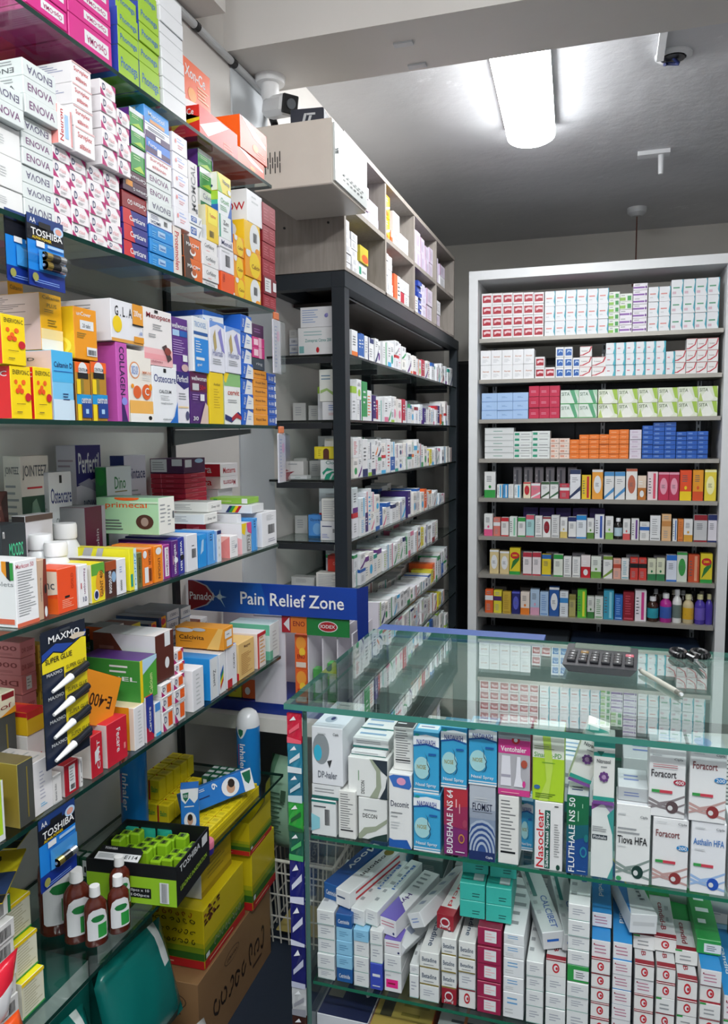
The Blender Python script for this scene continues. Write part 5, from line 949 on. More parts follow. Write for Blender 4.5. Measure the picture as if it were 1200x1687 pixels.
def herb(name, w, d, h, loc, rz, lab, opened=False, script=True):
    t = empty(name, loc, lab, 'box', None, rz)
    b = M(); ym = mat('#d8c31a', .35)
    if opened:
        open_tray(b, w, d, h * .72, .003, ym, mat('gd')); b.add([(w / 2, -d / 2, h * .72), (w / 2, d / 2, h * .72), (w / 2, d / 2, h * 1.25), (w / 2, d * .3, h * 1.2), (w / 2, d * .22, h * .82), (w / 2, -d * .1, h * .76)], [(0, 1, 2, 3, 4, 5)], '#b9a81c'); b.add([(w / 2 - .002, -d / 2, h * .72), (w / 2 - .002, d / 2, h * .72), (w / 2 - .002, d / 2, h * 1.25), (w / 2 - .002, d * .3, h * 1.2), (w / 2 - .002, d * .22, h * .82), (w / 2 - .002, -d * .1, h * .76)], [(5, 4, 3, 2, 1, 0)], '#6a6258')
        h *= .72
    else: b.bbox(w, d, h, ym, .0015)
    for O, U in (((-w / 2, -d / 2, 0), (w, 0, 0)), ((w / 2, -d / 2, 0), (0, d, 0))):
        b.print(O, U, (0, 0, h), [('r', 0, .14, 1, .26, '#2f6a24'), ('r', 0, .26, 1, .36, '#7f9a1e'), ('r', 0, .36, 1, .44, '#b3b01c'), ('r', 0, 0, 1, .14, '#c41f24'), ('l', .1, .04, .9, .1, 1, '#f0c0a0'), ('r', .02, .17, .1, .25, 'w')], .0004)
    b.obj('box_body', t)
    if script:
        b = M(); 
        for i, (z, n_) in enumerate(((.74, 8), (.56, 9), (.40, 9))): loops(b, (-w * .18, -d / 2 - .0015, h * z), (w * .6, 0, 0), (0, 0, h * .1), n_, i + 4, '#2c2a14')
        loops(b, (-w * .1, -d / 2 - .0015, h * .86), (w * .5, 0, 0), (0, 0, h * .09), 7, 21, '#a0201c')
        loops(b, (w / 2 + .0015, -d * .3, h * .2), (0, d * .7, 0), (0, 0, h * .16), 8, 31, '#9ab08a'); b.obj('printed_script', t)
        b = M(); b.print((-w / 2, -d / 2 - .001, 0), (w, 0, 0), (0, 0, h), [('r', .02, .2, .26, .78, 'gd'), ('r', .04, .23, .24, .75, '#4b4a40'), ('e', .14, .4, .07, .1, '#8a5a30'), ('r', .06, .55, .22, .65, '#a89a90')], .0004); b.obj('printed_picture', t)
        b = M(); rr = random.Random(4)
        for i in range(26):
            u = rr.uniform(.1, 1); c = Vector((w / 2 - .01 + .0 * u, -d / 2 + rr.uniform(-.001, 0), h)) ; yy = -d / 2 + .17 * d * rr.random() * 2
            b.print((w / 2 + .0008, yy, h * rr.uniform(.72, .97)), (0, .02, 0), (0, 0, .008), [('e', .3, .3, .35, .5, rr.choice(['#5a2a1c', '#8a4a34', '#3c1c14']))], .0003)
        b.obj('printed_berries', t)
    return t
herb('herbal_drink_carton', .25, .23, .15, (-1.035, 1.68, .217), .03, 'yellow and green herbal carton with red base on the brown carton')
herb('herbal_drink_carton', .16, .16, .16, (-.98, 1.875 + .02, .217), .03, 'yellow and green herbal carton behind the front yellow one', script=False)
herb('herbal_drink_carton', .15, .15, .125, (-.975, 1.88, .379), .03, 'torn-open yellow herbal carton on top at the rear', True, False)
A('wyb', '#d8d8d4', 'white carton with mustard side', 'F l .5 .15 .75 .7 6 g; F l .1 .3 .4 .6 4 g; F r .55 .05 .56 .95 lg; R l .2 .2 .8 .9 10 #a88c1c; R r 0 0 1 .1 #a88c1c; T r 0 0 1 1 #c9b020', R='#d3b31f', T='#c9b020')
carton('wyb', .19, .17, .15, (-1.03, 1.69, .369), .03, 'white carton with mustard side on the yellow herbal carton', name='cardboard_carton')
# wire basket with green bag
t = empty('wire_basket', (-.845, 2.085, .0), 'white wire basket standing on the dark floor', 'basket')
wire = mat('#d9d6cc', .35)
bw, bd, bh = .24, .20, .27
def frame_pts(s, z): return [(-bw / 2 * s, -bd / 2 * s, z), (bw / 2 * s, -bd / 2 * s, z), (bw / 2 * s, bd / 2 * s, z), (-bw / 2 * s, bd / 2 * s, z), (-bw / 2 * s, -bd / 2 * s, z)]
b = M(); b.tube(frame_pts(1, bh), .005, wire); b.obj('rim', t)
b = M()
for z, s in ((.02, .86), (.09, .90), (.16, .93), (.23, .965)): b.tube(frame_pts(s, z), .0025, wire, 6)
for i in range(9):
    u = -1 + 2 * i / 8
    for sy in (-1, 1): b.tube([(u * bw / 2, sy * bd / 2, bh), (u * bw / 2 * .86, sy * bd / 2 * .86, .005)], .0025, wire, 6)
for i in range(7):
    u = -1 + 2 * i / 6
    for sx in (-1, 1): b.tube([(sx * bw / 2, u * bd / 2, bh), (sx * bw / 2 * .86, u * bd / 2 * .86, .005)], .0025, wire, 6)
b.obj('wire_mesh', t)
b = M(); b.bbox(.15, .14, .004, mat('#c9b56a'), .001); o = b.obj('cardboard_scrap'); o.location = (-.845, 2.085, .03); tag(o, 'tan cardboard piece lying in the wire basket', 'cardboard')
bag = pouch('carrier_bag', [(-.97, 2.06, .275), (-.84, 2.04, .275), (-.85, 2.04, .56), (-.94, 2.06, .56)], 0, lambda u, v: '#8fb59a' if .2 < u < .75 else '#5c8a6c', [('l', .25, .25, .7, .7, 9, '#3f5f4c'), ('r', .55, .6, .68, .72, '#3f5f4c')], 'green-tinted plastic bag with printed label on the wire basket', 'bag', .05)
# ---------------------------------------------------------------- goods on the white rack
NAME[0] = 'blister_pack_carton'
BZ = [z + .0005 for z in BZ]
wB = [None, 'top shelf of the white rack', 'second shelf of the white rack', 'third shelf of the white rack', 'fourth shelf of the white rack', 'fifth shelf of the white rack', 'sixth shelf of the white rack', 'seventh shelf of the white rack', 'lowest shelf of the white rack']
A('rsq', '#e9e7e8', 'white carton, red picture window', 'F r .1 .18 .9 .82 #a8152c; F p .25,.35 .5,.5 .85,.45 .85,.65 .5,.7 .2,.6 #e8c8cc; F t o .3 .5 .4 .62 w')
A('wtl', '#e9ebee', 'white carton, teal right edge', 'F p 1,0 .85,.3 .95,.8 .9,1 1,1 #3fa8bc; F r .15 .48 .7 .56 #d98a84; F l .15 .2 .6 .35 1 lg; T r 0 0 1 1 #e0b8c8')
A('wtg', '#e9ebee', 'white carton, teal edge, green mark', 'F p 1,0 .85,.3 .95,.8 .9,1 1,1 #3fa8bc; F r .15 .48 .7 .56 #5aa07c; F r .1 .15 .4 .3 #d8b8c4')
A('gnw', '#e6ebe4', 'thin white carton, green band', 'F r 0 .1 .45 .5 #8cbf50; F r .6 .1 .9 .7 #3f9a4c; F l .1 .6 .5 .9 1 g')
A('pww', '#ebe8ee', 'thin white carton, purple band', 'F r 0 .25 .8 .5 #8a5aa8; F e .9 .4 .06 .2 p; F l .1 .6 .6 .9 1 g')
A('wpl', '#edeef0', 'plain white carton', 'F t Atorvast .2 .5 .8 .62 #c07a50; F l .2 .15 .75 .4 3 lg')
A('bsq', '#e9ebee', 'small white carton, blue window', 'F r .15 .15 .9 .8 #1f5cac; F p .3,.4 .6,.6 .85,.45 .8,.65 .4,.7 #bcd4ea')
A('arc', '#ecebea', 'white carton with red arc', 'F p 1,1 .9,.95 .75,.5 .2,.2 0,.18 0,.1 .3,.12 .85,.45 1,.9 #c23c48; F t Losar .15 .5 .65 .62 #8a6a6a; F r 0 .95 1 1 #e0a8a8')
A('wsm', '#e9ecef', 'small white carton, teal corner', 'F p 1,0 .7,0 .85,.5 .8,1 1,1 #48aec0; F l .15 .35 .6 .6 1 #d0808c')
A('lbx', '#a9c8ee', 'light blue carton', 'F l .3 .4 .7 .6 2 #6a90c8; F r 0 0 1 .08 #86a8dc')
A('crm', '#c4244a', 'crimson carton', 'F l .2 .35 .8 .6 2 #e8a0b4; F r 0 0 1 .05 #901630')
A('sitg', '#dfe9df', 'green and white wave carton', 'F p 0,1 .4,1 .8,0 .5,0 #e4efe6; F p .5,1 .75,1 .95,.1 .8,.0 #5aa87c; F p .75,1 1,1 1,.4 #b0d8b8; F t SITA .06 .6 .5 .85 #5b7a64; F r 0 0 1 .06 e')
A('sity', '#e3ead6', 'lime and white wave carton', 'F p 0,.0 .5,.9 .8,.2 .6,0 #f2f4ec; F p .7,1 .95,1 1,.2 .85,.3 #a4c84a; F p 0,0 .25,0 .12,.6 #b8d070; F t SITA .06 .65 .5 .88 #6a7a5a')
A('flw', '#dfe2e2', 'flat wide white carton', 'F l .3 .3 .75 .6 1 #70a090; F r 0 .85 1 1 #c8cccc')
A('flg', '#e3e8e6', 'flat white carton, green tag', 'F r .05 .3 .3 .75 #2f9a78; F l .4 .3 .9 .7 1 g')
A('pch', '#ecd8cc', 'flat peach carton', 'F r .1 .3 .5 .7 #d89a84; F l .6 .3 .9 .7 1 g')
A('ora', '#ef7d2a', 'flat orange carton', 'F l .2 .35 .8 .6 1 #ffd0a8; F r 0 0 1 .06 #c05a18')
A('lav', '#ddd6e2', 'flat lavender carton', 'F l .2 .3 .8 .7 2 #b08cac')
A('blx', '#1f5cba', 'flat blue carton', 'F l .15 .35 .8 .75 2 #9cc0f0; F r 0 0 1 .1 #123a80')
def bpile(edges, nl, art, k, tops, where, yf=BY0 + .012, d=.10):
    # edges: pixel columns; tops: pixel rows of every layer top at the left end; the run follows the shelf
    arts = art if isinstance(art, (list, tuple)) else [art] * nl
    z0 = BZ[k - 1]
    for i, (a, c) in enumerate(zip(edges[:-1], edges[1:])):
        sl = (tops[1] - tops[0]) / (edges[-1] - edges[0]) if len(tops) == 2 else 0
        zt = atY(a, tops[0] + sl * (a - edges[0]), yf).z; h = (zt - z0) / nl
        P = atY(a, tops[0], yf); Q = atY(c, tops[0], yf)
        for j in range(nl):
            desc = ART[arts[j]][1]
            lab = f'{desc}, {ORD[j + 1]} up, {ORD[i + 1]} column of {where}, {wB[k].replace(" of the white rack", "")}, white rack'
            n_ = len(lab.split())
            if n_ > 16: lab = f'{desc}, {ORD[j + 1]} up, column {ORD[i + 1]} of {where}, {wB[k].split()[0]} rack shelf'
            carton(arts[j], Q.x - P.x - .0015, d, h - .0008, ((P.x + Q.x) / 2, yf + d / 2 + RND.uniform(-.003, .003), z0 + j * h), 0, lab, f'{where} on the {wB[k]}')
def ev(a, b, n): return [a + (b - a) * i / n for i in range(n + 1)]
bpile(ev(794, 897, 6), 4, 'rsq', 1, (484, 481), 'red window block')
bpile(ev(898, 1004, 6), 3, 'wtl', 1, (480, 474), 'teal edge block')
bpile([1004, 1022], 6, 'gnw', 1, (481,), 'green band block')
bpile([1022, 1043], 5, ['pww', 'pww', 'pww', 'gnw', 'gnw'], 1, (484,), 'mixed band block')
bpile([1044, 1068], 7, ['pww'] * 7, 1, (467,), 'purple band block')
bpile([1069, 1087, 1106], 3, 'wtl', 1, (473, 471), 'second teal block')
bpile(ev(1107, 1187, 4), 3, 'wtg', 1, (461, 456), 'tall teal block')
bpile(ev(792, 881, 5), 2, 'wpl', 2, (578, 574), 'plain white block')
bpile([882, 898], 2, 'rsq', 2, (588,), 'red pair'); bpile([898, 915], 1, 'rsq', 2, (605,), 'single red box')
bpile([916, 930, 944], 3, 'bsq', 2, (572, 571), 'blue window block'); bpile([944, 956], 2, 'bsq', 2, (589,), 'blue window pair')
bpile([956, 976], 3, 'arc', 2, (571,), 'first arc block'); bpile([976, 999], 2, 'arc', 2, (588,), 'arc pair')
bpile(ev(999, 1098, 6), 3, 'wsm', 2, (565, 561), 'small teal corner block'); bpile([1098, 1113], 2, 'wsm', 2, (579,), 'teal corner pair')
bpile([1113, 1131], 2, 'arc', 2, (577,), 'second arc pair'); bpile(ev(1132, 1185, 3), 3, 'arc', 2, (558, 556), 'tall arc block')
bpile(ev(794, 871, 3), 3, 'lbx', 3, (648, 646), 'light blue block'); bpile(ev(872, 923, 3), 3, 'crm', 3, (636, 635), 'crimson block')
bpile(ev(924, 985, 2), 2, 'sitg', 3, (643, 642), 'green wave block'); bpile(ev(986, 1184, 6), 2, 'sity', 3, (642, 635), 'lime wave block')
bpile([799, 847], 5, 'flw', 4, (705,), 'wide flat block'); bpile([847, 877, 907], 5, 'flg', 4, (711, 709), 'green tag block')
bpile([907, 922, 939], 4, 'pch', 4, (722, 722), 'peach block'); bpile([939, 955], 4, 'ora', 4, (724,), 'low orange block')
bpile([955, 971, 988, 1004], 5, 'ora', 4, (716, 715), 'middle orange block'); bpile([1004, 1021, 1037], 6, 'ora', 4, (708, 707), 'tall orange block')
bpile([1038, 1058], 6, 'lav', 4, (708,), 'lavender block'); bpile([1059, 1077], 7, 'blx', 4, (701,), 'first blue block')
bpile([1077, 1096, 1115], 8, 'blx', 4, (696, 695), 'tall blue block'); bpile([1115, 1132, 1150, 1168], 6, 'blx', 4, (711, 710), 'low blue block')
def bx(s): return 770 + s / 2.79
def by(s): return 720 + s / 2.79
NAME[0] = 'syrup_carton'
def single(k, items, ybot):
    used = {}
    for n_, (a, c, t, base, d2, acc, kind) in enumerate(items):
        nm = f's{k}_{n_}'
        P = {'diag': f'F p 0,.1 1,.45 1,.3 0,0 {acc}; F r 0 .85 1 1 {acc}; F l .2 .55 .8 .75 3 g', 'band': f'F r 0 .55 1 .75 {acc}; F l .2 .1 .8 .4 4 g; F l .2 .8 .8 .95 2 g', 'top': f'F r 0 .8 1 1 {acc}; F l .2 .45 .8 .7 4 G; F r 0 0 1 .06 {acc}',
             'bot': f'F r 0 0 1 .3 {acc}; F l .2 .6 .8 .85 4 G; F e .5 .42 .12 .06 {acc}', 'oval': f'F e .5 .5 .35 .3 {acc}; F l .3 .42 .7 .56 3 G; F r 0 .92 1 1 {acc}', 'text': f'F l .2 .2 .8 .9 8 {acc}; F r .1 .05 .9 .1 {acc}',
             'vert': f'F r .55 .05 .8 .95 {acc}; F l .1 .2 .4 .8 6 G', 'two': f'F r 0 0 1 .5 {acc}; F l .15 .62 .85 .8 2 W; F e .5 .25 .25 .14 w', 'leaf': f'F p .1,.15 .9,.55 .95,.75 .3,.5 {acc}; F e .5 .72 .42 .13 r; F r 0 0 1 .12 e; F t SAMA .25 .68 .75 .77 y'}[kind]
        A(nm, base, d2, P); used[d2] = used.get(d2, 0) + 1
        P_ = atY(bx(a), by(t), BY0 + .015); Q = atY(bx(c), by(t), BY0 + .015)
        x = (P_.x + Q.x) / 2; place = 'left' if x < -.4 else 'centre-left' if x < -.1 else 'centre-right' if x < .2 else 'right'
        prev = items[n_ - 1][4] if n_ else None
        lab = f'{d2}, ' + (f'right of the {prev}' if prev else 'leftmost') + f', {wB[k].split()[0]} rack shelf'
        if len(lab.split()) > 16: lab = ' '.join(lab.split()[:16])
        carton(nm, Q.x - P_.x - .002, .05, P_.z - BZ[k - 1], (x, BY0 + .04 + RND.uniform(-.004, .004), BZ[k - 1]), RND.uniform(-.05, .05), lab)
w = '#e6e7e6'
single(5, [(78, 130, 160, w, 'tall white carton with green foot', 'e', 'bot'), (137, 163, 218, w, 'short white carton with blue stripe', 's', 'vert'), (164, 188, 218, '#3c9ad8', 'short blue carton', 'w', 'vert'), (190, 215, 218, w, 'short white plain carton', 'lg', 'text'),
           (217, 248, 220, '#e6eef2', 'short white-blue carton', 's', 'vert'), (258, 292, 208, '#e8dcc0', 'cream carton with red mark', 'r', 'oval'), (294, 338, 213, '#e07a8c', 'pink carton', 'w', 'diag'), (340, 379, 206, w, 'white carton with dark diagonal', '#3a5a3a', 'diag'),
           (381, 420, 206, w, 'white carton with green diagonal', '#3a6a4a', 'diag'), (425, 470, 215, '#c43a4c', 'red carton with pale label', 'w', 'band'), (474, 524, 150, '#e6e8ec', 'tall white carton with dark diagonal', '#26365c', 'diag'), (527, 570, 175, '#e8c62c', 'yellow carton with red letters', 'r', 'vert'),
           (575, 626, 150, '#e9a03c', 'amber carton', 'w', 'oval'), (632, 678, 160, w, 'tall white carton with blue wave', '#4a90c8', 'diag'), (680, 728, 160, w, 'white carton with blue wave', '#4a90c8', 'diag'), (732, 784, 146, '#ecebe8', 'tallest white carton', '#c06a50', 'oval'),
           (786, 826, 178, '#e8d4c0', 'peach and white carton', '#b8702c', 'two'), (830, 878, 160, '#efdce0', 'white carton with pink drop', '#e0506c', 'vert'), (880, 930, 162, '#c02c50', 'crimson circle carton', '#e8a0b4', 'oval'), (931, 978, 162, '#b8284c', 'deep crimson circle carton', '#e8a0b4', 'oval'),
           (980, 1035, 152, '#e84c1c', 'red-orange carton', 'y', 'bot'), (1040, 1090, 152, '#e89a1c', 'gold carton with red foot', '#d9501c', 'bot'), (1095, 1150, 150, '#e8d23c', 'shiny yellow carton', '#f4f0b0', 'oval')], 0)
single(6, [(78, 118, 353, w, 'white carton with pink foot', '#e05a8c', 'bot'), (120, 153, 370, '#d8786c', 'salmon carton', 'w', 'band'), (156, 192, 370, '#e6e2e0', 'white carton with red top', 'r', 'top'), (195, 230, 366, '#e2e8e4', 'white carton with mint edge', '#8cc8a8', 'vert'), (232, 268, 370, w, 'white carton with green top', 'e', 'top'),
           (272, 310, 358, '#a8d4d4', 'aqua carton', '#d05a6c', 'top'), (312, 346, 363, w, 'white carton with grey lines', 'g', 'text'), (348, 386, 368, w, 'white carton with red disc', 'dr', 'oval'), (388, 426, 360, '#d9dada', 'pale grey carton', 'g', 'text'), (428, 462, 370, w, 'white carton with cream foot', '#d8c070', 'bot'), (465, 502, 368, w, 'white carton with navy band', 'n', 'top'),
           (503, 550, 360, '#e4eaf0', 'white carton with blue top', '#2288cc', 'top'), (551, 584, 375, w, 'white carton with green leaf foot', '#5a8a3c', 'bot'), (588, 632, 357, '#e6e8ee', 'white carton with blue stripe', '#3458b0', 'vert'), (636, 673, 365, w, 'white carton with lime foot', '#8cc060', 'bot'),
           (718, 752, 378, w, 'white carton with red foot', '#d85a5a', 'bot'), (756, 792, 376, w, 'white carton with purple curve', '#6a3a8c', 'vert'), (795, 840, 392, w, 'short white carton with blue band', '#2f6ab8', 'band'), (843, 892, 362, '#e6e8ea', 'wide white carton with small print', 'g', 'text'), (896, 940, 355, '#e2b888', 'tan carton', '#c88a4c', 'band'),
           (946, 968, 378, w, 'slim white carton, blue letters', '#2f6ab8', 'vert'), (970, 996, 378, '#d9813c', 'slim brown-orange carton', '#b8602c', 'text'), (998, 1040, 378, w, 'white carton with gold wave', '#d8a03c', 'bot'), (1044, 1106, 358, '#c9cacc', 'wide grey carton with maroon top', 'dr', 'top'), (1110, 1152, 357, '#e0dce4', 'white carton with navy top', 'n', 'top')], 0)
single(7, [(103, 146, 518, '#d8c490', 'tan box with white oval', 'w', 'oval'), (149, 193, 525, '#d8c490', 'second tan box with oval', 'w', 'oval'), (195, 245, 510, '#e0cc2c', 'yellow-green leaf box', '#2f7a34', 'leaf'), (257, 298, 530, '#e6dfe0', 'white box with red figure', '#b03040', 'top'), (301, 340, 530, '#e6dfe0', 'second white box with red figure', '#b03040', 'top'),
           (343, 386, 540, '#e0c82c', 'yellow box with blue top', '#2f6ab0', 'top'), (398, 442, 540, '#dfe4d8', 'pale box with green top', 'e', 'top'), (444, 481, 550, w, 'white plain box', 'g', 'text'), (484, 522, 552, w, 'second white plain box', 'g', 'text'), (524, 568, 545, '#e6dcdc', 'white box with red wedge', 'r', 'two'), (570, 618, 550, '#dfe6dc', 'white box with green foot', '#6aa040', 'bot'),
           (626, 670, 548, w, 'white box with gold-green curve', '#7a9a3c', 'diag'), (672, 708, 560, '#e0a898', 'pink-brown box', '#c0503c', 'band'), (710, 746, 560, w, 'white box with aqua print', '#5aa8b8', 'text'), (750, 788, 555, '#cf4038', 'red box with dark beans', 'k', 'band'), (790, 827, 557, '#cf4038', 'second red box with dark beans', 'k', 'band'),
           (831, 870, 560, '#d8dcc0', 'pale green box with badge', '#2f7a4c', 'bot'), (873, 912, 558, '#d8dcc0', 'second pale green box with badge', '#2f7a4c', 'bot'), (917, 966, 542, '#dce2ee', 'white box with blue top', '#2a70c8', 'top'), (967, 1015, 530, '#d4dcd0', 'grey-green box with leaf', '#3a9a48', 'oval'), (1018, 1070, 540, '#c8502c', 'rust red box', '#e0a080', 'vert'), (1074, 1130, 535, '#e0cc2c', 'last leaf box', '#2f7a34', 'leaf')], 0)
single(8, [(82, 120, 700, '#e0602c', 'orange-red box', 'w', 'band'), (122, 160, 705, '#e0d43c', 'yellow box with purple band', '#4a2c6c', 'band'), (163, 202, 712, '#c8a83c', 'gold box', '#a8842c', 'text'), (205, 243, 710, '#26286c', 'navy box', '#5a60c0', 'oval'), (246, 288, 712, '#e8dcd0', 'white box with orange foot', '#e8802c', 'bot'), (290, 333, 700, '#b0c8e0', 'pale blue box with pink foot', '#d8a0b8', 'bot'),
           (335, 375, 712, '#a8c4e4', 'light blue box', '#6a90c8', 'text'), (377, 424, 690, '#2858a0', 'tall blue box with white oval', 'w', 'oval'), (426, 466, 710, '#e0e6ec', 'white box with blue block', '#3c88c8', 'band'), (468, 500, 728, '#b0a868', 'olive gold box', '#8a8440', 'top'), (507, 550, 702, '#5ab83c', 'bright green box', '#e0e03c', 'vert'), (552, 585, 735, '#d8dcd4', 'short white box with leaf foot', '#3a7a3c', 'bot'),
           (587, 626, 735, '#dde2dc', 'second short white box', '#5a9a5c', 'text'), (628, 676, 705, '#3c9cb8', 'teal blue box', '#8cd0e0', 'vert'), (679, 717, 727, '#2c68b8', 'short blue box', '#8cb4e8', 'text'), (719, 770, 712, '#8c1c2c', 'dark red box', '#c05060', 'text'), (772, 826, 705, '#ece6ec', 'white box with magenta swoosh', '#d0408c', 'vert')], 0)
def bottle(x, y, z, r, h, c1, cap, lab, label_c=None, neck=.45, place='', s_=1.0):
    t = empty('syrup_bottle', (x, y, z), lab, 'bottle')
    b = M(); b.lathe([(r * .93, 0), (r, h * .03), (r, h * .62), (r * .85, h * .72), (r * neck, h * .8), (r * neck, h * .84)], mat(c1, .2), 24, 1, s_); smooth_by_angle(b.obj('bottle_body', t), .9)
    b = M(); b.lathe([(r * neck * 1.25, h * .83), (r * neck * 1.25, h * .98), (r * neck * 1.1, h)], mat(cap, .35), 20); smooth_by_angle(b.obj('cap', t))
    if label_c: b = M(); b.lathe([(r * 1.01, h * .15), (r * 1.015, h * .16), (r * 1.015, h * .54), (r * 1.01, h * .55)], mat(label_c, .4), 24, 1, s_); b.add([(r * 1.03 * math.sin(a), -r * 1.03 * s_ * math.cos(a), h * z_) for a, z_ in ((-.6, .28), (.6, .28), (.6, .33), (-.6, .33))], [(0, 1, 2, 3)], 'G'); smooth_by_angle(b.obj('label', t))
    return t
for a, c, tp, c1, cap, lc, lab in [(829, 882, 732, '#3a2218', 'w', '#2c98a8', 'brown bottle with teal label and white cap, lowest rack shelf'), (888, 943, 717, '#b02c90', 'w', '#3a5cae', 'magenta bottle with white cap, lowest rack shelf'), (946, 990, 700, '#e4e6e4', 'w', '#6a7a74', 'tall white bottle with grey label, lowest rack shelf'),
                                   (993, 1045, 722, '#c8b890', '#e6e2b8', '#d8a82c', 'beige bottle with cream cap, lowest rack shelf'), (1048, 1098, 722, '#4c3ca0', '#e0dca8', '#6a58b8', 'purple bottle with cream cap and label, lowest rack shelf'), (1097, 1132, 722, '#4c3ca0', '#e0dca8', None, 'rightmost purple bottle with cream cap, lowest rack shelf')]:
    P_ = atY(bx(a), by(tp), BY0 + .04); Q = atY(bx(c), by(tp), BY0 + .04); bottle((P_.x + Q.x) / 2, BY0 + .045, BZ[7], (Q.x - P_.x) / 2, P_.z - BZ[7], c1, cap, lab, lc, .45)
P_ = atY(bx(677), by(372), BY0 + .04); Q = atY(bx(715), by(372), BY0 + .04); bottle((P_.x + Q.x) / 2, BY0 + .045, BZ[5], (Q.x - P_.x) / 2, P_.z - BZ[5], '#24211f', 'w', 'small dark bottle with white cap, sixth rack shelf', '#b8d0dc')
for i in range(6):
    bottle(.0 + .28 + i * .048, BY0 + .16, BZ[7], .021, .16, '#2a1c18', ['w', 'k', 'c'][i % 3], f'dark syrup bottle in back row of lowest rack shelf, {ORD[i + 1]} from its left', None)
A('gry', '#8f8c92', 'slim grey carton', 'F r .35 .1 .6 .9 #5a5a64; F l .15 .3 .3 .8 3 lg'); A('vio', '#3a2470', 'violet carton', 'F l .2 .3 .8 .7 3 #6a58b0'); A('drk', '#4a4642', 'dull brown carton', 'F l .2 .3 .8 .7 3 #7a746c')
NAME[0] = 'reserve_carton'
for i in range(6): carton('gry', .048, .05, .175, (-.50 + i * .062, BY0 + .13, BZ[4]), 0, f'slim grey carton in back row, fifth rack shelf, {ORD[i + 1]} from left', 'slim grey cartons behind the fifth rack row')
for i in range(5): carton('vio', .085, .06, .155, (-.43 + i * .095, BY0 + .22, BZ[5]), 0, f'violet carton in back row, sixth rack shelf, {ORD[i + 1]} from left', 'violet cartons behind the sixth rack row')
for k, cols in ((7, 'gry'), (8, 'drk'), (3, 'drk')):
    for i in range(8): carton(cols, .07, .06, .10 + .03 * ((i * 3 + k) % 3) / 2, (-.6 + i * .15, BY0 + .20 + .0 * i, BZ[k - 1]), 0, f'{ART[cols][1]} at the back of the {wB[k].split()[0]} rack shelf, {ORD[i + 1]} from left', f'back row of the {wB[k].split()[0]} rack shelf')
# ---------------------------------------------------------------- goods on the dark shelving
GEN = []
NAME[0] = 'medicine_carton'
DZ = [z + .0005 for z in DZ]
BACK = []
gr = random.Random(77)
bases = ['#e9eaec'] * 7 + ['#e2e4e8', '#ece8e4', '#dfe6ea', '#e9e9f0', '#f0eee8']
accs = [('navy', 'n'), ('blue', 'b'), ('red', 'r'), ('green', '#2c9a5a'), ('teal', 't'), ('orange', '#e87a2c'), ('pink', '#e07a9c'), ('purple', 'p'), ('grey', 'g'), ('lime', '#a0c840'), ('maroon', 'dr'), ('azure', 's')]
pats = [('foot', 'F r 0 0 1 .2 {a}; F l .2 .4 .8 .8 4 G; L l .2 .3 .8 .8 4 lg'), ('top', 'F r 0 .8 1 1 {a}; F l .2 .2 .8 .6 4 g; L r 0 .8 1 1 {a}'), ('stripe', 'F r .6 0 .8 1 {a}; F l .1 .3 .5 .8 5 g; L l .1 .2 .9 .9 6 lg'), ('wave', 'F p 0,.1 .5,.3 1,.6 1,.4 .5,.1 0,0 {a}; F l .2 .65 .8 .9 3 G'), ('dot', 'F e .5 .35 .28 .18 {a}; F l .15 .65 .85 .85 3 G; L l .2 .2 .8 .8 5 lg'), ('print', 'F l .15 .15 .85 .85 7 {a}; L b .3 .3 .7 .6 g')]
for an, ac in accs:
    for pn, ps in pats:
        nm = f'g{len(GEN)}'; A(nm, gr.choice(bases), f'white carton with {an} {pn}', ps.replace('{a}', ac)); GEN.append(nm)
for nm, c, d_ in (('orangebox', '#e8662c', 'orange carton'), ('crimsonbox', '#b82840', 'crimson carton'), ('bluebox', '#2c62b0', 'blue carton'), ('greenbox', '#3a9a5a', 'green carton'), ('yellowbox', '#d8cc3c', 'yellow carton'), ('purplebox', '#3a2470', 'purple carton')):
    A(nm, c, d_, 'F l .2 .4 .8 .8 3 w; F r 0 0 1 .1 w'); GEN.append(nm)
DN = ['first', 'second', 'third', 'fourth', 'fifth', 'sixth', 'seventh', 'eighth']
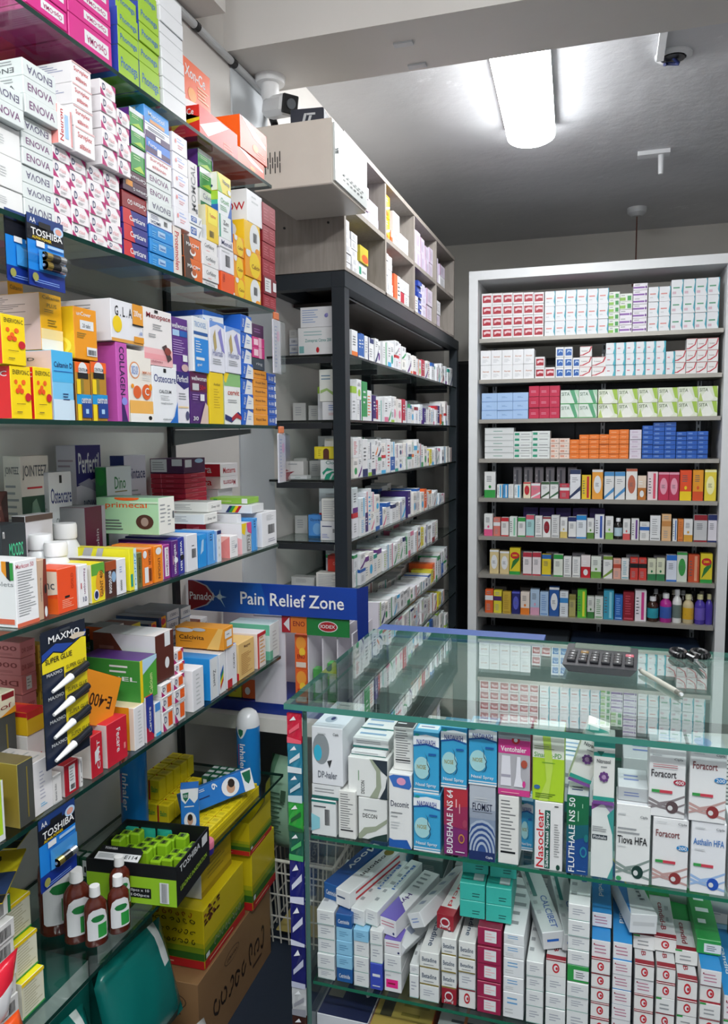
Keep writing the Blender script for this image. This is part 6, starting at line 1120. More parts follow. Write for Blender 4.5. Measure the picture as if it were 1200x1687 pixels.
def dark_row(k, prof, ybase_fn=None, seed=1, tier2=None, w_rng=(.042, .072), sp=()):
    rr = random.Random(seed * 31 + k); z = DZ[k]; xf = DX1 - .012
    y = atX(prof[0][0], prof[0][1], xf).y; yend = atX(prof[-1][0], prof[-1][1], xf).y
    ys = [(atX(px, py, xf).y, atX(px, py, xf).z - z) for px, py in prof]
    n = 0; y = max(y, 2.665)
    while y < yend - .02:
        w_ = rr.uniform(*w_rng); H = .05
        for (ya, ha), (yb, hb) in zip(ys[:-1], ys[1:]):
            if ya <= y <= yb + 1e-6: H = ha + (hb - ha) * (y - ya) / max(1e-6, yb - ya)
        H = min(max(.03, H * rr.uniform(.86, 1.12)), (DZ[k - 1] - z - .035) if k else 1); n += 1
        art = rr.choice(GEN[:-6]) if rr.random() > .09 else rr.choice(GEN[-6:])
        for a, b_, ar in sp:
            if a <= n <= b_: art = ar
        two = H > .11 and rr.random() < .75; d = rr.choice((.09, .11, .13)); ins = rr.uniform(0, .012)
        hs = [H * .5, H * .5] if two else [H]
        zz = z
        for j, h in enumerate(hs):
            a2 = art if j == 0 else rr.choice(GEN[:-6])
            lab = f'{ART[a2][1]}, {ORD[min(n, 39)]} from near post' + (f', {("lower", "upper")[j]} of two' if two else '') + f', dark rack {DN[k]} shelf'
            carton(a2, w_ - .002, d, h - .001, (xf - d / 2 - ins, y + w_ / 2, zz), PI / 2 , lab, f'front row on the {DN[k]} shelf of the dark rack'); zz += h
        y += w_ + rr.choice((0, 0, .002, .006))
    # second row further in, a little taller
    y = 2.93; n = 0
    while y < yend - .08:
        w_ = rr.uniform(.06, .11); H = .05
        for (ya, ha), (yb, hb) in zip(ys[:-1], ys[1:]):
            if ya <= y <= yb + 1e-6: H = ha + (hb - ha) * (y - ya) / max(1e-6, yb - ya)
        H = min(H * rr.uniform(1.0, 1.2) + .01, (DZ[k - 1] - z - .05) if k else .19)
        if rr.random() < .75:
            n += 1; art = rr.choice(GEN[:-6]); BACK.append((art, w_ - .004, .085, H, (xf - .192 - rr.uniform(0, .004), y + w_ / 2, z), PI / 2))
        y += w_
dark_row(0, [(580, 536), (592, 545), (617, 556), (640, 562), (655, 565), (680, 585), (695, 592), (718, 600), (735, 602), (747, 607)], seed=2)
dark_row(1, [(581, 628), (604, 630), (612, 655), (640, 655), (665, 658), (680, 664), (695, 668), (712, 674), (735, 664), (745, 664)], seed=3)
dark_row(2, [(583, 722), (606, 722), (612, 728), (640, 728), (660, 735), (690, 726), (700, 738), (722, 740), (742, 735)], seed=4)
dark_row(3, [(585, 812), (618, 812), (625, 835), (650, 830), (680, 808), (700, 808), (720, 810), (737, 812)], seed=5)
dark_row(4, [(588, 918), (610, 910), (630, 905), (650, 895), (672, 880), (690, 870), (706, 868), (726, 858)], seed=6)
dark_row(5, [(610, 992), (640, 990), (660, 975), (690, 965), (710, 945), (722, 912), (738, 905)], seed=7)
dark_row(6, [(655, 1010), (685, 1000), (700, 985), (722, 978), (735, 968)], seed=8)
dark_row(7, [(690, 1042), (710, 1015), (725, 1010), (740, 1008)], seed=9)
def merged(items, name, label):
    b = M()
    for art, w_, d, h, loc, rz in items:
        me = carton_mesh(art, w_, d, h); mt = Matrix.Translation(loc) @ Matrix.Rotation(rz, 4, 'Z'); k = len(b.v)
        b.v += [tuple(mt @ v.co) for v in me.vertices]
        for p_ in me.polygons: b.f.append(tuple(k + q for q in p_.vertices)); b.mi.append(b.slot(me.materials[p_.material_index]))
    o = b.obj(name); o['kind'] = 'stuff'; return tag(o, label, 'boxes')
merged(BACK, 'medicine_carton_reserve', 'crowded back rows of mostly white cartons behind the front rows of the dark rack')
# end bay, seen through the open end of the dark rack
A('cef', '#e4e4e6', 'long white carton, blue print lines', 'F l .05 .2 .5 .9 6 #8fa4cc; F e .7 .55 .05 .1 #8080c0; F e .72 .6 .03 .07 #9a90d0'); A('ceg', '#e6e6e6', 'long white carton, green title', 'F t Zomepraz_Citrex_200 .18 .45 .85 .6 #2c8a84; F l .15 .68 .9 .9 2 #a8c4c4; F e .5 .2 .04 .1 r; F r .03 .1 .15 .35 #7ab0b0; F r .88 .1 .98 .4 #7ab0b0')
A('sen', '#e2e4dc', 'white carton with green leaf curl', 'F l .1 .65 .6 .85 2 #6a8aa0; F p .05,.35 .4,.42 .7,.3 1,.4 1,.3 .7,.2 .4,.34 .05,.25 #a0c070; F e .85 .35 .08 .1 #5a9a3c'); A('cet', '#e4e4e6', 'white carton, blue and red words', 'F l .4 .5 .9 .85 3 #5a80c0; F l .4 .25 .95 .4 2 #d08080')
A('clox', '#e4e8e6', 'white carton with green fan stripes', 'F t Cloxil .28 .78 .95 .95 #2c7a6c; F p .1,.35 .35,.6 .7,.5 .3,.4 .15,.2 #1f9a78; F p .2,0 .3,.25 .6,.4 .95,.4 .6,.3 .45,0 #1f9a78; F p .55,0 .65,.2 .9,.3 .75,.15 .7,0 #1f9a78'); A('clor', '#dcdad8', 'white carton with maroon fan stripes', 'F p 0,.6 0,.3 .35,.45 #8c1f30; F p 0,0 .3,0 .4,.25 .6,.4 .2,.35 0,.2 #8c1f30; F l .3 .75 .9 .9 1 g')
A('yab', '#e3cf1c', 'bright yellow carton, brown arch', 'F r .1 .1 .9 .9 #e8d832; F r .35 0 .58 .6 #5a2c20; F e .465 .6 .115 .25 #5a2c20; F l .15 .2 .3 .8 4 #b8a010'); A('gly', '#4f94dc', 'sky blue tin', 'F t Glycerin .15 .7 .9 .85 n; F e .7 .4 .35 .25 #7ab4ea; F r 0 0 1 .1 #1d5a8c'); A('col', '#c0301f', 'red carton with white letters', 'F t COLD .35 .4 .8 .6 #e8a090'); A('bxl', '#e2e3e4', 'white carton with navy line', 'F r .08 .7 .55 .75 n; F b .6 .4 .98 .6; F l .08 .1 .5 .35 3 #8890c8'); A('bxm', '#e0dfd8', 'white carton of small print lines', 'F l .08 .1 .9 .92 10 g')
A('tab2', '#c9c9c6', 'pale grey carton in the dark rack', 'F l .2 .3 .8 .8 4 g')
def endbox(x0, x1, yb, yt, art, zi, Y=2.612, d=.048, lab='', zb=None):
    P_ = atY(x0, yt, Y); Q = atY(x1, yt, Y); z = DZ[zi] if zb is None else zb
    carton(art, Q.x - P_.x, d, max(.01, P_.z - z), ((P_.x + Q.x) / 2, Y + d / 2, z), 0, f'{ART[art][1]}, {lab} at the open end of the dark rack'); return P_.z
z1 = endbox(491, 556, 577, 541, 'ceg', 0, lab='lower one'); endbox(495, 556, 540, 507, 'cef', 0, lab='upper one', zb=z1 + .001)
z1 = endbox(531, 557, 690, 662, 'cet', 1, lab='second shelf lower'); endbox(526, 557, 655, 609, 'sen', 1, lab='second shelf upper', zb=z1 + .001)
z1 = endbox(528, 560, 793, 758, 'clox', 2, lab='third shelf'); endbox(518, 560, 752, 736, 'yab', 2, lab='third shelf top', zb=z1 + .004); endbox(464, 500, 793, 760, 'clor', 2, Y=2.66, lab='third shelf left'); endbox(478, 506, 793, 783, 'flw', 2, Y=2.60, d=.04, lab='small one in front')
z1 = endbox(528, 562, 893, 858, 'bxl', 3, lab='fourth shelf lower'); endbox(530, 562, 858, 821, 'bxm', 3, lab='fourth shelf upper', zb=z1 + .001); endbox(508, 529, 892, 848, 'gly', 3, Y=2.66, lab='fourth shelf')
z1 = endbox(521, 565, 985, 943, 'bxm', 4, lab='fifth shelf lower'); endbox(540, 565, 940, 915, 'col', 4, Y=2.64, lab='fifth shelf', zb=z1 + .001); endbox(480, 518, 985, 950, 'tab2', 4, Y=2.68, lab='fifth shelf left')
for i in range(5):
    for j in range(4): carton('wht5' if (i + j) % 3 else 'tab2', .034, .05, .028 + .0, (-1.135 + i * .036, 2.78 + .0 * j, DZ[0] + j * .0285), 0, f'grey-white small carton, {ORD[i + 1]} from wall, {ORD[j + 1]} up, end bay first shelf', 'small cartons in the end bay of the dark rack')
for k in (1, 2, 3):
    for i in range(4): carton('tab2', .05, .05, .07 - .01 * i, (-1.13 + i * .056, 2.80 + .02 * i, DZ[k]), .2, f'pale grey carton, {ORD[i + 1]} from wall, end bay {DN[k]} shelf', f'pale cartons in the end bay, {DN[k]} shelf')
# ---------------------------------------------------------------- goods in the cubbies
NAME[0] = 'stock_carton'
A('lil', '#d9d4e6', 'lilac-white carton', 'F l .2 .3 .8 .7 3 #a8a0c4; L l .1 .1 .9 .9 4 #b8b0d0; F r 0 0 1 .04 #c08090'); A('cyl', '#f0bc1e', 'golden yellow carton', 'F e .5 .45 .35 .3 #f6d860; F l .2 .7 .8 .9 2 w; F p 0,.3 1,.6 1,.5 0,.2 w; F e .5 .2 .3 .1 #e87a2c'); A('cwh', '#e6e6ea', 'white carton with grey lettering', 'F l .2 .2 .8 .8 5 g; L l .2 .3 .8 .7 4 lg')
A('cyo', '#c8b83a', 'dull yellow carton with orange disc', 'F e .6 .3 .4 .25 #d8602c; L e .6 .3 .35 .25 #d8602c; L l .2 .7 .8 .9 2 #8a7a20'); A('cmg', '#d9cfe0', 'mauve carton with magenta edge', 'F r 0 0 .08 1 #a02c6c; F l .2 .2 .8 .8 6 #a898b8', L='#c9bcd4'); A('cbl', '#2442a0', 'royal blue carton', 'F l .2 .3 .8 .7 2 #90a8e0; F r .6 0 1 .3 w'); A('crd', '#b0283a', 'red and white carton', 'F r .4 0 1 1 w; F l .5 .2 .9 .8 4 G'); A('cor', '#e8683c', 'coral carton with white side', 'F r .5 0 1 1 w; F l .55 .2 .9 .8 4 k')
zC, zM = CZ0 + .013, CM + .0095
CUB = [(2.57, 2.62, zM, .075, ['redy'], 'first cubby, upper'), (2.63, 2.70, zM, .035, ['lil', 'lil', 'lil'], 'first cubby upper left'), (2.705, 2.80, zM, .045, ['lil', 'lil', 'lil', 'lil'], 'first cubby upper second'), (2.805, 2.88, zM, .043, ['lil', 'lil', 'lil'], 'first cubby upper third'), (2.885, 3.02, zM, .05, ['lil', 'lil'], 'first cubby upper right'),
       (3.085, 3.18, zM, .09, ['cyl', 'cyl'], 'second cubby upper left'), (3.19, 3.24, zM, .03, ['cor', 'cor'], 'second cubby upper middle'), (3.25, 3.35, zM, .15, ['cwh'], 'second cubby upper tall'), (3.36, 3.50, zM, .028, ['cwh', 'cwh', 'cwh'], 'second cubby upper right'),
       (3.57, 3.65, zM, .082, ['cmg', 'cmg'], 'third cubby upper first'), (3.66, 3.74, zM, .085, ['cmg', 'cmg'], 'third cubby upper second'), (3.75, 3.83, zM, .08, ['cmg', 'cmg'], 'third cubby upper third'), (3.84, 3.92, zM, .07, ['cmg', 'cmg'], 'third cubby upper fourth'), (3.925, 4.0, zM, .075, ['cmg', 'cmg'], 'third cubby upper fifth'), (4.05, 4.15, zM, .07, ['cmg', 'cmg'], 'fourth cubby upper first'), (4.17, 4.3, zM, .06, ['cwh', 'cmg'], 'fourth cubby upper second'),
       (2.58, 2.66, zC, .029, ['cwh'] * 6, 'first cubby lower left'), (2.67, 2.74, zC, .029, ['cwh'] * 5, 'first cubby lower second'), (2.76, 2.86, zC, .06, ['flg', 'cyo', ], 'first cubby lower middle'), (3.08, 3.15, zC, .028, ['cwh'] * 6, 'second cubby lower left'), (3.16, 3.22, zC, .028, ['cwh'] * 6, 'second cubby lower second'), (3.24, 3.34, zC, .11, ['cor'], 'second cubby lower middle'),
       (3.36, 3.50, zC, .055, ['crd', 'cwh'], 'second cubby lower right'), (3.57, 3.66, zC, .08, ['crd'], 'third cubby lower left'), (3.67, 3.75, zC, .027, ['cbl'] * 6, 'third cubby lower second'), (3.76, 3.84, zC, .055, ['lil'] * 3, 'third cubby lower third'), (3.86, 3.99, zC, .08, ['cmg'] * 2, 'third cubby lower right'), (4.05, 4.2, zC, .07, ['cmg', 'cwh'], 'fourth cubby lower left')]
for y0, y1, z, h, arts, lab in CUB:
    for j, ar in enumerate(arts):
        carton(ar, y1 - y0, .20, h - .001, (DX1 - .115 + RND.uniform(-.004, .004), (y0 + y1) / 2, z + j * h), PI / 2, f'{ART[ar][1]}, {lab}' + (f', {ORD[j + 1]} up' if len(arts) > 1 else ''), f'cartons in {lab}')
# ---------------------------------------------------------------- pain relief display on a white table
t = empty('side_table', (-.88, 2.16, 0), 'white table behind the glass shelves carrying the blue display stand', 'table')
part('table_top', (-.285, -.20, .665, .27, .26, .705), mat('#dcd9d0', .4), t); part('side_panel', (-.285, .12, 0, -.27, .25, .665), mat('#8a8c8c', .5), t); part('side_panel', (.25, .12, 0, .265, .25, .665), mat('#8a8c8c', .5), t); part('back_panel', (-.27, .22, .0, .25, .24, .665), mat('#77797a', .5), t)
T = .7055
t = empty('display_stand', (0, 0, T), 'blue pain relief display stand with header sign and white slots', 'display stand')
blue = mat('#0c3fa0', .35); wh = mat('#d8d4dc', .4)
NAME[0] = 'remedy_carton'
x0, x1, y0, y1 = -1.163, -.645, 1.985, 2.20
part('base', (x0, y0 + .01, 0, x1, y1, .032), mat('#0d2a7c', .35), t)
part('back_panel', (x0, y1 - .006, .032, x1, y1, .30), wh, t)
b = M(); b.box(x0, y0, 1.0 - T, x1, y0 + .006, 1.088 - T, blue)
b.print((x0, y0, 1.0 - T), (x1 - x0, 0, 0), (0, 0, .088), [('p', [(.1, 0), (.5, 0), (.45, 1), (.1, 1)], '#0d54ac'), ('p', [(0, 0), (.02, 0), (.12, .2), (.17, .5), (.12, .85), (.05, 1), (0, 1)], '#b8bcc4'), ('p', [(0, 0), (.01, 0), (.11, .22), (.16, .5), (.11, .83), (.03, 1), (0, 1)], '#8c1420'), ('t', 'Panadol', .008, .36, .158, .62, 'W'),
    ('p', [(.165, .5), (.19, .55), (.2, .75), (.205, .55), (.24, .5), (.205, .45), (.23, .15), (.195, .43)], '#a8d0e8'), ('e', .197, .5, .015, .09, '#d8ecf4'), ('t', 'Pain Relief Zone', .325, .30, .93, .72, 'W')], .0004)
b.obj('header_sign', t)
b = M(); b.add([(x1, y0, 1.0 - T), (x1 + .014, y0 + .06, 1.0 - T), (x1 + .014, y0 + .06, 1.085 - T), (x1, y0, 1.088 - T), (x1 + .014, y0 + .06, 0), (x1 + .004, y0 + .02, 0)], [(0, 1, 2, 3), (5, 4, 1, 0)], mat('#0b2f8c', .35)); b.obj('side_wing', t)
part('side_panel', (-.962, y0 + .012, .032, -.865, y0 + .017, .29), wh, t)
for i, x in enumerate((-.80, -.756, -.712, -.668)): part('divider', (x, y0 + .02, .032, x + .004, y1 - .006, .25), wh, t)
for nm, a, c, z0_, z1_, base, ops in (('red_panel', -.872, -.846, .245, .294, '#a81c2c', [('p', [(.2, .5), (.9, .9), (.9, .1)], '#d8d8dc')]), ('orange_panel', -.845, -.797, .245, .294, '#d87428', [('t', 'ENO', .15, .4, .9, .7, '#7c1c1c')]), ('green_panel', -.796, -.670, .242, .294, '#1c7a3a', [('e', .5, .52, .23, .3, 'w'), ('e', .5, .52, .21, .26, '#a82028'), ('t', 'IODEX', .33, .43, .67, .62, 'w')])):
    b = M(); b.box(a, y0 + .008, z0_, c - .0005, y0 + .012, z1_, mat(base)); b.print((a, y0 + .008, z0_), (c - a, 0, 0), (0, 0, z1_ - z0_), ops, .0003); b.obj(nm, t)
A('eno', '#e8662c', 'orange fruit salt carton', 'F e .5 .75 .4 .2 #f4a03c; F e .6 .5 .25 .12 #f4c83c; F t ENO .2 .3 .8 .42 #8c1c1c; F r .1 .05 .9 .2 #e8d8c8'); A('siddh', '#d8cc30', 'yellow herbal carton', 'F e .5 .65 .3 .15 G; F l .15 .15 .85 .4 4 r; F t Balm .2 .8 .8 .9 r'); A('eno2', '#e0602c', 'orange and grey carton', 'F r 0 .5 1 1 #c8c0bc; F p 0,.85 .4,.95 1,1 0,1 #a82028; F e .4 .2 .2 .1 w; F l .3 .55 .9 .68 2 r')
carton('eno', .038, .03, .10, (-.824, y0 + .045, T + .135), 0, 'orange fruit salt carton under the orange sign, upper one'); carton('eno', .038, .03, .10, (-.824, y0 + .045, T + .034), 0, 'orange fruit salt carton under the orange sign, lower one')
carton('eno2', .042, .03, .115, (-.988, y0 + .04, T + .034), 0, 'orange and grey carton left of the white display panel'); carton('siddh', .042, .03, .105, (-1.034, y0 + .04, T + .034), 0, 'yellow herbal carton in the display stand'); carton('eno2', .042, .03, .105, (-1.08, y0 + .04, T + .034), 0, 'orange and grey carton at the left of the display stand')
A('grb', '#4a9a4c', 'small green carton', 'F r .2 .3 .8 .7 w')
for i, (x, z_) in enumerate(((-.778, .10), (-.734, .12))): carton('grb', .032, .03, z_, (x, y0 + .06, T + .034), 0, f'small green carton in the {("left","right")[i]} white slot of the display stand')
# blue box behind the counter
A('dur', '#3c5a9c', 'blue carton with white oval logo', 'F e .26 .6 .13 .34 w; F e .26 .6 .12 .29 #3c5a9c; F t durex .18 .46 .34 .74 W')
carton('dur', .40, .10, .06, (-.33, 1.79, .972), 0, 'blue carton with white oval logo standing just behind the counter')
t = empty('stool', (-.33, 1.81, 0), 'dark wooden stand just behind the counter carrying a blue carton', 'stand')
part('table_top', (-.24, -.09, .945, .24, .1, .9715), mat('#2a2a2c', .5), t)
for sx in (-1, 1):
    for sy in (-1, 1): part('leg', (sx * .21 - .015, sy * .07 - .015, 0, sx * .21 + .015, sy * .07 + .015, .945), mat('#2a2a2c', .5), t)
# ---------------------------------------------------------------- on the counter
def key_grid(t, w, d):
    for i in range(6):
        for j in range(4):
            b = M(); b.bbox(w / 6 * .74, d * .155, .005, mat('#c05a6a' if (i == 5 and j == 3) else '#8a6a30' if (i == 1 and j == 3) else '#26272b', .35), .0012)
            b.print((-w / 6 * .37, -d * .0775, .005), (w / 6 * .74, 0, 0), (0, d * .155, 0), [('t', '789%4560123+-=x/C.0M789456'[i + j * 6], .35, .25, .65, .75, 'w')], .0002)
            o = b.obj('key', t); o.location = (-w / 2 + w / 6 * (i + .5), -d * .42 + j * d * .185, .0155)
p0, p1, p2 = atZ(927, 1092, 1.066), atZ(1050, 1103, 1.066), atZ(940, 1066, 1.08)
cw = (p1 - p0).length; cx = (p0.x + p1.x) / 2; cd = .125
t = empty('calculator', (cx + .003, p0.y + cd / 2 - .01, 1.0524), 'dark grey desk calculator with a red key on the glass counter', 'calculator', None, math.atan2(p1.y - p0.y, p1.x - p0.x))
b = M(); b.add([(-cw / 2 + .012, -cd / 2, 0), (cw / 2 - .012, -cd / 2, 0), (cw / 2 - .004, cd / 2, 0), (-cw / 2 + .004, cd / 2, 0), (-cw / 2, -cd / 2 - .003, .014), (cw / 2, -cd / 2 - .003, .014), (cw / 2, cd / 2, .022), (-cw / 2, cd / 2, .022)],
               [(0, 3, 2, 1), (4, 5, 6, 7), (0, 1, 5, 4), (1, 2, 6, 5), (2, 3, 7, 6), (3, 0, 4, 7)], mat('#2a2a2f', .35)); b.obj('body', t)
key_grid(t, cw * .94, cd * .78)
b = M(); b.bbox(cw * .8, .024, .006, mat('#6e7a70', .15), .002); o = b.obj('display', t); o.location = (0, cd * .38, .018); o.rotation_euler.x = .15
# pen
a, c = atZ(1053, 1103, 1.058), atZ(1122, 1143, 1.058); dv = (c - a).normalized()
t = empty('pen', (0, 0, 0), 'pale grey pen lying on the glass counter beside the calculator', 'pen'); a.z = c.z = 1.0579
b = M(); b.cyl(a + dv * .012, c - dv * .012, .0048, .0048, mat('#b8b9ae', .3), 16); smooth_by_angle(b.obj('barrel', t))
b = M(); b.cyl(a, a + dv * .012, .0012, .0046, mat('#8a8b84', .3), 16); smooth_by_angle(b.obj('tip', t))
b = M(); b.cyl(c - dv * .012, c, .0050, .0050, mat('#77776f', .3), 16); b.cyl(c, c + dv * .004, .003, .003, mat('lg', .3), 12); smooth_by_angle(b.obj('end_cap', t))
# scissors
a = atZ(1165, 1110, 1.058); pv = atZ(1147, 1090, 1.058)
t = empty('scissors', (pv.x, pv.y, 1.0555), 'small black-handled scissors on the glass counter', 'scissors', None, math.atan2(a.y - pv.y, a.x - pv.x))
for s in (-1, 1):
    b = M(); z = .001 if s > 0 else .0035
    b.add([(-.012, -.004, z), (.066, s * .0015, z), (-.012, .004, z), (-.012, -.004, z + .002), (.066, s * .0015, z + .002), (-.012, .004, z + .002)], [(0, 2, 1), (3, 4, 5), (0, 1, 4, 3), (1, 2, 5, 4), (2, 0, 3, 5)], mat('#c9cccc', .2, .9, 'metal')); b.obj('blade', t)
    b = M(); cxx, cyy = -.050, s * .020; n = 22
    pts = [(cxx + .024 * math.cos(2 * PI * i / n), cyy + .0135 * math.sin(2 * PI * i / n), .005) for i in range(n + 1)]
    b.tube(pts, .0062, mat('k', .3), 8); b.tube([(-.008, 0, .004), (-.030, s * .009, .005)], .0062, mat('k', .3), 8); o = b.obj('handle', t)
b = M(); b.cyl((0, 0, .0), (0, 0, .0075), .004, .004, mat('lg', .2, .9, 'metal'), 14); b.obj('pivot', t)
# ---------------------------------------------------------------- inside the counter, upper shelf
NAME[0] = 'inhaler_carton'
K1 += .0004; K2 += .0004; K3 += .0004
A('dph', '#e8e9ee', 'big white inhaler carton, grey and cyan disc', 'F e .30 .62 .27 .27 #8c9296; F e .2 .55 .13 .14 #2cb0d0; F p .5,.42 .58,.3 .66,.45 #2a2d30; F t DP-haler .2 .12 .82 .24 #6a6e78; F t Cipla .7 .86 .88 .92 G; F l .2 .86 .5 .92 1 lg; T e .4 .3 .18 .12 #a8b4c4; T e .45 .33 .07 .06 n; T r .2 .72 .95 .98 #e8e4e0; T l .25 .78 .9 .9 1 g', T='#dfe3ee')
A('lflt', '#e6e8e8', 'white carton, teal seam and barcode', 'F r 0 .92 1 .98 #1f7a74; F b .55 .3 .75 .75; F l .1 .75 .8 .86 1 G; F p 0,.1 .35,.2 .35,.5 0,.6 #8fd0dc; T l .1 .2 .9 .8 4 lg')
A('llw', '#e8e9ea', 'low white carton with teal line', 'F r 0 0 1 .2 #1f6a64; F l .1 .4 .8 .8 2 g; T l .1 .1 .9 .9 4 #88a8c8; T r 0 .4 1 .45 #1f6a64')
A('wtx', '#e9e8e4', 'white carton of dense small print', 'F l .12 .15 .88 .95 16 #77787a; F r .12 .16 .85 .19 k')
A('wtb', '#e9e8e4', 'white small-print carton with black top', 'F l .12 .15 .88 .95 14 #77787a; F r .1 .22 .85 .25 k; T l .1 .2 .9 .8 3 w', T='#26272a')
A('decl', '#e9eae8', 'white carton with sage wave, letters across', 'F t DECON .15 .52 .65 .62 k; F p .0,.1 .2,.28 .6,.34 1,.55 1,.45 .6,.22 .3,.14 .1,.0 0,0 #a0a892; F p .3,.0 .6,.1 1,.2 1,0 #1f3a34; F l .2 .68 .7 .75 1 g; L r 0 0 1 1 #c9cdc8')
A('decu', '#e9eae8', 'white carton with sage arc, sideways letters', 'F t DECON .33 .08 .42 .42 k 90; F l .26 .15 .3 .9 1 #8a8; F p .55,1 .72,.7 .72,.3 .55,0 .75,0 .85,.3 .82,.75 .68,1 #a0a892; F p .62,1 .85,.72 1,.6 1,1 #2a3540; F p .8,0 .95,.3 1,.6 1,0 #2a3540; T l .1 .2 .9 .8 3 g')
A('deco', '#ebebea', 'white carton, blue crest, word Decomit', 'F t Decomit .08 .55 .88 .63 #2c3048; F p .2,.98 .9,.98 1,.85 .9,.8 .2,.82 0,.95 #3c70c0; F e .55 .9 .2 .05 #e8a0c0; F p 0,0 1,0 .8,.12 .2,.1 0,.12 #1f5cae; F l .1 .4 .5 .44 1 g; F l .1 .25 .6 .36 3 lg; F r .1 .47 .6 .48 G')
A('nas', '#3aa4d4', 'blue nasal spray carton', 'F r 0 0 1 .03 w; F r 0 .05 1 .07 w; F p 0,.78 .5,.82 1,.77 1,.93 .5,.96 0,.92 #eef2f6; F p 0,.77 .5,.81 1,.76 1,.745 .5,.795 0,.755 #24479c; F t NASWASH .14 .79 .86 .88 #20308c; F e .15 .95 .1 .02 t; F e .34 .42 .3 .18 #a8d8dc; F t NOSE .15 .40 .5 .47 #9a8a2c; F p .44,.68 .55,.6 .56,.5 .66,.42 .62,.38 .66,.32 .6,.26 .45,.22 .58,.27 .63,.32 .59,.38 .63,.42 .54,.49 .53,.6 #1c3c5c; F t Nasal_Spray .1 .11 .9 .18 w; F r .6 .64 .9 .67 #1f5ca8; T r .1 .3 .9 .7 w; T l .2 .4 .8 .6 1 #20308c', T='#5ab4dc')
A('bude', '#7c2a6c', 'purple and red carton, sideways white title', 'F p 0,.6 1,.7 1,1 0,1 #b8303c; F p 0,.45 1,.4 1,.75 0,.7 #9a2c54; F t BUDEHALE_NS_64 .12 .03 .38 .97 W 90; F l .5 .6 .55 .95 1 pk; F l .65 .5 .7 .9 1 pk; F e .75 .27 .13 .07 #c89040; F e .75 .27 .09 .05 #7c2a5c; F e .9 .5 .1 .06 #a8405c; F l .5 .05 .9 .09 1 w')
A('flom', '#8898b0', 'steel-blue carton with concentric arcs', 'F r 0 .55 1 1 #9aa4b4; F r 0 .68 1 1 #b8bec8; F t FLOMIST .12 .66 .88 .76 #141c3c; F r .12 .64 .88 .645 k; ' + ''.join(f'F e .5 {.10:.2f} {.75 - .065 * i:.2f} {.44 - .036 * i:.3f} {"#b0bccc" if i % 2 == 0 else "#34508a"}; ' for i in range(10)) + 'F r 0 0 1 .12 #1c2f64; F t Cipla .65 .03 .92 .07 w; F l .2 .8 .8 .86 2 lg')
A('vent', '#d4408c', 'pink carton showing white inhalers', 'F r 0 .1 1 .98 #b4b2b8; F r 0 .63 1 .84 #d03a8c; F t Ventohaler .08 .66 .88 .74 W; F e .55 .84 .13 .06 r; F e .55 .84 .06 .03 w; F p .08,.15 .12,.6 .38,.6 .42,.15 #e4e2ea; F r .1 .28 .4 .32 #a8a4b4; F p .5,.15 .56,.3 .6,.6 .7,.6 .72,.3 .82,.15 #e8e6ee; F e .82 .5 .1 .06 #b0503c; F e .82 .2 .05 .05 #d03a8c; F l .1 .04 .9 .07 1 pk; F r 0 .87 1 .95 #80888c', T='#d8d8dc')
A('sin', '#b0d42c', 'lime and cream carton, green title', 'F r 0 .62 1 1 #e6e8dc; F t Sinarest-PD .05 .63 .92 .70 #4a9a2c; F p .2,.0 .45,.3 .3,1 .55,1 .65,.5 .5,0 #c0dc5c; F l .05 .74 .8 .8 2 #8a9a6c; F l .1 .04 .9 .12 3 #4a6a1c; F l .3 .55 .9 .57 1 #4a9a2c; F e .15 .2 .1 .03 #3a6aa0', T='#e4e6e4')
A('naso', '#e9e8e8', 'white carton, red and green sideways title', 'F t Nasoclear .06 .03 .32 .88 #d0202c 90; F r .36 .02 .56 .88 #1f5a4c; F t Saline_Nasal_Spray .39 .04 .53 .86 W 90; F l .7 .2 .9 .7 14 #9a9c9c; F e .85 .06 .07 .04 #1c4a3c; F l .7 .93 .9 .97 1 k')
A('flut', '#1c4a8c', 'blue and green carton, sideways white title', 'F r 0 .55 1 1 #176a44; F p 0,.4 1,.5 1,.65 0,.6 #17606c; F t FLUTIHALE_NS_50 .1 .03 .38 .97 W 90; F l .5 .55 .55 .92 1 #a0d0b0; F l .7 .8 .75 .95 1 #a0d0b0; F e .78 .3 .16 .07 #2c8aa0; F e .78 .3 .1 .045 #1c4a8c; F e .9 .48 .1 .05 #1f7a7c; F l .5 .05 .9 .07 1 w; T l .2 .3 .8 .7 2 n', T='#c4c8cc')
A('flo', '#e4e8e6', 'white carton with purple and teal corners', 'F p 0,1 .5,1 .0,.9 #8a4a94; F p .5,1 .8,.9 1,.6 1,1 #9a8ab0; F p .7,.85 .95,.6 1,.2 .75,0 1,0 1,.95 #3f9a94; F r .05 .52 .72 .58 #2f3c44; F t Flohale .1 .53 .68 .57 w; F l .05 .62 .7 .7 3 g')
A('nit', '#e6e6e2', 'white carton, teal top, violet flower', 'F r 0 .72 1 .78 #2f9a8c; F r 0 .86 1 .96 #2f9a8c; F p .15,.8 .35,.72 .5,.8 #1f6a5c; F t Nitrosol .15 .62 .8 .68 #3a3c44; F l .35 .54 .75 .59 1 g; ' + ''.join(f'F e {.5 + .17 * math.cos(i * .785):.3f} {.42 + .055 * math.sin(i * .785):.3f} .07 .025 #6a3f80; ' for i in range(8)) + 'F e .5 .42 .1 .035 #b090b8; F r 0 .06 1 .12 #2f9a8c; F r 0 0 1 .05 #7a4a94')
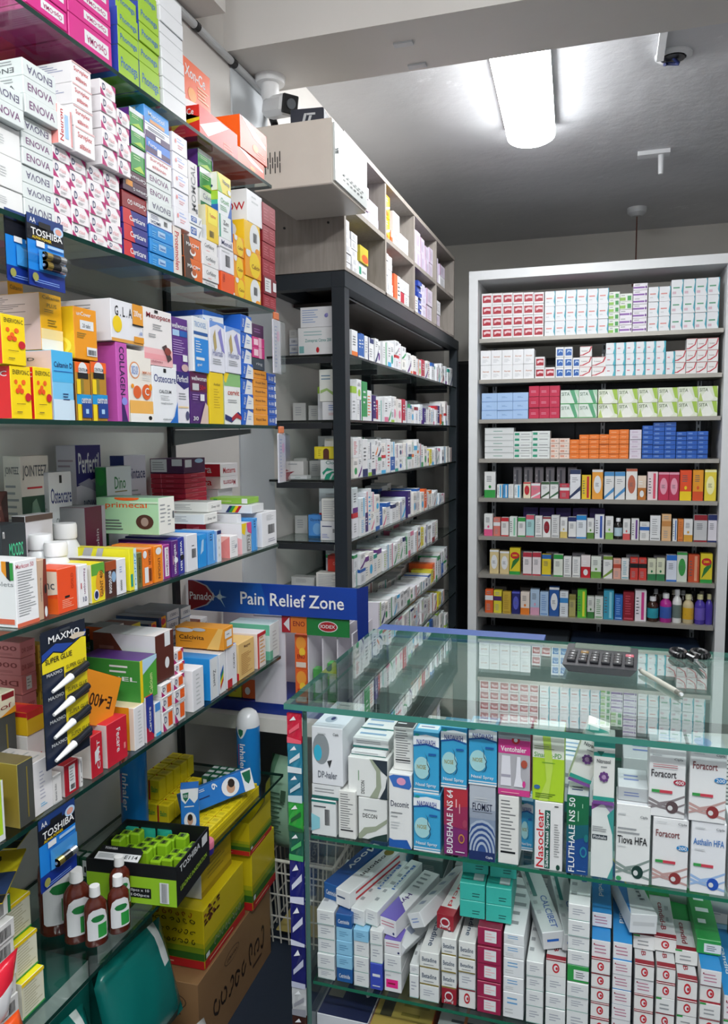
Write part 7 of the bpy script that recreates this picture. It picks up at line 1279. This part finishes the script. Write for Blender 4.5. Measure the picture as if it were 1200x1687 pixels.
def waves(c1, c2): return f'F p 0,.26 .3,.2 .6,.24 1,.33 1,.30 .6,.2 .3,.16 0,.22 {c1}; F p 0,.16 .3,.12 .6,.1 1,.06 1,.09 .6,.14 .3,.15 0,.2 {c1}; F p 0,.1 .4,.16 .7,.12 1,.2 1,.22 .7,.15 .4,.19 0,.13 {c1}; F e .65 .15 .17 .085 {c2}; F e .6 .14 .07 .035 #d8d8d8'
A('tio', '#e9eae9', 'white inhaler carton with dark green orb', waves('#8a9a94', '#1c3c34') + '; F t Tiova_HFA .04 .50 .92 .60 k; F l .04 .62 .75 .72 2 g; F l .04 .45 .35 .48 1 lg; F t Cipla .7 .84 .92 .88 G; F l .05 .86 .35 .9 1 lg; F e .1 .05 .08 .03 #3a9a5c; T e .5 .5 .3 .25 #9ab0cc', T='#dcdee2')
A('for4', '#e9e9ea', 'white inhaler carton, red 400 badge', waves('#8c8486', '#5c4a4c') + '; F t Foracort .06 .55 .75 .65 #3c3438; F e .84 .5 .17 .04 #b02840; F t 400 .72 .475 .96 .525 w; F r .08 .34 .3 .38 #3a9a4c; F r .3 .34 .65 .38 #c84050; F t Cipla .68 .79 .92 .83 G; F l .08 .83 .5 .87 1 lg; F l .1 .68 .8 .74 2 #c07a80; T l .3 .3 .8 .7 2 #90b0e0; T r .2 .1 .6 .15 r', T='#e2e4ea')
A('for2', '#e9e9ea', 'white inhaler carton, blue 200 badge', waves('#c09c98', '#8c3434') + '; F t Foracort .08 .73 .75 .83 #7c3a3c; F e .84 .6 .17 .04 #1f80c0; F t 200 .72 .575 .96 .625 w; F r .08 .36 .3 .4 #3a9a4c; F r .3 .36 .65 .4 #c84050; F t Cipla .7 .92 .94 .96 G; F l .1 .93 .5 .96 1 lg; T e .4 .5 .25 .3 #90b0e0', T='#e2e4ea')
A('asth', '#e9eaee', 'white inhaler carton with blue orb', waves('#9ab8e0', '#2050b0') + '; F t Asthalin_HFA .06 .68 .94 .77 #3a78c0; F r .08 .38 .3 .42 #3a9a4c; F r .3 .38 .65 .42 #c84050; F t Cipla .7 .9 .94 .94 G; F l .1 .9 .5 .94 1 lg; F l .1 .6 .5 .64 1 lg')
A('ngr', '#b8bcbe', 'small grey-white carton', 'F l .2 .3 .8 .7 2 #6a7ab0; T l .2 .3 .8 .7 2 #6a7ab0', T='#c6cace')
YC = KY0 + .0135; k1 = 'upper counter shelf'
def kc(x0, x1, yt, art, lab, zb=K1, d=.05, ins=0, rz=0):
    return pile('B', x0, x1, zb, YC + ins, [(yt, art)], d, lab, k1)
z = kc(512, 553, 1315, 'lflt', 'far left', d=.1); z = kc(512, 560, 1291, 'llw', 'under the disc box', z, .1); kc(512, 564, 1196, 'dph', 'stacked far left', z, .13)
kc(556, 585, 1302, 'wtx', 'between teal-seam box and sage wave box', d=.045)
z = kc(590, 638, 1312, 'decl', 'lower one', d=.06, ins=.01); z = kc(572, 638, 1247, 'decu', 'upper one', z, .07, .008); z = kc(578, 636, 1236, 'llw', 'fourth up at left', z, .11, .02); kc(580, 640, 1215, 'llw', 'topmost low one at left', z, .11, .03)
z = kc(640, 679, 1272, 'deco', 'left of the blue spray boxes', d=.05); kc(647, 681, 1197, 'wtb', 'above the blue-crest box', z, .06, .01)
z = kc(681, 726, 1306, 'nas', 'lower left one'); kc(680, 724, 1204, 'nas', 'upper left one', z, .045)
z = kc(731, 771, 1297, 'bude', 'centre left'); kc(726, 770, 1196, 'nas', 'upper middle one', z, .045)
z = kc(773, 817, 1292, 'flom', 'centre'); kc(772, 820, 1194, 'nas', 'upper right one', z, .045)
z = kc(821, 856, 1309, 'wtx', 'beneath the pink box'); kc(858, 880, 1318, 'nas', 'half-hidden lower one', ins=.05, d=.04); kc(821, 875, 1198, 'vent', 'upper row', z, .06)
z = kc(881, 929, 1319, 'naso', 'centre right'); kc(878, 931, 1203, 'sin', 'upper row', z, .05)
z = kc(934, 972, 1308, 'flut', 'right of the red title box')
carton('nit', .034, .03, .10, (-.005 - .028, YC + .035, z + .012), 0, 'tilted white violet-flower carton on the green sideways-title box', rot=(0, .30, 0))
z = kc(975, 1013, 1322, 'flo', 'right half', d=.045); kc(979, 1015, 1214, 'nit', 'upright upper one', z, .04)
z = kc(1016, 1074, 1323, 'tio', 'right half', d=.06); kc(1018, 1070, 1295, 'ngr', 'lying on the dark-orb box', z, .07, .01)
z = kc(1077, 1137, 1346, 'for2', 'lower one', d=.06); kc(1071, 1133, 1224, 'for4', 'upper one', z, .06)
z = kc(1140, 1200, 1352, 'asth', 'lower right', d=.06); z = kc(1138, 1200, 1232, 'for2', 'upper right one', z, .06)
for i in range(4):
    z = kc(1204 + i * 62, 1262 + i * 62, 1356, ('tio', 'asth')[i % 2], f'{ORD[i + 1]} box beyond the frame', d=.06)
A('glv', '#6f8a86', 'dull teal carton', 'F l .2 .3 .8 .7 4 lg'); 
for i in range(9):
    ar = ('ngr', 'lflt', 'wtb', 'llw', 'ngr', 'wtx', 'glv', 'llw', 'ngr')[i]
    carton(ar, .085, .10, .10 + .02 * (i % 3), (-.42 + i * .125, KY0 + .26 + .01 * (i % 2), K1), .1 * ((i * 7) % 3 - 1), f'{ART[ar][1]} at rear of upper counter shelf, {ORD[i + 1]} from left')
t = empty('pill_bottle', (-.14, KY0 + .40, K1), 'white pill bottle at the rear of the counter\'s upper shelf', 'bottle')
b = M(); b.lathe([(.023, 0), (.024, .004), (.024, .06), (.018, .07)], mat('w', .3), 24); smooth_by_angle(b.obj('bottle_body', t)); b = M(); b.lathe([(.02, .07), (.02, .09), (.018, .092)], mat('W', .3), 24); smooth_by_angle(b.obj('cap', t))
# ---------------------------------------------------------------- counter, lower shelf: long tubes' cartons seen end-on
k2 = 'lower counter shelf'
NAME[0] = 'ointment_carton'
def E_(nm, base, desc, F, T_, top=None): A(nm, base, desc, F + ';' + T_, **({'T': top} if top else {}))
E_('tw', '#e6e8e8', 'long white carton end', 'F l .2 .3 .8 .75 3 #a8acb8; F r 0 0 1 .04 #8fb8b0', 'T l .1 .1 .5 .9 5 g; T t Betnol .55 .4 .8 .9 b -90', '#d9dcdc')
E_('tdb', '#1f5ca0', 'dark blue long carton end', 'F t Cetrimide .15 .3 .85 .6 w', 'T t Moov .3 .3 .7 .8 w -90', '#1c4a8c')
E_('tlb', '#8fc8e8', 'light blue long carton end', 'F l .2 .3 .8 .75 3 #5a90b8', 'T l .2 .1 .8 .9 4 w')
E_('tvi', '#3a4cb8', 'violet-blue carton end', 'F l .2 .4 .9 .7 1 w; F l .2 .1 .9 .2 1 w', 'T l .1 .1 .9 .9 3 w')
E_('twp', '#e8e9ea', 'white carton end, hot pink sticker', 'F r .1 .2 .8 .6 #f0288c; F l .2 .3 .7 .5 1 dr; F l .1 .7 .5 .9 1 lg', 'T l .1 .1 .9 .9 4 g')
E_('hyp', '#e8e8ea', 'white carton, purple wordmark on top', 'F l .1 .5 .9 .85 2 #c87a90; F e .85 .2 .06 .08 n', 'T t Hypnos .25 .05 .6 .5 #4a2c7c -90; T p 0,.4 .5,.3 1,.2 1,0 0,0 #6a5ab0; T l .2 .6 .8 .95 4 g')
E_('fuc', '#9c1c2c', 'dark red long carton end', 'F e .5 .5 .28 .3 w; F e .5 .5 .22 .2 #9c1c2c; F t Fucid .2 .1 .8 .3 w 180', 'T t Fucid .35 .15 .6 .7 r -90; T r 0 0 1 .12 #9c1c2c', '#dcdad8')
E_('bet', '#e8e9e6', 'white carton end, dark green name', 'F t Betadine .12 .4 .88 .68 #1c3c5c; F r 0 0 1 .08 gd; F l .2 .15 .8 .3 1 g', 'T t Betadine .3 .1 .6 .6 #1c3c5c -90; T l .2 .65 .8 .95 3 g', '#dadcda')
E_('mar', '#a0204c', 'maroon carton end, white sticker', 'F r .3 .2 .8 .85 w; F l .35 .3 .75 .75 3 pk', 'T l .2 .2 .8 .8 3 pk', '#7c2038')
E_('tea', '#3cbcae', 'turquoise carton end', 'F l .5 .2 .9 .5 2 #1c5c58', 'T e .4 .55 .4 .3 #1f9aa0; T r .5 .1 .9 .5 w', '#2fae9e')
E_('tqr', '#e8eaec', 'white carton end, blue print', 'F l .2 .5 .8 .85 2 #6aa8d8; F l .1 .15 .5 .4 2 lg', 'T l .1 .1 .9 .9 5 g')
E_('tred', '#e9e8e6', 'white carton end, red round logo', 'F e .5 .5 .18 .28 r; F e .5 .5 .11 .17 w; F e .54 .5 .06 .09 r; F r 0 .94 1 1 dr', 'T t candid-B .35 .12 .6 .6 dr -90; T r 0 0 1 .06 dr; T r 0 .72 1 1 #1f8a3c; T l .65 .2 .85 .6 2 g', '#c9cacc')
E_('tpn', '#e9e8ea', 'white carton end, pink print', 'F l .15 .2 .85 .8 3 #c08098; F r .1 .7 .16 .8 dr', 'T r 0 0 1 1 #2c8acc; T t candid .35 .3 .6 .7 w -90', '#2c8acc')
E_('tgn', '#2f9a48', 'green carton end, white sticker', 'F r .3 .15 1 .75 w; F l .4 .25 .9 .65 3 G', 'T l .2 .2 .8 .8 3 w', '#1f8a3c')
E_('tgr', '#e9e9e8', 'white carton end, green spine', 'F r 0 .88 .3 1 e; F l .2 .2 .8 .7 2 g', 'T r 0 .5 1 1 #1f8a3c; T r 0 0 1 .06 dr; T t candid .35 .1 .6 .45 dr -90', '#c9cacc')
YR = KY0 + .02
COLS = [(522, 551, ['tw'] * 5, [1593, 1569, 1546, 1521, 1498]), (553, 580, ['tdb', 'tlb', 'tlb', 'tlb', 'tdb'], [1594, 1572, 1549, 1527, 1504]), (582, 607, ['tw'] * 3 + ['tlb'], [1600, 1575, 1550, 1530]), (609, 630, ['tvi', 'tw', 'tw'], [1586, 1555, 1532]),
        (632, 661, ['twp', 'tw', 'hyp'], [1599, 1572, 1548]), (674, 690, ['tw', 'tw'], [1605, 1590]), (691, 724, ['tw', 'bet', 'bet'], [1620, 1592, 1566]), (727, 752, ['fuc', 'bet', 'bet', 'bet'], [1627, 1600, 1572, 1545]), (755, 784, ['tred', 'tw', 'bet', 'bet'], [1628, 1600, 1578, 1550]),
        (786, 826, ['mar'] * 5, [1640, 1614, 1585, 1557, 1527]), (829, 864, ['tqr'] * 5, [1633, 1608, 1578, 1556, 1537]), (867, 896, ['tw'] * 4, [1656, 1630, 1606, 1582]), (899, 933, ['tw', 'tw', 'tw', 'tred'], [1660, 1636, 1608, 1580]),
        (935, 972, ['tw', 'tw', 'tw', 'tgn', 'tw', 'tw', 'tw', 'tw'], [1665, 1640, 1616, 1588, 1564, 1540, 1514, 1488]), (974, 1006, ['tred'] * 5 + ['tpn'], [1676, 1651, 1626, 1602, 1577, 1548]), (1009, 1042, ['tpn'] * 6, [1679, 1654, 1629, 1604, 1580, 1552]),
        (1045, 1078, ['tred', 'tred', 'tred', 'tpn', 'tred'], [1690, 1664, 1638, 1612, 1564 + 22]), (1081, 1113, ['tred', 'tred', 'tgr', 'tred', 'tred'], [1694, 1668, 1642, 1616, 1590]), (1116, 1150, ['tred', 'tgr', 'tred', 'tred'], [1698, 1672, 1645, 1612]), (1153, 1189, ['tpn', 'tred', 'tgr', 'tred', 'tpn'], [1702, 1676, 1650, 1622, 1595]), (1192, 1225, ['tpn', 'tgr', 'tpn'], [1706, 1680, 1640])]
zt_ = {}
for i, (a, c, arts, tops) in enumerate(COLS):
    zt_[i] = pile('B', a, c, K2, YR, list(zip(tops, arts)), .17, ORD[i + 1] + ' column', 'lower counter shelf')
def onto(art, i, j, w, d, h, rot, lab, dx=0, dy=0, dz=0):
    a, c = COLS[i][0], COLS[j][1]; P_ = atY(a, COLS[i][3][-1], YR); Q = atY(c, COLS[i][3][-1], YR)
    carton(art, w, d, h, ((P_.x + Q.x) / 2 + dx, YR + d / 2 + dy, max(zt_[i], zt_[j]) + dz), 0, lab + ', lower counter shelf', rot=rot)
onto('tdb', 0, 0, .032, .20, .03, (.0, 0, -.25), 'bright blue long carton lying slantwise at the left', .024, .03, .0)
A('wre', '#e8e9ea', 'white and red long carton', 'F l .1 .4 .9 .7 1 #20406c; R l .1 .1 .9 .9 2 r; T t Neosporin .3 .3 .7 .9 k -90; T e .5 .8 .3 .06 gd', T='#dcdedf')
onto('wre', 1, 1, .03, .19, .03, (.0, 0, -.3), 'long white carton with round seal slanting beside the blue one', .02, .015, .001)
onto('tw', 2, 2, .026, .18, .028, (0, 0, -.2), 'white carton slanting over the third column', .008, .01, .001)
onto('tw', 3, 3, .024, .18, .028, (0, 0, -.22), 'white carton slanting over the fourth column', .008, .01, .001)
onto('hyp', 4, 4, .032, .17, .03, (0, 0, -.25), 'purple-word carton slanting over the fifth column', .01, .01, .001)
A('lt', '#dfe2e4', 'loose white long carton', 'F l .2 .3 .8 .7 2 #7a94c8; T l .2 .1 .8 .9 4 #8a94a8', T='#cfd3d4')
onto('lt', 5, 5, .03, .18, .026, (0, .5, -.35), 'tilted loose white carton over the sixth column', -.008, .01, .008)
onto('lt', 5, 6, .028, .18, .026, (0, -.45, -.3), 'second tilted loose white carton beside the sixth column', .012, .02, .024)
onto('fuc', 7, 7, .03, .17, .028, (0, 0, -.12), 'red-ended carton slanting over the eighth column', .0, .02, .001)
for i in range(2):
    for j in range(2): carton('tea', .042, .11, .03, (-.203 + i * .044, YR + .075, zt_[9] + .001 + j * .0305), .03, f'turquoise carton, {("left","right")[i]} of the {("lower","second")[j]} banded layer')
for i in range(2): carton('tea', .044, .10, .032, (-.205 + i * .047, YR + .10, zt_[9] + .0625), .08, f'turquoise carton at the top of the banded bundle, {("left","right")[i]} one')
t = empty('rubber_band', (-.18, YR + .10, zt_[9] + .0955), 'rubber band round the turquoise bundle', 'rubber band', None, .08)
b = M(); b.box(-.049, -.004, 0, .049, .0, .0012, mat('#b8a860', .5)); b.obj('band', t)
A('calb', '#cfd2d4', 'grey-white long carton, dark blue name', 'F l .2 .3 .8 .7 1 b; T t CALCIBET .5 .05 .8 .5 #1c4a94 -90; T l .1 .2 .4 .9 5 g; T r .2 .5 .4 .9 #1f6a64', T='#b9bdbe')
onto('calb', 11, 11, .036, .2, .03, (0, -.1, .3), 'long carton with dark blue name leaning over the twelfth column', 0, .02, .012)
onto('calb', 12, 12, .032, .19, .028, (0, .1, .2), 'second long dark-blue-name carton over the thirteenth column', .006, .02, .006)
A('wav', '#dfe2e4', 'white and blue wave long carton', 'F r .1 .4 .9 .6 lg; T p 0,0 .35,.4 .3,1 0,1 #2c7ac0; T p .35,.4 .4,.4 .35,1 .3,1 y; T t Volini .6 .2 .8 .7 G -90', T='#d4d8da')
onto('wav', 15, 16, .042, .19, .032, (0, .05, .25), 'white and blue wave carton lying over the sixteenth column', -.008, .02, .008)
for nm_, q, w_ in (('tpn', 14, .03), ('tgr', 16, .033), ('tred', 17, .033), ('tgr', 18, .033), ('tgn', 19, .035)):
    onto(nm_, q, q, w_, .16, .024, (0, 0, .02), f'{ART[nm_][1]} set back on the {ORD[q + 1]} column', 0, .035, .0015)
# a second rank of cartons behind
for i in range(14):
    for j in range(5 - (i % 3)): carton(('tw', 'ngr', 'tlb', 'tw', 'glv')[(i * 2 + j) % 5], .05, .11, .034, (-.40 + i * .075, KY0 + .33, K2 + j * .035), 0, f'carton end in the rear rank of the lower counter shelf, {ORD[i + 1]} from left, {ORD[j + 1]} up', 'rear rank on the counter\'s lower shelf')
# crumpled clear bags at the right rear
pouch('plastic_wrap', [(.02, KY0 + .2, K2 + .15), (.30, KY0 + .16, K2 + .15), (.30, KY0 + .3, K2 + .25), (.04, KY0 + .32, K2 + .25)], 0, lambda u, v: '#b8bdbc', None, 'crumpled pale plastic wrap at the right of the lower counter shelf', 'plastic wrap', .014)
# bottom tier
k3 = 'the counter\'s floor'
A('tign', '#d9dbe0', 'white and navy large carton', 'F t TIGERFIT .2 .05 .75 .3 #1c2860; F r .05 .05 .18 .3 #1c2860; F l .1 .5 .5 .6 1 lg; T r .05 .3 .35 .8 #8a8a7c; T e .8 .5 .06 .12 w; T l .45 .6 .7 .8 2 g', T='#20284c')
A('gld', '#d8702c', 'orange and gold large carton', 'F e .2 .7 .12 .2 w; F t ALMEX .15 .6 .3 .8 o; F l .5 .5 .9 .7 2 y; T r .1 .2 .3 .9 #4a4430; T l .45 .2 .9 .8 4 #8a7a30', T='#b8a050')
A('rst', '#c9cacb', 'grey and rust flat carton', 'F l .1 .3 .9 .7 3 G; T l .2 .2 .9 .8 5 G; T r .4 .1 .45 .9 #c87a50', T='#b8bbba')
for i, (a, c, ar, yt, d) in enumerate(((522, 606, 'tign', 1668, .16), (608, 705, 'gld', 1690, .16), (716, 822, 'rst', 1706, .16), (830, 960, 'glv', 1706, .16), (968, 1090, 'tign', 1760, .16), (1100, 1210, 'gld', 1760, .16))):
    P_ = atY(a, yt, KY0 + .03); Q = atY(c, yt, KY0 + .03); carton(ar, Q.x - P_.x, d, min(P_.z, K2 - .02) - K3, ((P_.x + Q.x) / 2, KY0 + .03 + d / 2, K3), 0, f'{ART[ar][1]}, {ORD[i + 1]} from left on the counter\'s floor')
# sachet strip on the counter's left edge
t = empty('sachet_strip', (0, 0, 0), 'hanging strip of red, teal, green and navy sachets at the counter\'s left corner', 'sachets')
cols = [('#c4203c', '#e05a6c'), ('#2a7c98', '#cfd8dc'), ('#1f6a84', '#b8ccd4'), ('#2f9a3c', '#1c5a30'), ('#1f5a48', '#49a860'), ('#1c1f6c', '#c9ccdc'), ('#1b1e66', '#c9ccdc'), ('#1a1c5c', '#b4b8cc'), ('#b8babc', '#8a8c94'), ('#3c2018', '#7a3a2c'), ('#b8401c', '#38281c'), ('#e0602c', '#5a3a2c')]
zt = 1.033
for i, (c1, c2) in enumerate(cols):
    hh = .078 if i in (5, 6, 7) else .052; zb_ = zt - hh
    if zb_ < .2: break
    n = 5; vs = []; b = M(); rr = random.Random(i)
    for r_ in range(n + 1):
        for q in range(n + 1):
            u, v = q / n, r_ / n; vs.append((-.513 + .026 * u, KY0 - .004 + rr.uniform(-.0009, .0009), zb_ + hh * v))
    for r_ in range(n):
        for q in range(n): a_ = r_ * (n + 1) + q; b.add([vs[a_], vs[a_ + 1], vs[a_ + n + 2], vs[a_ + n + 1]], [(0, 1, 2, 3)], mat(c1, .2))
    y_ = KY0 - .0056
    b.add([(-.513, y_, zb_), (-.487, y_, zb_), (-.487, y_, zb_ + .006 + .004 * (i % 3)), (-.513, y_, zb_ + .011)], [(0, 1, 2, 3)], c2)
    b.add([(-.509, y_, zb_ + hh * .3), (-.490, y_, zb_ + hh * .55), (-.490, y_, zb_ + hh * .72), (-.509, y_, zb_ + hh * .42)], [(0, 1, 2, 3)], c2)
    b.add([(-.508, y_, zb_ + hh * .75), (-.496, y_, zb_ + hh * .8), (-.5, y_, zb_ + hh * .92)], [(0, 1, 2)], 'w')
    k_ = len(b.v); bk = [(x, y + .004, z) for x, y, z in (vs[0], vs[n], vs[-1], vs[n * (n + 1)])]; b.add(bk, [(0, 3, 2, 1)], mat(c1, .25)); b.obj('sachet', t); zt = zb_ - .0005
